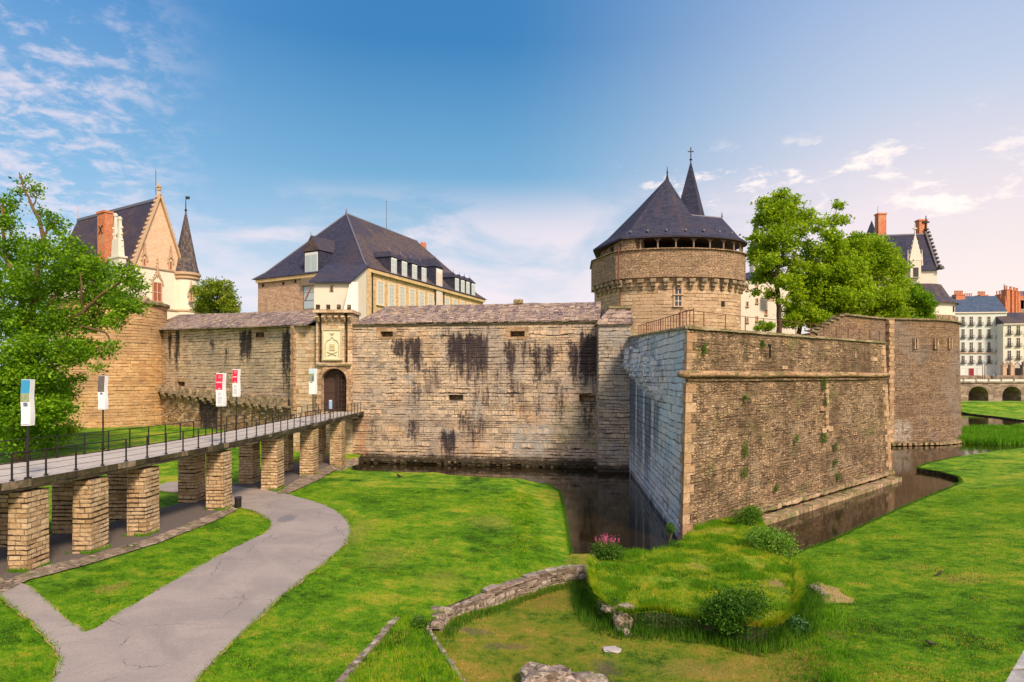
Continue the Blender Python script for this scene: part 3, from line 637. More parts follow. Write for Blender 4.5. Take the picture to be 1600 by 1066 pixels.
# turret at the right end of the curtain wall
T0, T1 = Vector((9.05, 66.9)), Vector((12.35, 66.6)); TD = (T1 - T0).normalized()
M_turret = masonry('turret_stone', GREY, cw=.75, ch=.36, light=(.42, .38, .34), dash=.7, damp=.7, streaks=[(0, 3.3, 8, 14, .35), (13, 16, 6, 15, .7)], bump=.9, mort=.03, big=[((.30, .31, .34), .3, .42, .60, .65), ((.45, .25, .2), .6, .6, .72, .4)], spots=.5, warp=.13, rowvar=.4)
tu = thing('wall_turret', 'square corner turret with a hipped stone cap where curtain wall meets the angular bastion', 'turret', (T0.x, T0.y, 0))
mb = MB(); pts = [T0, T1, Vector((12.6, 72)), Vector((9.3, 72))]; mb.prism([(p.x, p.y, -1.4) for p in pts], [(p.x, p.y, 15.55) for p in pts]); mb.build('masonry', M_turret, tu)
mb = MB(); lo = [(8.8, 66.6, 15.4), (12.6, 66.3, 15.4), (13.0, 72.3, 15.4), (9.1, 72.3, 15.4)]; l2 = [(p[0], p[1], 15.6) for p in lo]; hi = [(10.3, 67.6, 17.15), (12.5, 67.4, 17.15), (12.7, 72.2, 17.4), (10.3, 72.2, 17.4)]
mb.prism(lo, l2); mb.prism([(p[0], p[1], 15.602) for p in lo], hi); mb.build('roof', M_slabs, tu)
mb = MB(); mb.prism([(10.2, 67.45, 17.15), (12.6, 67.25, 17.15), (12.8, 72.3, 17.15), (10.2, 72.3, 17.15)], [(10.2, 67.45, 17.4), (12.6, 67.25, 17.4), (12.8, 72.3, 17.5), (10.2, 72.3, 17.5)]); mb.build('cap_slab', M_coping, tu)

# ---- gate tower
G0, G1 = Vector((-22.75, 74.3)), Vector((-18.55, 74.3))
M_gate = masonry('gate_stone', ORANGE[:1] + TAN[1:], cw=.85, ch=.42, dash=.55, light=(.6, .48, .34), bump=.6, big=[((.55, .36, .2), .3, .45, .62, .5)], grain=.4, mort=.022)
gt = thing('gate_tower', 'tall narrow gate tower with a cream relief panel above the arched entrance', 'gatehouse', (-20.6, 74.3, 0))
o = wall_box(G0, G1, 3.4, 0, 17.3).build('masonry', M_gate, gt)
AX, AR, AS_ = -20.62, 1.47, 9.55     # arch centre, radius, springing height
c1 = MB(); prof = [(AX - AR, 5.86), (AX + AR, 5.86), (AX + AR, AS_)] + [(AX + AR * math.cos(a_), AS_ + AR * .92 * math.sin(a_)) for a_ in (math.pi * k / 16 for k in range(1, 16))] + [(AX - AR, AS_)]
def extr(mb, prof, ya, yb, m=0):
    A = [(x, ya, z) for x, z in prof]; B = [(x, yb, z) for x, z in prof]; n = len(A)
    mb.face(A, m=m); mb.face(list(reversed(B)), m=m)
    b_ = len(mb.v)
    for i in range(n):
        j = (i + 1) % n; mb.face([A[j], A[i], B[i], B[j]], m=m)
def extr_w(mb, prof, ya, yb, m=0):
    n = len(prof); b_ = len(mb.v)
    mb.v += [(x, ya, z) for x, z in prof] + [(x, yb, z) for x, z in prof]
    mb.f.append(tuple(b_ + i for i in range(n))); mb.f.append(tuple(b_ + n + i for i in reversed(range(n))))
    mb.uv += [None, None]; mb.mi += [m, m]
    for i in range(n):
        j = (i + 1) % n; mb.f.append((b_ + j, b_ + i, b_ + n + i, b_ + n + j)); mb.uv.append(None); mb.mi.append(m)
extr_w(c1, prof, 73.5, 78.4); cut(o, c1)
c1 = MB()
for xa in (-22.32, -19.28): c1.prism([(xa - .2, 73.8, 11.6), (xa + .2, 73.8, 11.6), (xa + .2, 75.3, 11.6), (xa - .2, 75.3, 11.6)], [(xa - .2, 73.8, 17.6), (xa + .2, 73.8, 17.6), (xa + .2, 75.3, 17.6), (xa - .2, 75.3, 17.6)])
cut(o, c1)
# surround of the arch, ledge, corbels and crown
mb = MB()
for s_ in (-1, 1):
    z = 5.9
    while z < AS_ - .1:
        h_ = min(.48, AS_ - z); w_ = .52 + .14 * (int(z * 2) % 2); mb.box((AX + s_ * (AR + w_ / 2 - .02), 74.25, z + h_ / 2), (w_, .34, h_ - .02), jit=.01); z += h_
for k in range(13):
    a0_, a1_ = math.pi * k / 13 + .008, math.pi * (k + 1) / 13 - .008; r0, r1 = AR - .02, AR + .5
    extr_w(mb, [(AX + r * math.cos(q), AS_ + r * .94 * math.sin(q)) for r, q in ((r0, a0_), (r1, a0_), (r1, a1_), (r0, a1_))][::-1], 74.08, 74.42)
mb.build('arch_surround', M_quoin, gt)
mb = MB(); mb.box((-20.62, 74.15, 11.32), (4.0, .5, .2)); mb.build('ledge', M_coping, gt)
mb = MB()
for k in range(6):
    x = -22.5 + k * .75
    for j in range(3): mb.box((x, 74.2 - .12 * j, 16.9 - .22 * (2 - j) - .03), (.38, .3 + .24 * j, .2), jit=.01)
mb.build('corbel', M_gate, gt)
mb = MB(); mb.box((-20.65, 75.7, 17.5), (4.6, 4.3, .35)); mb.build('parapet', M_gate, gt)
for k in range(4):
    mb = MB(); mb.box((-22.42 + k * 1.2, 73.95, 17.95), (.34, .5, .62), jit=.02); mb.build('merlon', M_plinth, gt)
# relief panel
M_panel = simple('relief_stone', (.70, .66, .50), .8, var=.12, scale=3, bump=.2)
PX0, PX1, PZ0, PZ1 = -21.95, -19.7, 11.85, 15.45; pm = (PX0 + PX1) / 2
mb = MB(); mb.box((pm, 74.22, (PZ0 + PZ1) / 2), (PX1 - PX0, .2, PZ1 - PZ0)); rp = mb.build('relief_panel', M_panel, gt)
mb = MB()
for z in (PZ0 + .06, PZ1 - .06): mb.box((pm, 74.1, z), (PX1 - PX0 + .16, .18, .14))
for x in (PX0 + .06, PX1 - .06): mb.box((x, 74.1, (PZ0 + PZ1) / 2), (.14, .16, PZ1 - PZ0 - .27))
pts = [(pm - .78, 74.08, PZ0 + .35), (pm - .78, 74.08, PZ0 + 1.9), (pm - .6, 74.08, PZ0 + 2.25), (pm - .25, 74.08, PZ0 + 2.4), (pm, 74.08, PZ0 + 2.72), (pm + .25, 74.08, PZ0 + 2.4), (pm + .6, 74.08, PZ0 + 2.25), (pm + .78, 74.08, PZ0 + 1.9), (pm + .78, 74.08, PZ0 + .35)]
mb.tube(pts, .06, 6)
for s_ in (-1, 1):
    mb.bar((pm - s_ * .5, 74.08, PZ0 + .55), (pm + s_ * .5, 74.08, PZ0 + .95), .1); mb.lathe((pm + s_ * .52, 74.1), [(.02, PZ0 + .9), (.1, PZ0 + .98), (.02, PZ0 + 1.06)], 8)
mb.box((pm, 74.1, PZ0 + 1.72), (.56, .12, .3)); mb.box((pm, 74.08, PZ0 + 1.3), (.62, .1, .34)); mb.box((pm, 74.09, PZ0 + 3.1), (.5, .1, .12)); mb.box((pm, 74.09, PZ0 + 2.93), (.2, .1, .1))
mb.build('relief_carving', simple('relief_shade_stone', (.52, .46, .26), .85, var=.25, scale=4), rp)
# doors
def plank_door():
    mb = MB(); x = AX - AR + .02
    while x < AX + .15:
        top = AS_ + AR * .92 * math.sqrt(max(.01, 1 - ((x + .1 - AX) / AR) ** 2)) - .05; mb.box((x + .1, 75.2, (5.9 + top) / 2), (.19, .09, top - 5.9), jit=.006); x += .2
    for z in (6.7, 8.1, 9.5): mb.box((AX - .65, 75.13, z), (1.5, .05, .1))
    return mb
plank_door().build('door_leaf', M_wood, gt)
mb = MB()
for k in range(8):
    x = AX + .2 + k * .17; top = AS_ + AR * .92 * math.sqrt(max(.01, 1 - ((x - AX) / AR) ** 2)); mb.box((x, 74.75, (5.9 + top) / 2), (.06, .07, top - 5.9))
for k in range(9):
    z = 6.2 + k * .55; w_ = AR if z < AS_ else AR * math.sqrt(max(0, 1 - ((z - AS_) / (AR * .92)) ** 2))
    if w_ > .3: mb.box((AX + .1 + w_ / 2, 74.70, z), (w_, .05, .06))
mb.build('portcullis', M_wood, gt)
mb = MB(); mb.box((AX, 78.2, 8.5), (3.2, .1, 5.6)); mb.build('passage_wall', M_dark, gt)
mb = MB()
for x in (AX + .02, AX + .42): mb.box((x, 77.2, 8.85), (.12, .05, 1.25))
mb.box((AX + .95, 77.2, 7.9), (.5, .05, 2.6)); mb.build('light_gap', simple('lit_courtyard_wall', (.72, .62, .5), .9), gt)

# ---- left curtain wall
L0, L1, L2 = Vector((-54.2, 96.2)), Vector((-25.7, 76.4)), Vector((-22.7, 74.9)); LD = (L1 - L0).normalized(); LN = Vector((LD.y, -LD.x))
ls = [srect(L0, L1, *r) for r in ((263, 268, 515, 580, 1.1), (273, 281, 513, 600, 1.0), (374, 394, 514, 572, 1.2), (350, 358, 540, 580, .7), (328, 335, 525, 555, .7), (440, 466, 515, 630, 1.05))]
M_left = masonry('left_wall_stone', TAN, cw=.85, ch=.38, light=(.52, .42, .32), dash=.9, streaks=ls, bump=.9, mort=.03, warp=.12, rowvar=.4, big=[((.36, .30, .24), .12, .45, .62, .6), ((.56, .34, .18), .25, .55, .70, .45), ((.24, .19, .15), .5, .56, .66, .5)], spots=.3)
lw = thing('curtain_wall', 'stone curtain wall with a row of corbels, between the round tower and the gate tower', 'wall', (L1.x, L1.y, 0))
o = wall_box(L0, L1, 5, 1, 16.9, z1b=16.0).build('masonry', M_left, lw)
cut(o, px_cut(L0, L1, 241, 250, 523, 531, mb=px_cut(L0, L1, 400, 413, 519.5, 527.5, mb=px_cut(L0, L1, 277, 289, 596.5, 603.5))))
fm = MB()
for r in ((400, 413, 519.5, 527.5), (277, 289, 596.5, 603.5)): slit_frame(fm, L0, L1, *r, w=.5)
fm.build('embrasure_frame', M_quoin, lw)
wall_box(L1 + Vector((-.35, -.55)), L2, 4.5, 1, 15.95).build('projecting_pier', M_gate, lw)
mb = MB(); z = 5.5; k = 0
while z < 15.8:
    mb.box((L1.x - .18, L1.y - .55, z + .25), (.50 + .2 * (k % 2), .5, .48), math.atan2(LD.y, LD.x), jit=.02); z += .5; k += 1
mb.build('quoin', M_quoin, lw)
wall_roof(MB(), L0 - LD * .3, L1 + LD * 3.2, 17.0, 19.6, 4.2, ze1=16.02, zr1=18.15, over=.75).build('roof', M_slabs, lw)
# projecting lower wall with its sloping row of corbels
a = hit(L0, L1, 243); b = hit(L0, L1, 462); za, zb_ = zy(613, a.y), zy(640, b.y)
llow = [(a + LN * .5), (b + LN * .5)]
M_leftlow = masonry('lower_wall_stone', BROWN[:1] + ORANGE[1:3] + TAN[1:], kind_='vor', cw=.6, ch=.22, dash=.5, streaks=[srect(L0, L1, 317, 346, 600, 690, 1.3), srect(L0, L1, 322, 338, 600, 700, 1.3)], bump=1, mort=.02, light=(.35, .28, .2), big=[((.22, .15, .10), .25, .42, .6, .6)])
o = wall_box(llow[0], llow[1], .6, 1, za, z1b=zb_, u0=(a - L0).length).build('lower_wall', M_leftlow, lw)
M_cor = masonry('corbel_stone', [(0, (.26, .19, .12)), (1, (.50, .38, .26))], cw=.5, ch=.3, dash=0, grain=.5, bump=.8, big=[((.1, .09, .06), 1.0, .5, .65, .8)])
N_ = 17; rz = math.atan2(LD.y, LD.x)
def lerp(a_, b_, k): return a_ + (b_ - a_) * k
for k in range(N_):
    f = (k + .5) / N_; px_ = lerp(248, 455, f); q = hit(L0, L1, px_)
    zc = lerp(za, zb_, (q - a).length / (b - a).length)
    mb = MB(); 
    for j in range(3):
        qq = q + LN * (.5 + .08 + .16 * j); mb.box((qq.x, qq.y, zc - .5 + .3 * j), (.6, .2 + .3 * j, .28), rz, jit=.02)
    mb.build('corbel', M_cor, lw)
    mb = MB(); L_ = (b - a).length / N_; qq = q + LN * .75; mb.box((qq.x, qq.y, zc + .75), (L_ * .66, .6, 1.05), rz, jit=.04); mb.build('merlon', M_cor, lw)
mb = MB(); q0, q1 = a + LN * .75, b + LN * .75; mb.bar((q0.x, q0.y, za + .32), (q1.x, q1.y, zb_ + .32), .6, .2); mb.build('string_course', M_cor, lw)

# ---- round tower at far left
M_tower = masonry('round_tower_stone', [(0, (.46, .26, .12)), (.4, (.66, .40, .19)), (.7, (.56, .35, .18)), (1, (.74, .47, .25))], cw=1.05, ch=.42, dash=.75, light=(.62, .44, .27), bump=.8, mort=.025, big=[((.34, .22, .13), .15, .45, .62, .6), ((.62, .42, .24), .3, .52, .68, .5)], grain=.4, spots=.25)
rt = thing('round_tower', 'round orange-brown stone tower behind the big tree, beside the curtain wall with corbels', 'tower', (-58.5, 94, 2))
def ring(cx, cy, r, n=40, a0=0, a1=2 * math.pi): return [(cx + r * math.cos(a0 + (a1 - a0) * k / n), cy + r * math.sin(a0 + (a1 - a0) * k / n)) for k in range(n)]
rg = ring(-58.5, 94, 7.1); mb = MB(); mb.prism([(x, y, 1) for x, y in ring(-58.5, 94, 7.5)], [(x, y, 6) for x, y in rg], u0=3); mb.prism([(x, y, 6.001) for x, y in rg], [(x, y, 20.2) for x, y in ring(-58.5, 94, 6.9)])
o = mb.build('masonry', M_tower, rt)
mb = MB(); mb.lathe((-58.5, 94), [(6.9, 20.2), (7.3, 20.35), (7.3, 20.7), (6.6, 20.9), (.5, 21.0)], 40); mb.build('coping', M_coping, rt)
mb = MB()
for k in range(5):
    q = at(236, 486 - k * 1.5, 0); 
    mb.rock((-53.0 + k * .2, 90.0 + k * .5, 20.7 + .3 * (k % 2)), (.5, .5, .35), k)
mb.build('loose_stone', M_cor, rt)
q_ = atY(153, 651, 88.3); mb = MB(); mb.box((q_.x, q_.y - .5, q_.z), (1.6, 1, .5), jit=.05, rz=.4); mb.box((q_.x - .1, q_.y - .75, q_.z - .75), (.7, .7, .8), rz=.4); mb.build('embrasure', M_dark, rt)

# ------------------------------------------------------------------ angular bastion
A_, B_, C_ = Vector((10.0, 37.7)), Vector((36.7, 61.7)), Vector((12.2, 66.7)); At, Bt, Ct = Vector((10.5, 38.3)), Vector((36.2, 62.1)), Vector((12.3, 66.7))
AB = (B_ - A_).normalized(); ABn = Vector((AB.y, -AB.x)); AC = (C_ - A_).normalized(); ACn = Vector((-AC.y, AC.x))
M_rub = masonry('schist_rubble', BROWN, kind_='vor', cw=.42, ch=.125, dash=.55, joint=(.06, .035, .02), light=(.36, .25, .16), bump=1.0, mort=.022, warp=.10, rowvar=.2, jointmix=.85, grain=.55,
                big=[((.10, .06, .035), .22, .44, .64, .7), ((.11, .07, .045), 1.1, .52, .66, .6), ((.46, .37, .27), .35, .54, .72, .6), ((.17, .18, .05), .4, .54, .68, .6), ((.48, .26, .14), 1.2, .60, .70, .5)], damp=.55)
# u along A->C face
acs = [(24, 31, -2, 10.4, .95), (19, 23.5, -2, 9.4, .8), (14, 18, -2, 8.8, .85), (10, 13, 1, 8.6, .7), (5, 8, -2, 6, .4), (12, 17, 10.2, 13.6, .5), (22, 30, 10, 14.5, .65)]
M_ac = masonry('blue_shade_streaked_stone', [(0, (.36, .37, .41)), (.4, (.68, .68, .70)), (.75, (.56, .60, .66)), (1, (.80, .76, .72))], cw=.9, ch=.45, dash=.5, light=(.55, .55, .55), streaks=acs, bump=.9, mort=.028, spots=.3, sf=3.6,
               big=[((.46, .60, .74), .3, .45, .62, .7), ((.62, .50, .44), .45, .58, .70, .6)], streak_col=(.06, .085, .13), damp=.2, gain=1.3, wash_col=(.26, .33, .42), wash=.35)  # cool sky-lit shade painted into the stone, under its own water streaks
ba = thing('angular_bastion', 'huge angular bastion of brown rubble with a rounded string course, standing in the moat', 'bastion', (A_.x, A_.y, 0))
ot_l = [A_, B_, Vector((33, 78)), Vector((12.9, 74))]; ot_h = [At, Bt, Vector((33, 77.6)), Vector((13, 74))]; zt = [12.9, 13.25, 13.6, 14.2]
mb = MB()
# faces built one by one so the shaded front can carry its painted blue shade
def face_uv(mb, p0, p1, q0, q1, z0, z1a, z1b, u0, m, n=14):
    L = (p1 - p0).length
    mb.face([(p0.x, p0.y, z0), (p1.x, p1.y, z0), (q1.x, q1.y, z1b), (q0.x, q0.y, z1a)], [(u0, z0), (u0 + L, z0), (u0 + L, z1b), (u0, z1a)], m)
face_uv(mb, A_, B_, At, Bt, -1.4, 12.9, 13.25, 0, 0)
face_uv(mb, B_, ot_l[2], Bt, ot_h[2], -1.4, 13.25, 13.6, 40, 0)
face_uv(mb, ot_l[2], ot_l[3], ot_h[2], ot_h[3], -1.4, 13.6, 14.2, 60, 0)
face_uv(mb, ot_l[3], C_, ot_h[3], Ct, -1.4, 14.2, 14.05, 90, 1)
# C -> A, u grows from A
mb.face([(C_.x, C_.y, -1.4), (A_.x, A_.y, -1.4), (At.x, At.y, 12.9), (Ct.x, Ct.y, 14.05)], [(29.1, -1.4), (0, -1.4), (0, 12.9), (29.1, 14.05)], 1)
mb.face([(At.x, At.y, 12.9), (Bt.x, Bt.y, 13.25), (33, 77.6, 13.6), (13, 74, 14.2), (Ct.x, Ct.y, 14.05)], m=2)
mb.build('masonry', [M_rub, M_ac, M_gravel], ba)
def on_ab(t_, z, out=0):
    k = (z + 1.4) / 14.3; p = A_.lerp(B_, t_).lerp(At.lerp(Bt, t_), k) + ABn * out; return Vector((p.x, p.y, z))
def on_ac(t_, z, out=0):
    k = (z + 1.4) / 14.3; p = A_.lerp(C_, t_).lerp(At.lerp(Ct, t_), k) + ACn * out; return Vector((p.x, p.y, z))
# coping
rab = math.atan2(AB.y, AB.x); rac = math.atan2(AC.y, AC.x)
mb = MB(); n = 48
for i in range(n):
    f = (i + .5) / n; q = on_ab(f, 12.9 + .35 * f, -.15); mb.box((q.x, q.y, q.z + .02), ((Bt - At).length / n * 1.02, .6, random.uniform(.14, .2)), rab, jit=.012)
for i in range(34):
    f = (i + .5) / 34; q = on_ac(f, 12.9 + 1.15 * f, -.15); mb.box((q.x, q.y, q.z + .02), ((Ct - At).length / 34 * 1.02, .6, random.uniform(.12, .2)), rac, jit=.02)
mb.build('coping', M_coping, ba)
# rounded string course
mb = MB(); pts = [on_ac(.035, 10.12, -.1), on_ac(.02, 10.12, .22), on_ac(-.012, 10.12, .30), on_ab(-.004, 10.12, .16)] + [on_ab(f, 10.12 + .03 * math.sin(f * 20), .12) for f in (k / 30 for k in range(31))]
mb.tube(pts, .22, 10); mb.build('string_course', masonry('string_stone', [(0, (.33, .19, .11)), (.6, (.46, .29, .18)), (1, (.42, .28, .17))], cw=1.1, ch=1.2, dash=0, grain=.6, spots=.6, big=[((.12, .11, .04), .7, .45, .60, .85)], bump=.6), ba, smooth=True)
mb = MB(); mb.tube([on_ab(f, 9.76, .02) for f in (k / 30 for k in range(31))], .10, 6); mb.build('string_course_base', M_rub, ba)
# corner quoins at A and B
def quoins(fn, name, f0, sgn, zmax, w0=.9, w1=.55, other=None):
    mb = MB(); z = -.2; k = 0
    L = (B_ - A_).length; Lc = (C_ - A_).length
    while z < zmax - .1:
        h_ = min(random.uniform(.5, .68), zmax - z)
        if 9.7 < z + h_ and z < 10.4: z = 10.4; mb.build(name, M_quoin, ba); mb = MB(); continue
        w_ = (w0 if k % 2 else w1) + random.uniform(-.08, .08)
        pr = .05 if z < 9.7 else .035
        p = [on_ab(f0, z, pr), on_ab(f0 + sgn * w_ / L, z, pr), on_ab(f0 + sgn * w_ / L, z, -.2), on_ab(f0, z, -.2)]
        q = [on_ab(f0, z + h_ - .03, pr), on_ab(f0 + sgn * w_ / L, z + h_ - .03, pr), on_ab(f0 + sgn * w_ / L, z + h_ - .03, -.2), on_ab(f0, z + h_ - .03, -.2)]
        if f0 == 0:
            wc = (w1 if k % 2 else w0)
            e = lambda zz: on_ab(0, zz, 0) + Vector((ABn.x + ACn.x, ABn.y + ACn.y, 0)) * pr * .9
            p = [e(z), on_ab(w_ / L, z, pr), on_ab(w_ / L, z, -.3), on_ac(wc / Lc, z, -.3), on_ac(wc / Lc, z, pr)]
            zz = z + h_ - .03; q = [e(zz), on_ab(w_ / L, zz, pr), on_ab(w_ / L, zz, -.3), on_ac(wc / Lc, zz, -.3), on_ac(wc / Lc, zz, pr)]
        if sgn < 0: p = list(reversed(p)); q = list(reversed(q))
        mb.prism(p, [v + Vector((0, 0, .02)) for v in q]); z += h_; k += 1
    return mb.build(name, M_quoin, ba)
quoins(on_ab, 'quoin', 0, 1, 12.75, 1.05, .62); quoins(on_ab, 'quoin', 1, -1, 13.0, 1.4, .8)
# base ledge
M_ledge = masonry('ledge_stone', [(0, (.30, .20, .13)), (.6, (.44, .31, .2)), (1, (.52, .38, .26))], cw=1.1, ch=.5, dash=.3, grain=.5, big=[((.10, .14, .03), .8, .46, .6, .7), ((.14, .09, .06), .5, .55, .68, .6)], bump=.8)
mb = MB()
for i in range(40):
    f = .20 + .80 * (i + .5) / 40; L_ = .8 * (B_ - A_).length / 40
    q = on_ab(f, .35, .34); mb.box((q.x, q.y, .02), (L_ * .985, 1.1, .66 + random.uniform(-.03, .03)), rab, jit=.03)
    q = on_ab(f, .8, .05); mb.box((q.x, q.y, .83 + random.uniform(-.04, .04)), (L_ * .97, .5, .34), rab, jit=.04)
mb.build('ledge', M_ledge, ba)
# pale stone inserts (a vertical chain with arms), and small ones
mb = MB()
def ins(f, z, w_, h_, out=.035):
    m_ = MB(); q = on_ab(f, z, out - .1); m_.box(q, (w_, .2, h_), rab, jit=.02); m_.build('stone_insert', M_quoin, ba)
fI = lambda px_: (hit(A_, B_, px_) - A_).length / (B_ - A_).length
ff = fI(1296); zz = zy(622, on_ab(ff, 8, 0).y)
for k in range(9): ins(ff + random.uniform(-.002, .002), 9.2 - k * .42, .5 + .15 * (k % 2), .38)
ins(ff - .022, 7.4, 1.0, .4); ins(ff + .018, 5.7, .9, .4); ins(ff - .018, 5.6, .8, .4)
ins(fI(1165), 10.75, .9, .32); ins(fI(1228), 10.65, .9, .3); ins(fI(1375), 11.6, 1.6, .4); ins(fI(1330), 6.8, .5, .3); ins(fI(1345), 11.9, .4, .6); ins(fI(1098), 10.7, .7, .3)
# corbelled projection on the shaded face
n = 13
for k in range(n):
    f = .30 + .66 * k / (n - 1); zc = 8.7 + 2.0 * (k / (n - 1)) + .25 * (k % 3); mb = MB()
    for j in range(4):
        q = on_ac(f, zc - .6 + .36 * j, .05 + .12 * j); mb.box(q, (.62, .3 + .26 * j, .34), rac, jit=.06)
    mb.box(on_ac(f, zc + 1.25, .35), (.5, .75, 1.5), rac, jit=.12, top=.6)
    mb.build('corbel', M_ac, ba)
mb = MB(); q = on_ab(.25, 11.6, 0); q = on_ab(fI(1203), zy(549, on_ab(fI(1203), 11, 0).y), .04); mb.box(q, (.1, .1, .9), rab); mb.box(q + Vector((0, 0, .45)), (.4, .1, .1), rab); mb.build('iron_anchor', M_iron, ba)

# ------------------------------------------------------------------ far rounded bastion
fr = [(38.6, 82.5), (44.7, 86.0), (50, 89.2), (54.1, 91.7)] + [(54.5 + 19 * math.cos(R(a)), 110.5 + 19 * math.sin(R(a))) for a in range(-68, 50, 6)] + [(60, 127), (50, 128), (38, 105)]
frt = [(p[0] * .996, p[1] * 1.002) for p in fr]; zt2 = [15.6] + [18.2] * (len(fr) - 1)
zt2[1] = 18.3
M_far = masonry('far_bastion_rubble', [(0, (.20, .12, .075)), (.35, (.36, .235, .155)), (.7, (.28, .20, .15)), (1, (.44, .29, .18))], kind_='vor', cw=.45, ch=.16, dash=.45, joint=(.06, .035, .025), light=(.36, .26, .18), bump=1.1, mort=.022, warp=.1, grain=.5,
                big=[((.33, .29, .28), .10, .46, .62, .6), ((.16, .10, .06), .25, .54, .68, .55), ((.46, .27, .14), .2, .56, .7, .5)], damp=.5, patches=[(17.5, 21.5, .5, 3.6, (.62, .58, .54), .7), (12, 40, 14, 19, (.30, .17, .08), .35)])
fb = thing('rounded_bastion', 'high rounded brown bastion with arrow slits, behind the angular one', 'bastion', (54, 92, 0))
zt2[-1] = 15.6; zt2[-2] = 15.6; fin = offset([Vector(p) for p in frt], -1.3)
mb = MB(); nn = len(fr); us = [0]
for i in range(nn): us.append(us[-1] + math.hypot(fr[(i + 1) % nn][0] - fr[i][0], fr[(i + 1) % nn][1] - fr[i][1]))
for i in range(nn):
    j = (i + 1) % nn; mb.face([(*fr[i], -1.4), (*fr[j], -1.4), (*frt[j], zt2[j]), (*frt[i], zt2[i])], [(us[i], -1.4), (us[i + 1], -1.4), (us[i + 1], zt2[j]), (us[i], zt2[i])])
    mb.face([(*frt[i], zt2[i]), (*frt[j], zt2[j]), (fin[j].x, fin[j].y, zt2[j]), (fin[i].x, fin[i].y, zt2[i])])
    mb.face([(fin[i].x, fin[i].y, zt2[i]), (fin[j].x, fin[j].y, zt2[j]), (fin[j].x, fin[j].y, 14.8), (fin[i].x, fin[i].y, 14.8)])
mb.face([(p.x, p.y, 14.8) for p in fin]); mb.build('masonry', M_far, fb)
mb = MB()
for (x0, y0), (x1, y1), za_, zb2 in zip(frt, frt[1:20], zt2, zt2[1:]):
    n = max(2, int(math.hypot(x1 - x0, y1 - y0) / .9))
    for i in range(n):
        f = (i + .5) / n; mb.box((lerp(x0, x1, f), lerp(y0, y1, f) + .1, lerp(za_, zb2, f) + .06), (math.hypot(x1 - x0, y1 - y0) / n, .75, .24), math.atan2(y1 - y0, x1 - x0), jit=.03)
mb.build('coping', M_coping, fb)
mb = MB(); z = 0; k = 0
while z < 18:
    h_ = random.uniform(.5, .7); mb.box((54.15, 91.66, z + h_ / 2), (.95 + .35 * (k % 2), .5, h_ - .03), .5, jit=.02); z += h_; k += 1
mb.build('quoin', M_quoin, fb)
mb = MB()
for i in range(62):
    f = i / 61; j = 3 + f * 7; a_ = int(min(j, 9)); q = Vector(fr[a_]).lerp(Vector(fr[a_ + 1]), j - a_); mb.box((q.x + .15, q.y - .25, .3), (.75, .7, .4), .5, jit=.05)
mb.build('ledge', M_ledge, fb)
for px_ in (1432, 1463.5, 1485.5):
    k0 = next(k for k in range(3, 12) if (fr[k + 1][0] / fr[k + 1][1] * F + CX) >= px_); q = hit(Vector(fr[k0]), Vector(fr[k0 + 1]), px_); mb = MB()
    for s_ in (-1, 1): mb.box((q.x + s_ * .25 - .05, q.y + .10 + s_ * .13, zy(537, q.y)), (.24, .3, 1.6), .48, jit=.02)
    o = mb.build('arrow_slit', M_quoin, fb); mb = MB(); mb.box((q.x - .05, q.y + .12, zy(537, q.y)), (.26, .3, 1.5), .48); mb.build('slit_opening', M_dark, o)
#@@MARK3
# ------------------------------------------------------------------ footbridge on stone piers
ZD = 5.9
ne = [at(a, b, ZD) for a, b in ((0, 758), (42, 750), (108, 739), (193, 725), (266, 712), (328, 698), (396, 684), (464, 669), (515, 657), (540, 650))]
fe = [at(a, b, ZD) for a, b in ((0, 728), (105, 712), (168, 704), (240, 696), (287, 686), (340, 678), (380, 670), (409, 664), (443, 657), (480, 651))]
def fitx(pts, y):
    A = np.array([[p.y ** k for k in range(4)] for p in pts]); Bv = np.array([p.x for p in pts]); cf = np.linalg.lstsq(A, Bv, rcond=None)[0]
    yy = min(max(y, 22), 70); return float(sum(cf[k] * yy ** k for k in range(4)))
NX = lambda y: fitx(ne, y); FX = lambda y: fitx(fe, y)
br = thing('footbridge', 'long footbridge with a pale deck and thin railing posts, on square stone piers', 'bridge', (-19, 48, 2))
M_deck = masonry('deck_boards', [(0, (.40, .35, .32)), (.5, (.47, .42, .385)), (1, (.53, .48, .44))], cw=8, ch=.16, dash=0, grain=.25, warp=.0, rowvar=0, joint=(.15, .13, .12), light=(.3, .28, .26), mort=.012, bump=.25, jointmix=.6)
ys = np.linspace(14, 73.6, 90)
mb = MB(); rows = []
for y in ys:
    x0, x1 = FX(y), NX(y); rows.append([(x0, y, ZD - .12), (x0, y, ZD), (x1, y, ZD), (x1, y, ZD - .12)])
mb.grid(rows); mb.face(rows[0]); mb.build('deck', M_deck, br)
me_ = bpy.data.objects['deck'].data
for p in me_.polygons:
    for li in p.loop_indices: v = me_.vertices[me_.loops[li].vertex_index].co; me_.uv_layers[0].data[li].uv = (v.x, v.y)
for fx_, nm in ((NX, 'edge_beam'), (FX, 'edge_beam')):
    mb = MB(); sg = -1 if fx_ is NX else 1
    rows = [[(fx_(y), y, ZD + .05), (fx_(y) - sg * .10, y, ZD + .05), (fx_(y) - sg * .10, y, ZD - .34), (fx_(y) + sg * .25, y, ZD - .34), (fx_(y) + sg * .25, y, ZD - .14), (fx_(y), y, ZD - .14)] for y in ys]
    mb.grid(rows, closed=True); mb.build(nm, M_plinth if fx_ is NX else M_wood, br)
for k in range(3):
    mb = MB(); rows = []
    for y in ys:
        x = lerp(FX(y) + .5, NX(y) - .6, k / 2); rows.append([(x - .12, y, ZD - .12), (x + .12, y, ZD - .12), (x + .12, y, ZD - .45), (x - .12, y, ZD - .45)])
    mb.grid(rows, closed=True); mb.build('girder', M_wood, br)
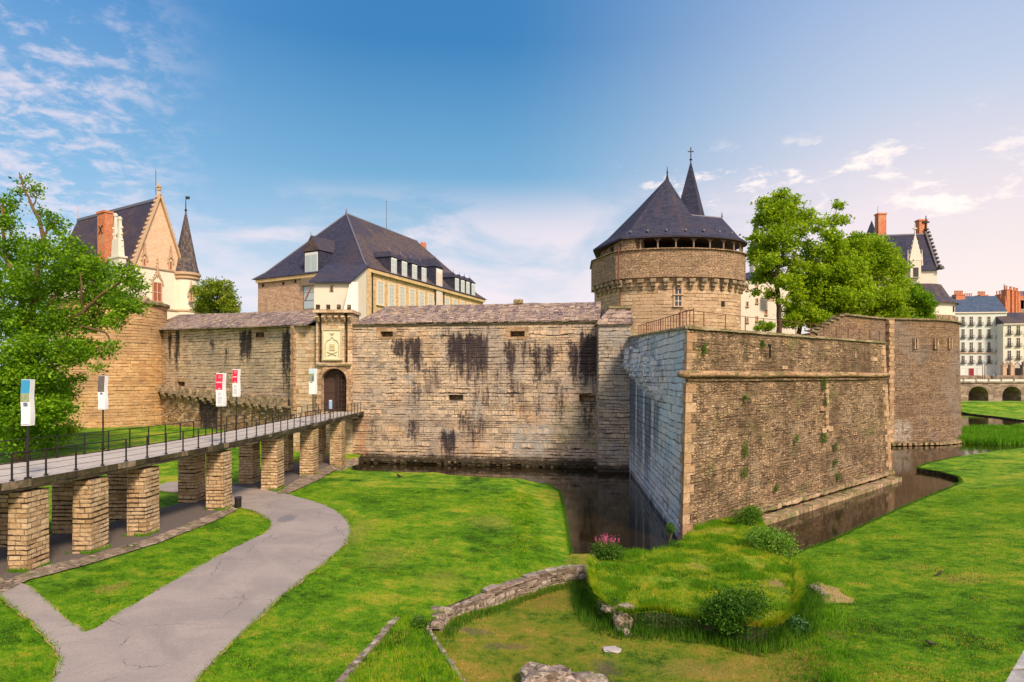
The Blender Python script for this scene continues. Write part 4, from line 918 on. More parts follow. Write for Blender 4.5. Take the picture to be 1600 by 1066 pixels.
mb = MB(); mb.box((-18.0, 73.2, 5.55), (1.7, 1.8, .3)); mb.build('edge_stone', M_plinth, br)
PM = masonry('pier_stone', [(0, (.40, .25, .13)), (.3, (.60, .42, .25)), (.65, (.52, .36, .21)), (1, (.70, .52, .34))], cw=.48, ch=.21, dash=.95, joint=(.07, .04, .03), light=(.30, .22, .14), bump=.9, mort=.022, warp=.05, rowvar=.12, grain=.5, big=[((.30, .19, .10), .5, .50, .66, .5), ((.66, .50, .36), .6, .52, .68, .5)], spots=.4)
def pier(x, y, w, dpt, sc=1.0):
    zg = h_west(x, y) - .1; zt_ = ZD - .46
    mb = MB(); o1 = [(x - w / 2 * 1.03, y - dpt / 2 * 1.03), (x + w / 2 * 1.03, y - dpt / 2 * 1.03), (x + w / 2 * 1.03, y + dpt / 2 * 1.03), (x - w / 2 * 1.03, y + dpt / 2 * 1.03)]
    rows = []; nz_ = 16
    P8 = [(-1, -1), (0, -1), (1, -1), (1, 0), (1, 1), (0, 1), (-1, 1), (-1, 0)]
    lowp = []
    for i in range(nz_ + 1):
        z = lerp(zg, zt_, i / nz_); j = .02
        rows.append([(x + a_ * w / 2 * (1.03 - .03 * i / nz_) + j * nz(z * 3, a_ * 2 + b_, 1, x), y + b_ * dpt / 2 * (1.03 - .03 * i / nz_) + j * nz(z * 3, a_ + b_ * 3, 1, y), z) for a_, b_ in P8])
    for i in range(nz_):
        u = x * 3.7
        for k in range(8):
            k2 = (k + 1) % 8; L = w / 2 if k in (0, 1, 4, 5) else dpt / 2
            A, B, C2, D = rows[i][k], rows[i][k2], rows[i + 1][k2], rows[i + 1][k]
            mb.face([A, B, C2, D], [(u, A[2]), (u + L, B[2]), (u + L, C2[2]), (u, D[2])]); u += L
    mb.face(rows[-1]); o = mb.build('pier', PM, br)
    return o
near_p = [(41, 896, 25.0), (142, 871, 28.0), (227, 846, 31.4), (348, 805, 38.3), (433.5, 772, 46.7), (490, 745, 54.8), (534, 726, 63.6)]
for i, (px_, py_, Y_) in enumerate(near_p):
    xr = (px_ - CX) / F * Y_   # front right corner
    wq = (.72, .8, .9, 1.0, 1.15, 1.15, 1.15)[i]; pier(xr - wq / 2, Y_ + .62, wq, 1.2 if i < 4 else 1.4)
for px_, Y_ in ((8, 29.2), (83, 32.0), (170, 35.2), (278, 41.2), (377, 49.6), (440, 57.5), (503, 65.5)):
    xr = (px_ - CX) / F * Y_; xr = min(max(xr, FX(Y_) + .95), FX(Y_) + 1.5); pier(xr - .5, Y_ + .6, 1.1, 1.3)
# railing: posts with thin cables
def rail(fx_, inset, y0, y1, step_, h_=1.05):
    y = y0; prev = None; k = 0; tops = []
    while y < y1:
        x = fx_(y) + inset; mb = MB(); mb.box((x, y, ZD + h_ / 2 + .05), (.055, .055, h_)); mb.box((x, y, ZD + .075), (.12, .12, .05)); mb.build('railing_post', M_iron, br); tops.append((x, y)); y += step_
    for z in (.25, .5, .78, 1.06):
        mb = MB(); mb.tube([(x, y, ZD + .05 + z) for x, y in tops], .022 if z > 1 else .009, 5); mb.build('railing_cable', M_iron, br)
rail(NX, -.12, 16.2, 73.3, 1.42); rail(FX, .12, 20.0, 73.3, 1.5)

# banners on poles
def banner(px_, side, Y_, top, bot, w, cols, label, blocks=()):
    x = (NX(Y_) - .15) if side else (FX(Y_) + .15)
    if px_ is not None: x = (px_ - CX) / F * Y_
    zt_, zb = zy(top, Y_), zy(bot, Y_)
    r = thing('banner_pole', label, 'banner', (x, Y_, ZD), 'banners along the footbridge')
    mb = MB(); mb.tube([(x, Y_, ZD - .1), (x, Y_, zt_ + .08)], .045, 8); mb.lathe((x, Y_), [(.0, ZD + .02), (.13, ZD + .02), (.13, ZD + .09), (.05, ZD + .1)], 10); mb.build('pole', M_iron, r)
    mf, msd = cols; H = zt_ - zb; a_ = R(22)
    mb = MB(); hw = w / 2; dp = w * .42
    # a three-sided printed sleeve: printed face towards the path, white return
    D_ = math.hypot(x, Y_); rh = Vector((Y_, -x)) / D_; th = Vector((-x, -Y_)) / D_; cc = Vector((x, Y_)); f0 = cc - rh * hw; f1 = cc + rh * hw * .35 + th * w * .32; f2 = cc + rh * hw - th * w * .1
    n = 7; bow = lambda i: .02 * math.sin(i * 1.1)
    r_ = [[(f0.x + bow(i), f0.y, lerp(zb, zt_, i / n)), (f1.x + bow(i), f1.y, lerp(zb, zt_, i / n)), (f2.x + bow(i), f2.y, lerp(zb, zt_, i / n))] for i in range(n + 1)]
    mb.grid(r_, closed=True); mb.face(r_[-1]); mb.face(list(reversed(r_[0])))
    o = mb.build('banner', msd, r); fd = (f1 - f0); fn = Vector((fd.y, -fd.x)).normalized()
    for j, (v0, v1, u0, u1, m_) in enumerate(blocks):
        mb = MB(); a0_ = f0 + fd * u0 + fn * (.012 + .004 * j); a1_ = f0 + fd * u1 + fn * (.012 + .004 * j)
        zz0, zz1 = zb + H * v0, zb + H * v1; rr = []
        for i in range(5):
            z = lerp(zz0, zz1, i / 4); b_ = .02 * math.sin((z - zb) / H * n * 1.1); rr.append([(a0_.x + b_, a0_.y, z), (a1_.x + b_, a1_.y, z)])
        back = [[(p[0] - fn.x * .008, p[1] - fn.y * .008, p[2]) for p in row] for row in rr]
        mb.grid(rr); mb.build('print', m_, o)
    return r
Wb = simple('banner_white', (.76, .77, .80), .7, var=.05); Rb = simple('banner_red', (.72, .012, .07), .7, var=.08); Bb = simple('banner_blue', (.03, .28, .55), .7, var=.35, scale=9)
Db = simple('banner_photo_dark', (.12, .10, .10), .7, var=.9, scale=14); Pb = simple('banner_photo_pale', (.50, .52, .66), .7, var=.4, scale=12); Gb = simple('banner_photo_green', (.25, .30, .18), .7, var=.8, scale=12); Sb = simple('banner_sky', (.45, .66, .80), .7, var=.15); Tb = simple('banner_text', (.12, .14, .25), .7); Pk = simple('banner_pink', (.80, .45, .52), .7); Bl = simple('banner_slate_blue', (.25, .38, .60), .7, var=.2)
banner(43.5, 1, 25.4, 593, 665, .44, (Bb, Wb), 'blue and white banner on a pole, nearest the camera on the bridge', [(.70, .99, .02, .97, Bb), (.52, .70, .02, .97, Gb), (.42, .50, .3, .75, Tb), (.03, .40, .02, .97, simple('banner_pale_blue', (.66, .72, .82), .7))])
banner(161, 0, 35.7, 587, 640, .48, (Db, Wb), 'dark topped banner on a pole in front of the round tower', [(.52, .99, .02, .97, Db), (.44, .50, .35, .7, Tb), (.03, .43, .02, .97, simple('banner_ice', (.66, .76, .80), .7))])
for px_, sd_, Y_, tp, bt, lb in ((345.5, 1, 38.3, 583, 635, 'red and white banner on the near railing, in front of the black stain'), (369.5, 0, 49.0, 577, 620, 'smaller red and white banner on the far railing, right of the black stain')):
    banner(px_, sd_, Y_, tp, bt, .56, (Rb, Wb), lb, [(.50, .97, .02, .97, Rb), (.90, .915, .3, .8, Pk), (.85, .865, .35, .75, Pk), (.70, .74, .1, .9, Pk), (.52, .55, .4, .7, Pk), (.03, .48, .02, .97, Wb), (.08, .30, .2, .85, Pb), (.33, .42, .3, .8, Pb)])
banner(489, 1, 54.6, 576, 616, .68, (Sb, Wb), 'sky blue and white banner on a pole just before the arched gate', [(.80, .98, .02, .97, Sb), (.50, .80, .02, .97, Gb), (.52, .70, .6, .95, Tb), (.45, .48, .3, .7, Tb)])
r = thing('sign_stand', 'small blue notice panel on a stand in front of the gate doors', 'sign', (-17.0, 60.2, ZD))
mb = MB(); mb.bar((-17.05, 60.2, ZD), (-17.05, 60.2, ZD + 1.1), .07); mb.box((-17.05, 60.2, ZD + .03), (.4, .3, .05)); mb.build('stand', M_iron, r)
mb = MB(); mb.box((-17.05, 60.16, 7.35), (.30, .06, .85)); o = mb.build('panel', Bl, r)
mb = MB(); mb.box((-17.05, 60.12, 7.68), (.2, .01, .08)); mb.build('print', Wb, o)

# litter bin
q = at(372, 798, 1.68); r = thing('litter_bin', 'black cylindrical litter bin beside a stone pier and the path', 'bin', q)
mb = MB(); mb.lathe((q.x, q.y), [(.17, q.z), (.19, q.z + .05), (.19, q.z + .8), (.16, q.z + .82)], 20); mb.build('body', M_iron, r, smooth=False)
mb = MB(); mb.lathe((q.x, q.y), [(.21, q.z + .76), (.235, q.z + .78), (.235, q.z + .84), (.20, q.z + .86), (.16, q.z + .855), (.15, q.z + .8)], 20); mb.build('rim', simple('bin_rim', (.04, .03, .05), .4), r)
mb = MB()
for k in range(12): a_ = k * math.pi / 6; mb.box((q.x + .193 * math.cos(a_), q.y + .193 * math.sin(a_), q.z + .42), (.012, .03, .68), a_)
mb.build('rib', M_iron, r)

# ------------------------------------------------------------------ building kit
def wn(P0, P1):
    d_ = (P1 - P0).normalized(); return d_, Vector((d_.y, -d_.x))
def window(par, P0, P1, px0=None, px1=None, py0=None, py1=None, s=None, w=None, z0=None, z1=None, bars=(1, 2), fm=None, gm=None, fw=.09, name='window', surround=None, sill=True, proud=.05):
    """a window on the wall P0->P1, its pane a child"""
    d_, nf = wn(P0, P1); rz_ = math.atan2(d_.y, d_.x)
    if px0 is not None:
        a_, b_ = hit(P0, P1, px0), hit(P0, P1, px1); c_ = (a_ + b_) / 2; w = (b_ - a_).length; z0, z1 = zy(py1, c_.y), zy(py0, c_.y)
    else: c_ = P0 + d_ * s
    h_ = z1 - z0; mb = MB(); zc = (z0 + z1) / 2
    def bx(off, wd, zc_, hh, pr, dp=.14):
        q = c_ + d_ * off + nf * pr; mb.box((q.x, q.y, zc_), (wd, dp, hh), rz_)
    sm = surround if surround else 0
    bx(-w / 2 - sm / 2 + fw * .5, fw + sm, zc, h_, proud); bx(w / 2 + sm / 2 - fw * .5, fw + sm, zc, h_, proud); bx(0, w + 2 * sm, z1 + fw / 2 + sm / 4, fw + sm / 2, proud + .004)
    if sill: bx(0, w + 2 * sm + .2, z0 - .06, .14, proud + .08, .3)
    fr_ = mb.build(name, fm or M_frame, par)
    mb = MB(); q = c_ + nf * (proud - .03); mb.box((q.x, q.y, zc), (w, .1, h_), rz_); mb.build('pane', gm or M_glass, fr_)
    if bars:
        mb = MB(); nv, nh = bars
        for i in range(nv): bx(-w / 2 + w * (i + 1) / (nv + 1), .07, zc, h_, proud + .0, .12)
        for i in range(nh): bx(0, w, z0 + h_ * (i + 1) / (nh + 1), .06, proud + .003, .12)
        mb.build('glazing_bar', M_frame if fm is None or fm is M_trim else fm, fr_)
    return fr_
def P3(p, z): return (p.x, p.y, z)
def poly_solid(mb, outline, z0, z1): mb.prism([(p[0], p[1], z0) for p in outline], [(p[0], p[1], z1) for p in outline])

# ---- central building (hipped slate roof)
Fl, Fc, Fr = Vector((-44.7, 112.6)), Vector((-22.7, 100.0)), Vector((-6.4, 141.7)); Fb = Fr + (Fl - Fc)
cb = thing('long_building', 'long two storey stone building under a steep hipped slate roof with white dormers', 'building', (-33, 106, 12))
M_cbs = masonry('pink_shade_rubble', [(0, (.42, .25, .17)), (.5, (.55, .35, .25)), (1, (.62, .42, .31))], kind_='vor', cw=.5, ch=.3, dash=0, grain=.3, bump=.5, joint=(.5, .36, .27), light=(.6, .45, .35), mort=.02, spots=.55)  # side turned from the sun: pinker shade put into the rubble colour
M_cbf = masonry('ochre_sunlit_rubble', [(0, (.50, .33, .17)), (.5, (.64, .45, .25)), (1, (.70, .52, .32))], kind_='vor', cw=.5, ch=.3, dash=0, grain=.3, bump=.5, joint=(.5, .38, .25), light=(.65, .5, .35), mort=.02, spots=.4)  # same rubble with warm sunlight put into its colour
mb = MB(); uv_ = None
for (a_, b_, m_) in ((Fl, Fc, 0), (Fc, Fr, 1), (Fr, Fb, 1), (Fb, Fl, 0)):
    L = (b_ - a_).length; mb.face([P3(a_, 11), P3(b_, 11), P3(b_, 27), P3(a_, 27)], [(0, 11), (L, 11), (L, 27), (0, 27)], m_)
mb.face([P3(p, 27) for p in (Fl, Fc, Fr, Fb)]); mb.build('wall', [M_cbs, M_cbf], cb)
dl, nl = wn(Fl, Fc); ds, ns = wn(Fc, Fr)
def off(p, a_, b_): return p + a_ + b_
ev = [Fl - dl * .7 + nl * .7, Fc + nl * .7 + ns * .7, Fr + ds * .7 + ns * .7, Fb + ds * .7 - dl * .7]
ml, mr = (Fl + Fc) / 2, (Fb + Fr) / 2; r0 = ml + ds * 10.2; r1 = mr - ds * 9.0; ZR = 39.4
mb = MB(); E = [P3(p, 26.95) for p in ev]; I = [P3(p.lerp((ml + mr) / 2, .10), 28.2) for p in ev]
RR0, RR1 = P3(r0, ZR), P3(r1, ZR)
kk = lambda e_, r_: tuple(Vector(e_).lerp(Vector(r_), .14) - Vector((0, 0, .45)))
K = [kk(E[0], RR0), kk(E[1], RR0), kk(E[2], RR1), kk(E[3], RR1)]
for i in range(4): j = (i + 1) % 4; mb.face([E[i], E[j], K[j], K[i]])
mb.face([K[0], K[1], RR0]); mb.face([K[1], K[2], RR1, RR0]); mb.face([K[2], K[3], RR1]); mb.face([K[3], K[0], RR0, RR1])
mb.face(list(reversed(E))); rf = mb.build('roof', M_slate, cb)
# the long slope takes the browner tone
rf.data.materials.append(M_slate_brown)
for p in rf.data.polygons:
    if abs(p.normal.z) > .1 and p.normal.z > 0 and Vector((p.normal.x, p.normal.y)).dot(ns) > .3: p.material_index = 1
mb = MB(); mb.bar(RR0, RR1, .3, .22); mb.bar(K[1], RR0, .22, .16); mb.bar(K[0], RR0, .22, .16); mb.bar(K[1], E[1], .22, .16); mb.bar(K[0], E[0], .22, .16); mb.build('ridge_flashing', M_lead, rf)
mb = MB(); mb.tube([RR0, tuple(Vector(RR0) + Vector((0, 0, 1.0)))], [.2, .03], 6); mb.build('finial', M_lead, rf)
q = Vector(RR0).lerp(Vector(RR1), .52); mb = MB(); mb.tube([q, q + Vector((0, 0, 5.6))], [.07, .04], 6); mb.lathe((q.x, q.y), [(.0, q.z + 5.5), (.12, q.z + 5.6), (0, q.z + 5.75)], 8); mb.build('antenna', M_lead, rf)
q = Vector(RR1) + Vector((1.1, 1.6, -.9)); mb = MB(); mb.box((q.x, q.y, q.z - .2), (1.2, 1.0, 2.0)); mb.lathe((q.x - .3, q.y), [(.2, q.z + .8), (.17, q.z + 1.2)], 8); mb.lathe((q.x + .3, q.y), [(.2, q.z + .8), (.17, q.z + 1.1)], 8); mb.build('chimney', M_brick, rf)
mb = MB(); c0, c1_, c2_ = Fl + nl * .25, Fc + nl * .25 + ns * .25, Fr + ns * .25
mb.bar(P3(c0, 26.6), P3(c1_, 26.6), .5, .55); mb.bar(P3(c1_, 26.6), P3(c2_, 26.6), .5, .55); mb.build('cornice', masonry('cornice_ochre', [(0, (.55, .38, .2)), (1, (.66, .48, .27))], cw=1.5, ch=1, dash=0), cb)
mb = MB(); 
for q in (Fc + ns * .06 + nl * .06,): mb.box((q.x, q.y, 18.8), (.9, .9, 15), math.atan2(dl.y, dl.x))
mb.build('quoin', M_cbf, cb)
mb = MB(); 
for f in (.03, .495, .575): q = Fc + ds * 44.8 * f + ns * .18; mb.tube([(q.x, q.y, 11), (q.x, q.y, 26.4)], .09, 6)
q = Fc - dl * 1.6 + nl * .18; mb.tube([(q.x, q.y, 11), (q.x, q.y, 26.4)], .1, 6); mb.build('drainpipe', M_iron, cb)
Lf = (Fr - Fc).length
M_surr = simple('window_surround', (.70, .58, .42), .8, var=.1)
for k in range(13):
    if k == 6: continue
    window(cb, Fc, Fr, s=Lf * (.084 + .0752 * k), w=1.55, z0=21.5, z1=25.2, bars=(1, 5), fm=M_surr, gm=M_glassp, surround=.35, fw=.08)
    if k < 12: window(cb, Fc, Fr, s=Lf * (.084 + .0752 * k), w=1.55, z0=15.5, z1=19.2, bars=(1, 5), fm=M_surr, gm=M_glassp, surround=.35, fw=.08)
window(cb, Fc, Fr, s=Lf * .53, w=2.4, z0=20.5, z1=23.8, bars=(1, 1), fm=M_surr, gm=M_red_win, surround=.4)
def dormer(par, P0, dv, nv, s_, w_, z0, z1, depth, mat_roof, mat_wall, gm, zr=1.1, face_out=0.15, hip=True, bars=(1, 3), wallm=None):
    c_ = P0 + dv * s_ + nv * face_out; rz_ = math.atan2(dv.y, dv.x); hw = w_ / 2
    a_, b_ = c_ - dv * hw, c_ + dv * hw; ab, bb = a_ - nv * depth, b_ - nv * depth
    mb = MB(); mb.prism([P3(a_, z0), P3(b_, z0), P3(bb, z0), P3(ab, z0)], [P3(a_, z1), P3(b_, z1), P3(bb, z1), P3(ab, z1)]); dm_ = mb.build('dormer', wallm or M_slate, par)
    mb = MB(); o_ = .18; e = [a_ - dv * o_ + nv * o_, b_ + dv * o_ + nv * o_, bb + dv * o_, ab - dv * o_]; rf_, rb = c_ - nv * (.75 if hip else -.15), c_ - nv * (depth + 1.2)
    E_ = [P3(p, z1 + .004) for p in e]; r0_, r1_ = P3(rf_, z1 + zr), P3(rb, z1 + zr)
    mb.face([E_[0], E_[1], r0_]); mb.face([E_[1], E_[2], r1_, r0_]); mb.face([E_[2], E_[3], r1_]); mb.face([E_[3], E_[0], r0_, r1_]); mb.face(list(reversed(E_))); mb.build('dormer_roof', mat_roof, dm_)
    q = c_ + nv * .06; mb = MB(); mb.box(P3(q, (z0 + z1) / 2 - .05), (w_ * .82, .14, (z1 - z0) * .92), rz_); mb.build('window', M_frame, dm_)
    q = c_ + nv * .12; mb = MB(); nv_ = 2
    for i in range(nv_):
        for j in range(bars[1]):
            qq = q + dv * (w_ * .8) * ((i + .5) / nv_ - .5); hh = (z1 - z0) * .86 / bars[1]; mb.box(P3(qq, z0 + .1 + hh * (j + .5)), (w_ * .8 / nv_ - .1, .05, hh - .1), rz_)
    mb.build('pane', gm, dm_)
    mb = MB(); mb.tube([r0_, tuple(Vector(r0_) + Vector((0, 0, .6)))], [.08, .02], 5); mb.build('finial', M_lead, dm_)
    return dm_
for f in (.17, .245, .322, .398, .70, .76, .815, .875): dormer(cb, Fc, ds, ns, Lf * f, 1.9, 26.6, 29.9, 4, M_slate, M_slate, M_glassp, zr=1.1, bars=(2, 3))
dormer(cb, Fc, ds, ns, Lf * .53, 2.8, 22.6, 30.8, 6, M_slate, M_slate, simple('hoist_door', (.66, .56, .5), .6), zr=1.8, bars=(2, 1), wallm=M_slate)
dd = (hit(Fl, Fc, 488) - Fl).length
dormer(cb, Fl, dl, nl, dd, 3.5, 25.6, 30.7, 8, M_slate_brown, M_slate, M_glassp, zr=2.6, hip=False, bars=(1, 1))
window(cb, Fl, Fc, px0=475, px1=499, py0=444, py1=482, bars=(0, 2), fm=M_lead, gm=M_glassp, surround=0, sill=False)
mb = MB(); a_ = hit(Fl, Fc, 474); b_ = hit(Fl, Fc, 499); q = (a_ + b_) / 2 + nl * .2; mb.box(P3(q, zy(440, q.y)), ((b_ - a_).length, .6, 1.3), math.atan2(dl.y, dl.x)); mb.build('balcony_beam', M_timber, cb)
for px_, py_ in ((411, 446), (443, 443), (462, 440), (573, 430)): q = hit(Fl, Fc, min(px_, 567)) + nl * .05; mb = MB(); mb.box(P3(q, zy(py_, q.y)), (.35, .15, .45), math.atan2(dl.y, dl.x)); mb.build('vent', M_dark, cb)

# ---- white annex behind the gate
an = thing('white_annex', 'small whitewashed annex with a lean-to slate roof, just behind the gate tower', 'outbuilding', (-23, 83, 12))
a0_, a1_ = Vector((-25.2, 81.5)), Vector((-20.7, 81.5)); a2_, a3_ = Vector((-19.9, 87.5)), Vector((-25.0, 87.5))
mb = MB()
zl, zh = 22.0, 24.9
mb.v += [P3(a0_, 12), P3(a1_, 12), P3(a2_, 12), P3(a3_, 12), P3(a0_, zl), P3(a1_, zl), P3(a2_, zh), P3(a3_, zh)]
for f in ((0, 1, 5, 4), (1, 2, 6, 5), (2, 3, 7, 6), (3, 0, 4, 7), (4, 5, 6, 7)): mb.f.append(f); mb.uv.append(None); mb.mi.append(0)
mb.build('wall', M_cream, an)
mb = MB(); lo = [(-25.7, 81.0, 21.8), (-20.4, 81.0, 21.8), (-19.6, 87.9, 25.1), (-25.4, 87.9, 25.1)]; mb.prism(lo, [(x, y, z + .22) for x, y, z in lo]); mb.build('roof', M_slate, an)
window(an, a0_, a1_, px0=515.5, px1=521.5, py0=447, py1=456, bars=None, fm=M_trim, sill=False)
window(an, a1_, a2_, px0=552, px1=555, py0=450, py1=458, bars=None, fm=M_trim, sill=False)
mb = MB(); mb.bar((-25.4, 81.3, 21.6), (-26.4, 81.6, 19.6), .14); mb.build('drainpipe', M_red_win, an)
mb = MB(); mb.prism([(-20.6, 76.2, 12), (-18.4, 76.2, 12), (-18.2, 81.4, 12), (-20.6, 81.4, 12)], [(-20.6, 76.2, 15.5), (-18.3, 76.2, 15.5), (-19.6, 81.4, 22), (-20.6, 81.4, 22)]); mb.build('buttress', M_cream, an)

# ------------------------------------------------------------------ round keep tower
KC = Vector((21.6, 88.0)); KR = 9.7; KS = .57; ZP0, ZP1, ZEV = 22.75, 26.35, 28.05
kt = thing('keep_tower', 'massive tan stone tower with corbelled parapet, open timber gallery and pointed slate roof', 'tower', (21.8, 88, 12))
def KP(a_, r): return (KC.x + r * math.cos(a_), KC.y + (r * KS + (r - KR) * .35) * math.sin(a_))
def kring(r, a0=-141, a1=95, n=30, ext=0):
    pts = [KP(R(lerp(a0, a1, k / n)), r) for k in range(n + 1)]; dl_ = r - KR
    return pts + [(12.5 - dl_ * .7, 97 + dl_), (11.95 - dl_ * .8, 90.8)]
M_keep = masonry('keep_ashlar', [(0, (.36, .24, .15)), (.35, (.52, .36, .23)), (.7, (.46, .32, .21)), (1, (.60, .44, .30))], cw=.95, ch=.46, dash=.5, joint=(.13, .085, .06), light=(.60, .46, .33), bump=.6, mort=.032, warp=.04, rowvar=.12, grain=.5, spots=.25, big=[((.30, .22, .17), .18, .5, .66, .4), ((.60, .42, .26), .4, .55, .7, .4)])
M_keepr = masonry('keep_rubble', [(0, (.28, .18, .11)), (.4, (.44, .29, .18)), (.8, (.36, .25, .17)), (1, (.52, .36, .24))], kind_='vor', cw=.45, ch=.22, dash=.3, grain=.45, bump=.9, mort=.02, light=(.45, .33, .23), big=[((.25, .18, .13), .3, .5, .66, .5)])
b0_ = kring(KR); mb = MB(); mb.prism([(x, y, 12) for x, y in b0_], [(x, y, ZP0 + .05) for x, y in b0_]); kb = mb.build('masonry', M_keep, kt)
b1_ = kring(KR + .6); mb = MB(); mb.prism([(x, y, ZP0) for x, y in b1_], [(x, y, ZP1) for x, y in b1_]); mb.build('parapet', M_keepr, kt)
b2_ = kring(KR + .65); mb = MB()
for i in range(len(b2_)):
    p, q = b2_[i], b2_[(i + 1) % len(b2_)]; mb.bar((p[0], p[1], ZP1 + .03), (q[0], q[1], ZP1 + .03), .4, .12)
mb.build('coping', M_keepr, kt)
for k in range(17):
    a_ = R(-138 + k * 9.4); mb = MB()
    for j in range(3):
        x_, y_ = KP(a_, KR + .1 + .14 * j); mb.box((x_, y_, ZP0 - 1.32 + .45 * j), (.42 + .16 * j, .3 + .3 * j, .43), math.atan2(KS * math.cos(a_), -math.sin(a_)), jit=.015)
    mb.build('corbel', M_cor, kt)
pL0, pL1 = Vector(b0_[-1]), Vector(b0_[0])
for k in range(5):
    q = pL0.lerp(pL1, (k + .5) / 5); d_, nf = wn(pL0, pL1); mb = MB()
    for j in range(3): qq = q + nf * (.1 + .14 * j); mb.box(P3(qq, ZP0 - 1.32 + .45 * j), (.42 + .14 * j, .3 + .3 * j, .43), math.atan2(d_.y, d_.x), jit=.015)
    mb.build('corbel', M_cor, kt)
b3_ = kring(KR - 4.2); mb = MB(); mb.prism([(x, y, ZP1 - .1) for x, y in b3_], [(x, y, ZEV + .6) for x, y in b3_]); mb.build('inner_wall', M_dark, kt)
ga, gb, gc = Vector((12.75, 92)), Vector((14.35, 83.9)), Vector((15.9, 83.1)); gq = (ga, gb, gc, Vector((17.5, 84.6)), Vector((16, 92))); mb = MB(); mb.prism([P3(p, ZP1 - .5) for p in gq], [P3(p, ZEV + .1) for p in gq]); mb.build('gallery_wall', M_keepr, kt)
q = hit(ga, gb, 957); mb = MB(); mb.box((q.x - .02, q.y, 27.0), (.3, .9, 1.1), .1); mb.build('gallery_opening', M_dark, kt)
x_, y_ = KP(R(-139), KR + .12); mb = MB(); mb.tube([(x_, y_ - .1, 12), (x_, y_ - .1, ZP0 - 1.4), (x_ - .3, y_ - .75, ZP0 - .2), (x_ - .3, y_ - .75, ZP1), (x_ + .2, y_ + .3, ZEV - .2)], .09, 6); mb.build('drainpipe', M_rust, kt)
for k in range(12):
    a_ = R(-120 + k * 13.5); x, y = KP(a_, KR + .15); tx, ty = -math.sin(a_), KS * math.cos(a_); l_ = math.hypot(tx, ty); tx /= l_; ty /= l_; mb = MB()
    mb.bar((x, y, ZP1), (x, y, ZEV), .18); mb.bar((x, y, ZEV - .7), (x + tx * .5, y + ty * .5, ZEV - .15), .10); mb.bar((x, y, ZEV - .7), (x - tx * .5, y - ty * .5, ZEV - .15), .10); mb.build('gallery_post', M_timber, kt)
ap = Vector((21.35, 88.0, 37.3)); evz = ZEV; er = KR + .85
def sagrow(E, tops, f, sg): return [tuple(Vector((x, y, evz)).lerp(tp, f) - Vector((0, 0, sg))) for (x, y), tp in zip(E, tops)]
P1_, P2_ = (11.55, 91.2), (14.2, 83.1); front = [KP(R(a), er) for a in (-128, -118, -108, -98, -88, -78, -70)]
main_e = [P1_, P2_] + front + [(27.2, 90.5), (24.5, 97.5), (13.0, 98.2)]; tops = [ap] * len(main_e)
mb = MB(); mb.grid([[(x, y, evz - .2) for x, y in main_e], [(x, y, evz) for x, y in main_e], sagrow(main_e, tops, .2, .5), sagrow(main_e, tops, .6, .35), [tuple(ap)] * len(main_e)], closed=True); rf = mb.build('roof', M_slate, kt)
Pb1, Pb2 = Vector((23.2, 88.0, 32.3)), Vector((29.0, 88.4, 31.85)); se = [KP(R(a), er) for a in (-78, -68, -58, -48, -38, -28, -18, -8, 2, 14, 28, 45, 62, 80)]
tops = [Pb1.lerp(Pb2, min(1, k / 4.0)) for k in range(5)] + [Pb2] * 6 + [Pb1.lerp(Pb2, f) for f in (.7, .4, .1)]
mb = MB(); rows = [[(x, y, evz - .2) for x, y in se], [(x, y, evz) for x, y in se], sagrow(se, tops, .3, .4), [tuple(t_) for t_ in tops]]; mb.grid(rows); mb.build('side_roof', M_slate, kt)
mb = MB(); mb.bar(Pb1, Pb2, .22, .15); mb.build('ridge_flashing', M_lead, rf)
sf = [P1_, P2_] + front[:-2] + se + [(24.5, 97.5), (13.0, 98.2)]; mb = MB(); mb.prism([(x, y, evz - .23) for x, y in sf], [(x, y, evz - .21) for x, y in sf]); mb.build('soffit', M_wood, kt)
mb = MB(); mb.tube([ap - Vector((0, 0, .6)), ap + Vector((0, 0, .5)), ap + Vector((0, 0, 1.5))], [.30, .09, .03], 8); mb.lathe((ap.x, ap.y), [(0, ap.z + .6), (.16, ap.z + .75), (0, ap.z + .9)], 8); mb.build('finial', M_iron, rf)
mb = MB(); mb.tube([Pb2, Pb2 + Vector((0, 0, .8))], [.12, .03], 6); mb.build('finial', M_iron, rf)
mb = MB()
for k in range(9): x_, y_ = KP(R(-128 + k * 14), KR + .35); mb.box((x_, y_, evz + .75), (.2, .3, .2))
mb.build('snow_guard', M_lead, rf)
# windows of the keep
aw = math.atan2(-1, .05)
yk = KC.y - KR * KS; q = atY(1059.5, 455, yk); K0, K1 = Vector((q.x - 2, yk - .0)), Vector((q.x + 2, yk + .02))
window(kt, K0, K1, px0=1053.5, px1=1065.5, py0=449, py1=460, bars=(1, 0), fm=M_trim, gm=M_glass, surround=.12)
window(kt, K0, K1, px0=1053.5, px1=1065.5, py0=462.5, py1=478.5, bars=(1, 1), fm=M_trim, gm=M_glass, surround=.12)
a_ = R(-52); q = Vector(KP(a_, KR)); mb = MB(); mb.box((q.x, q.y, zy(475, q.y)), (.2, .55, .65), a_); mb.build('vent', M_dark, kt)
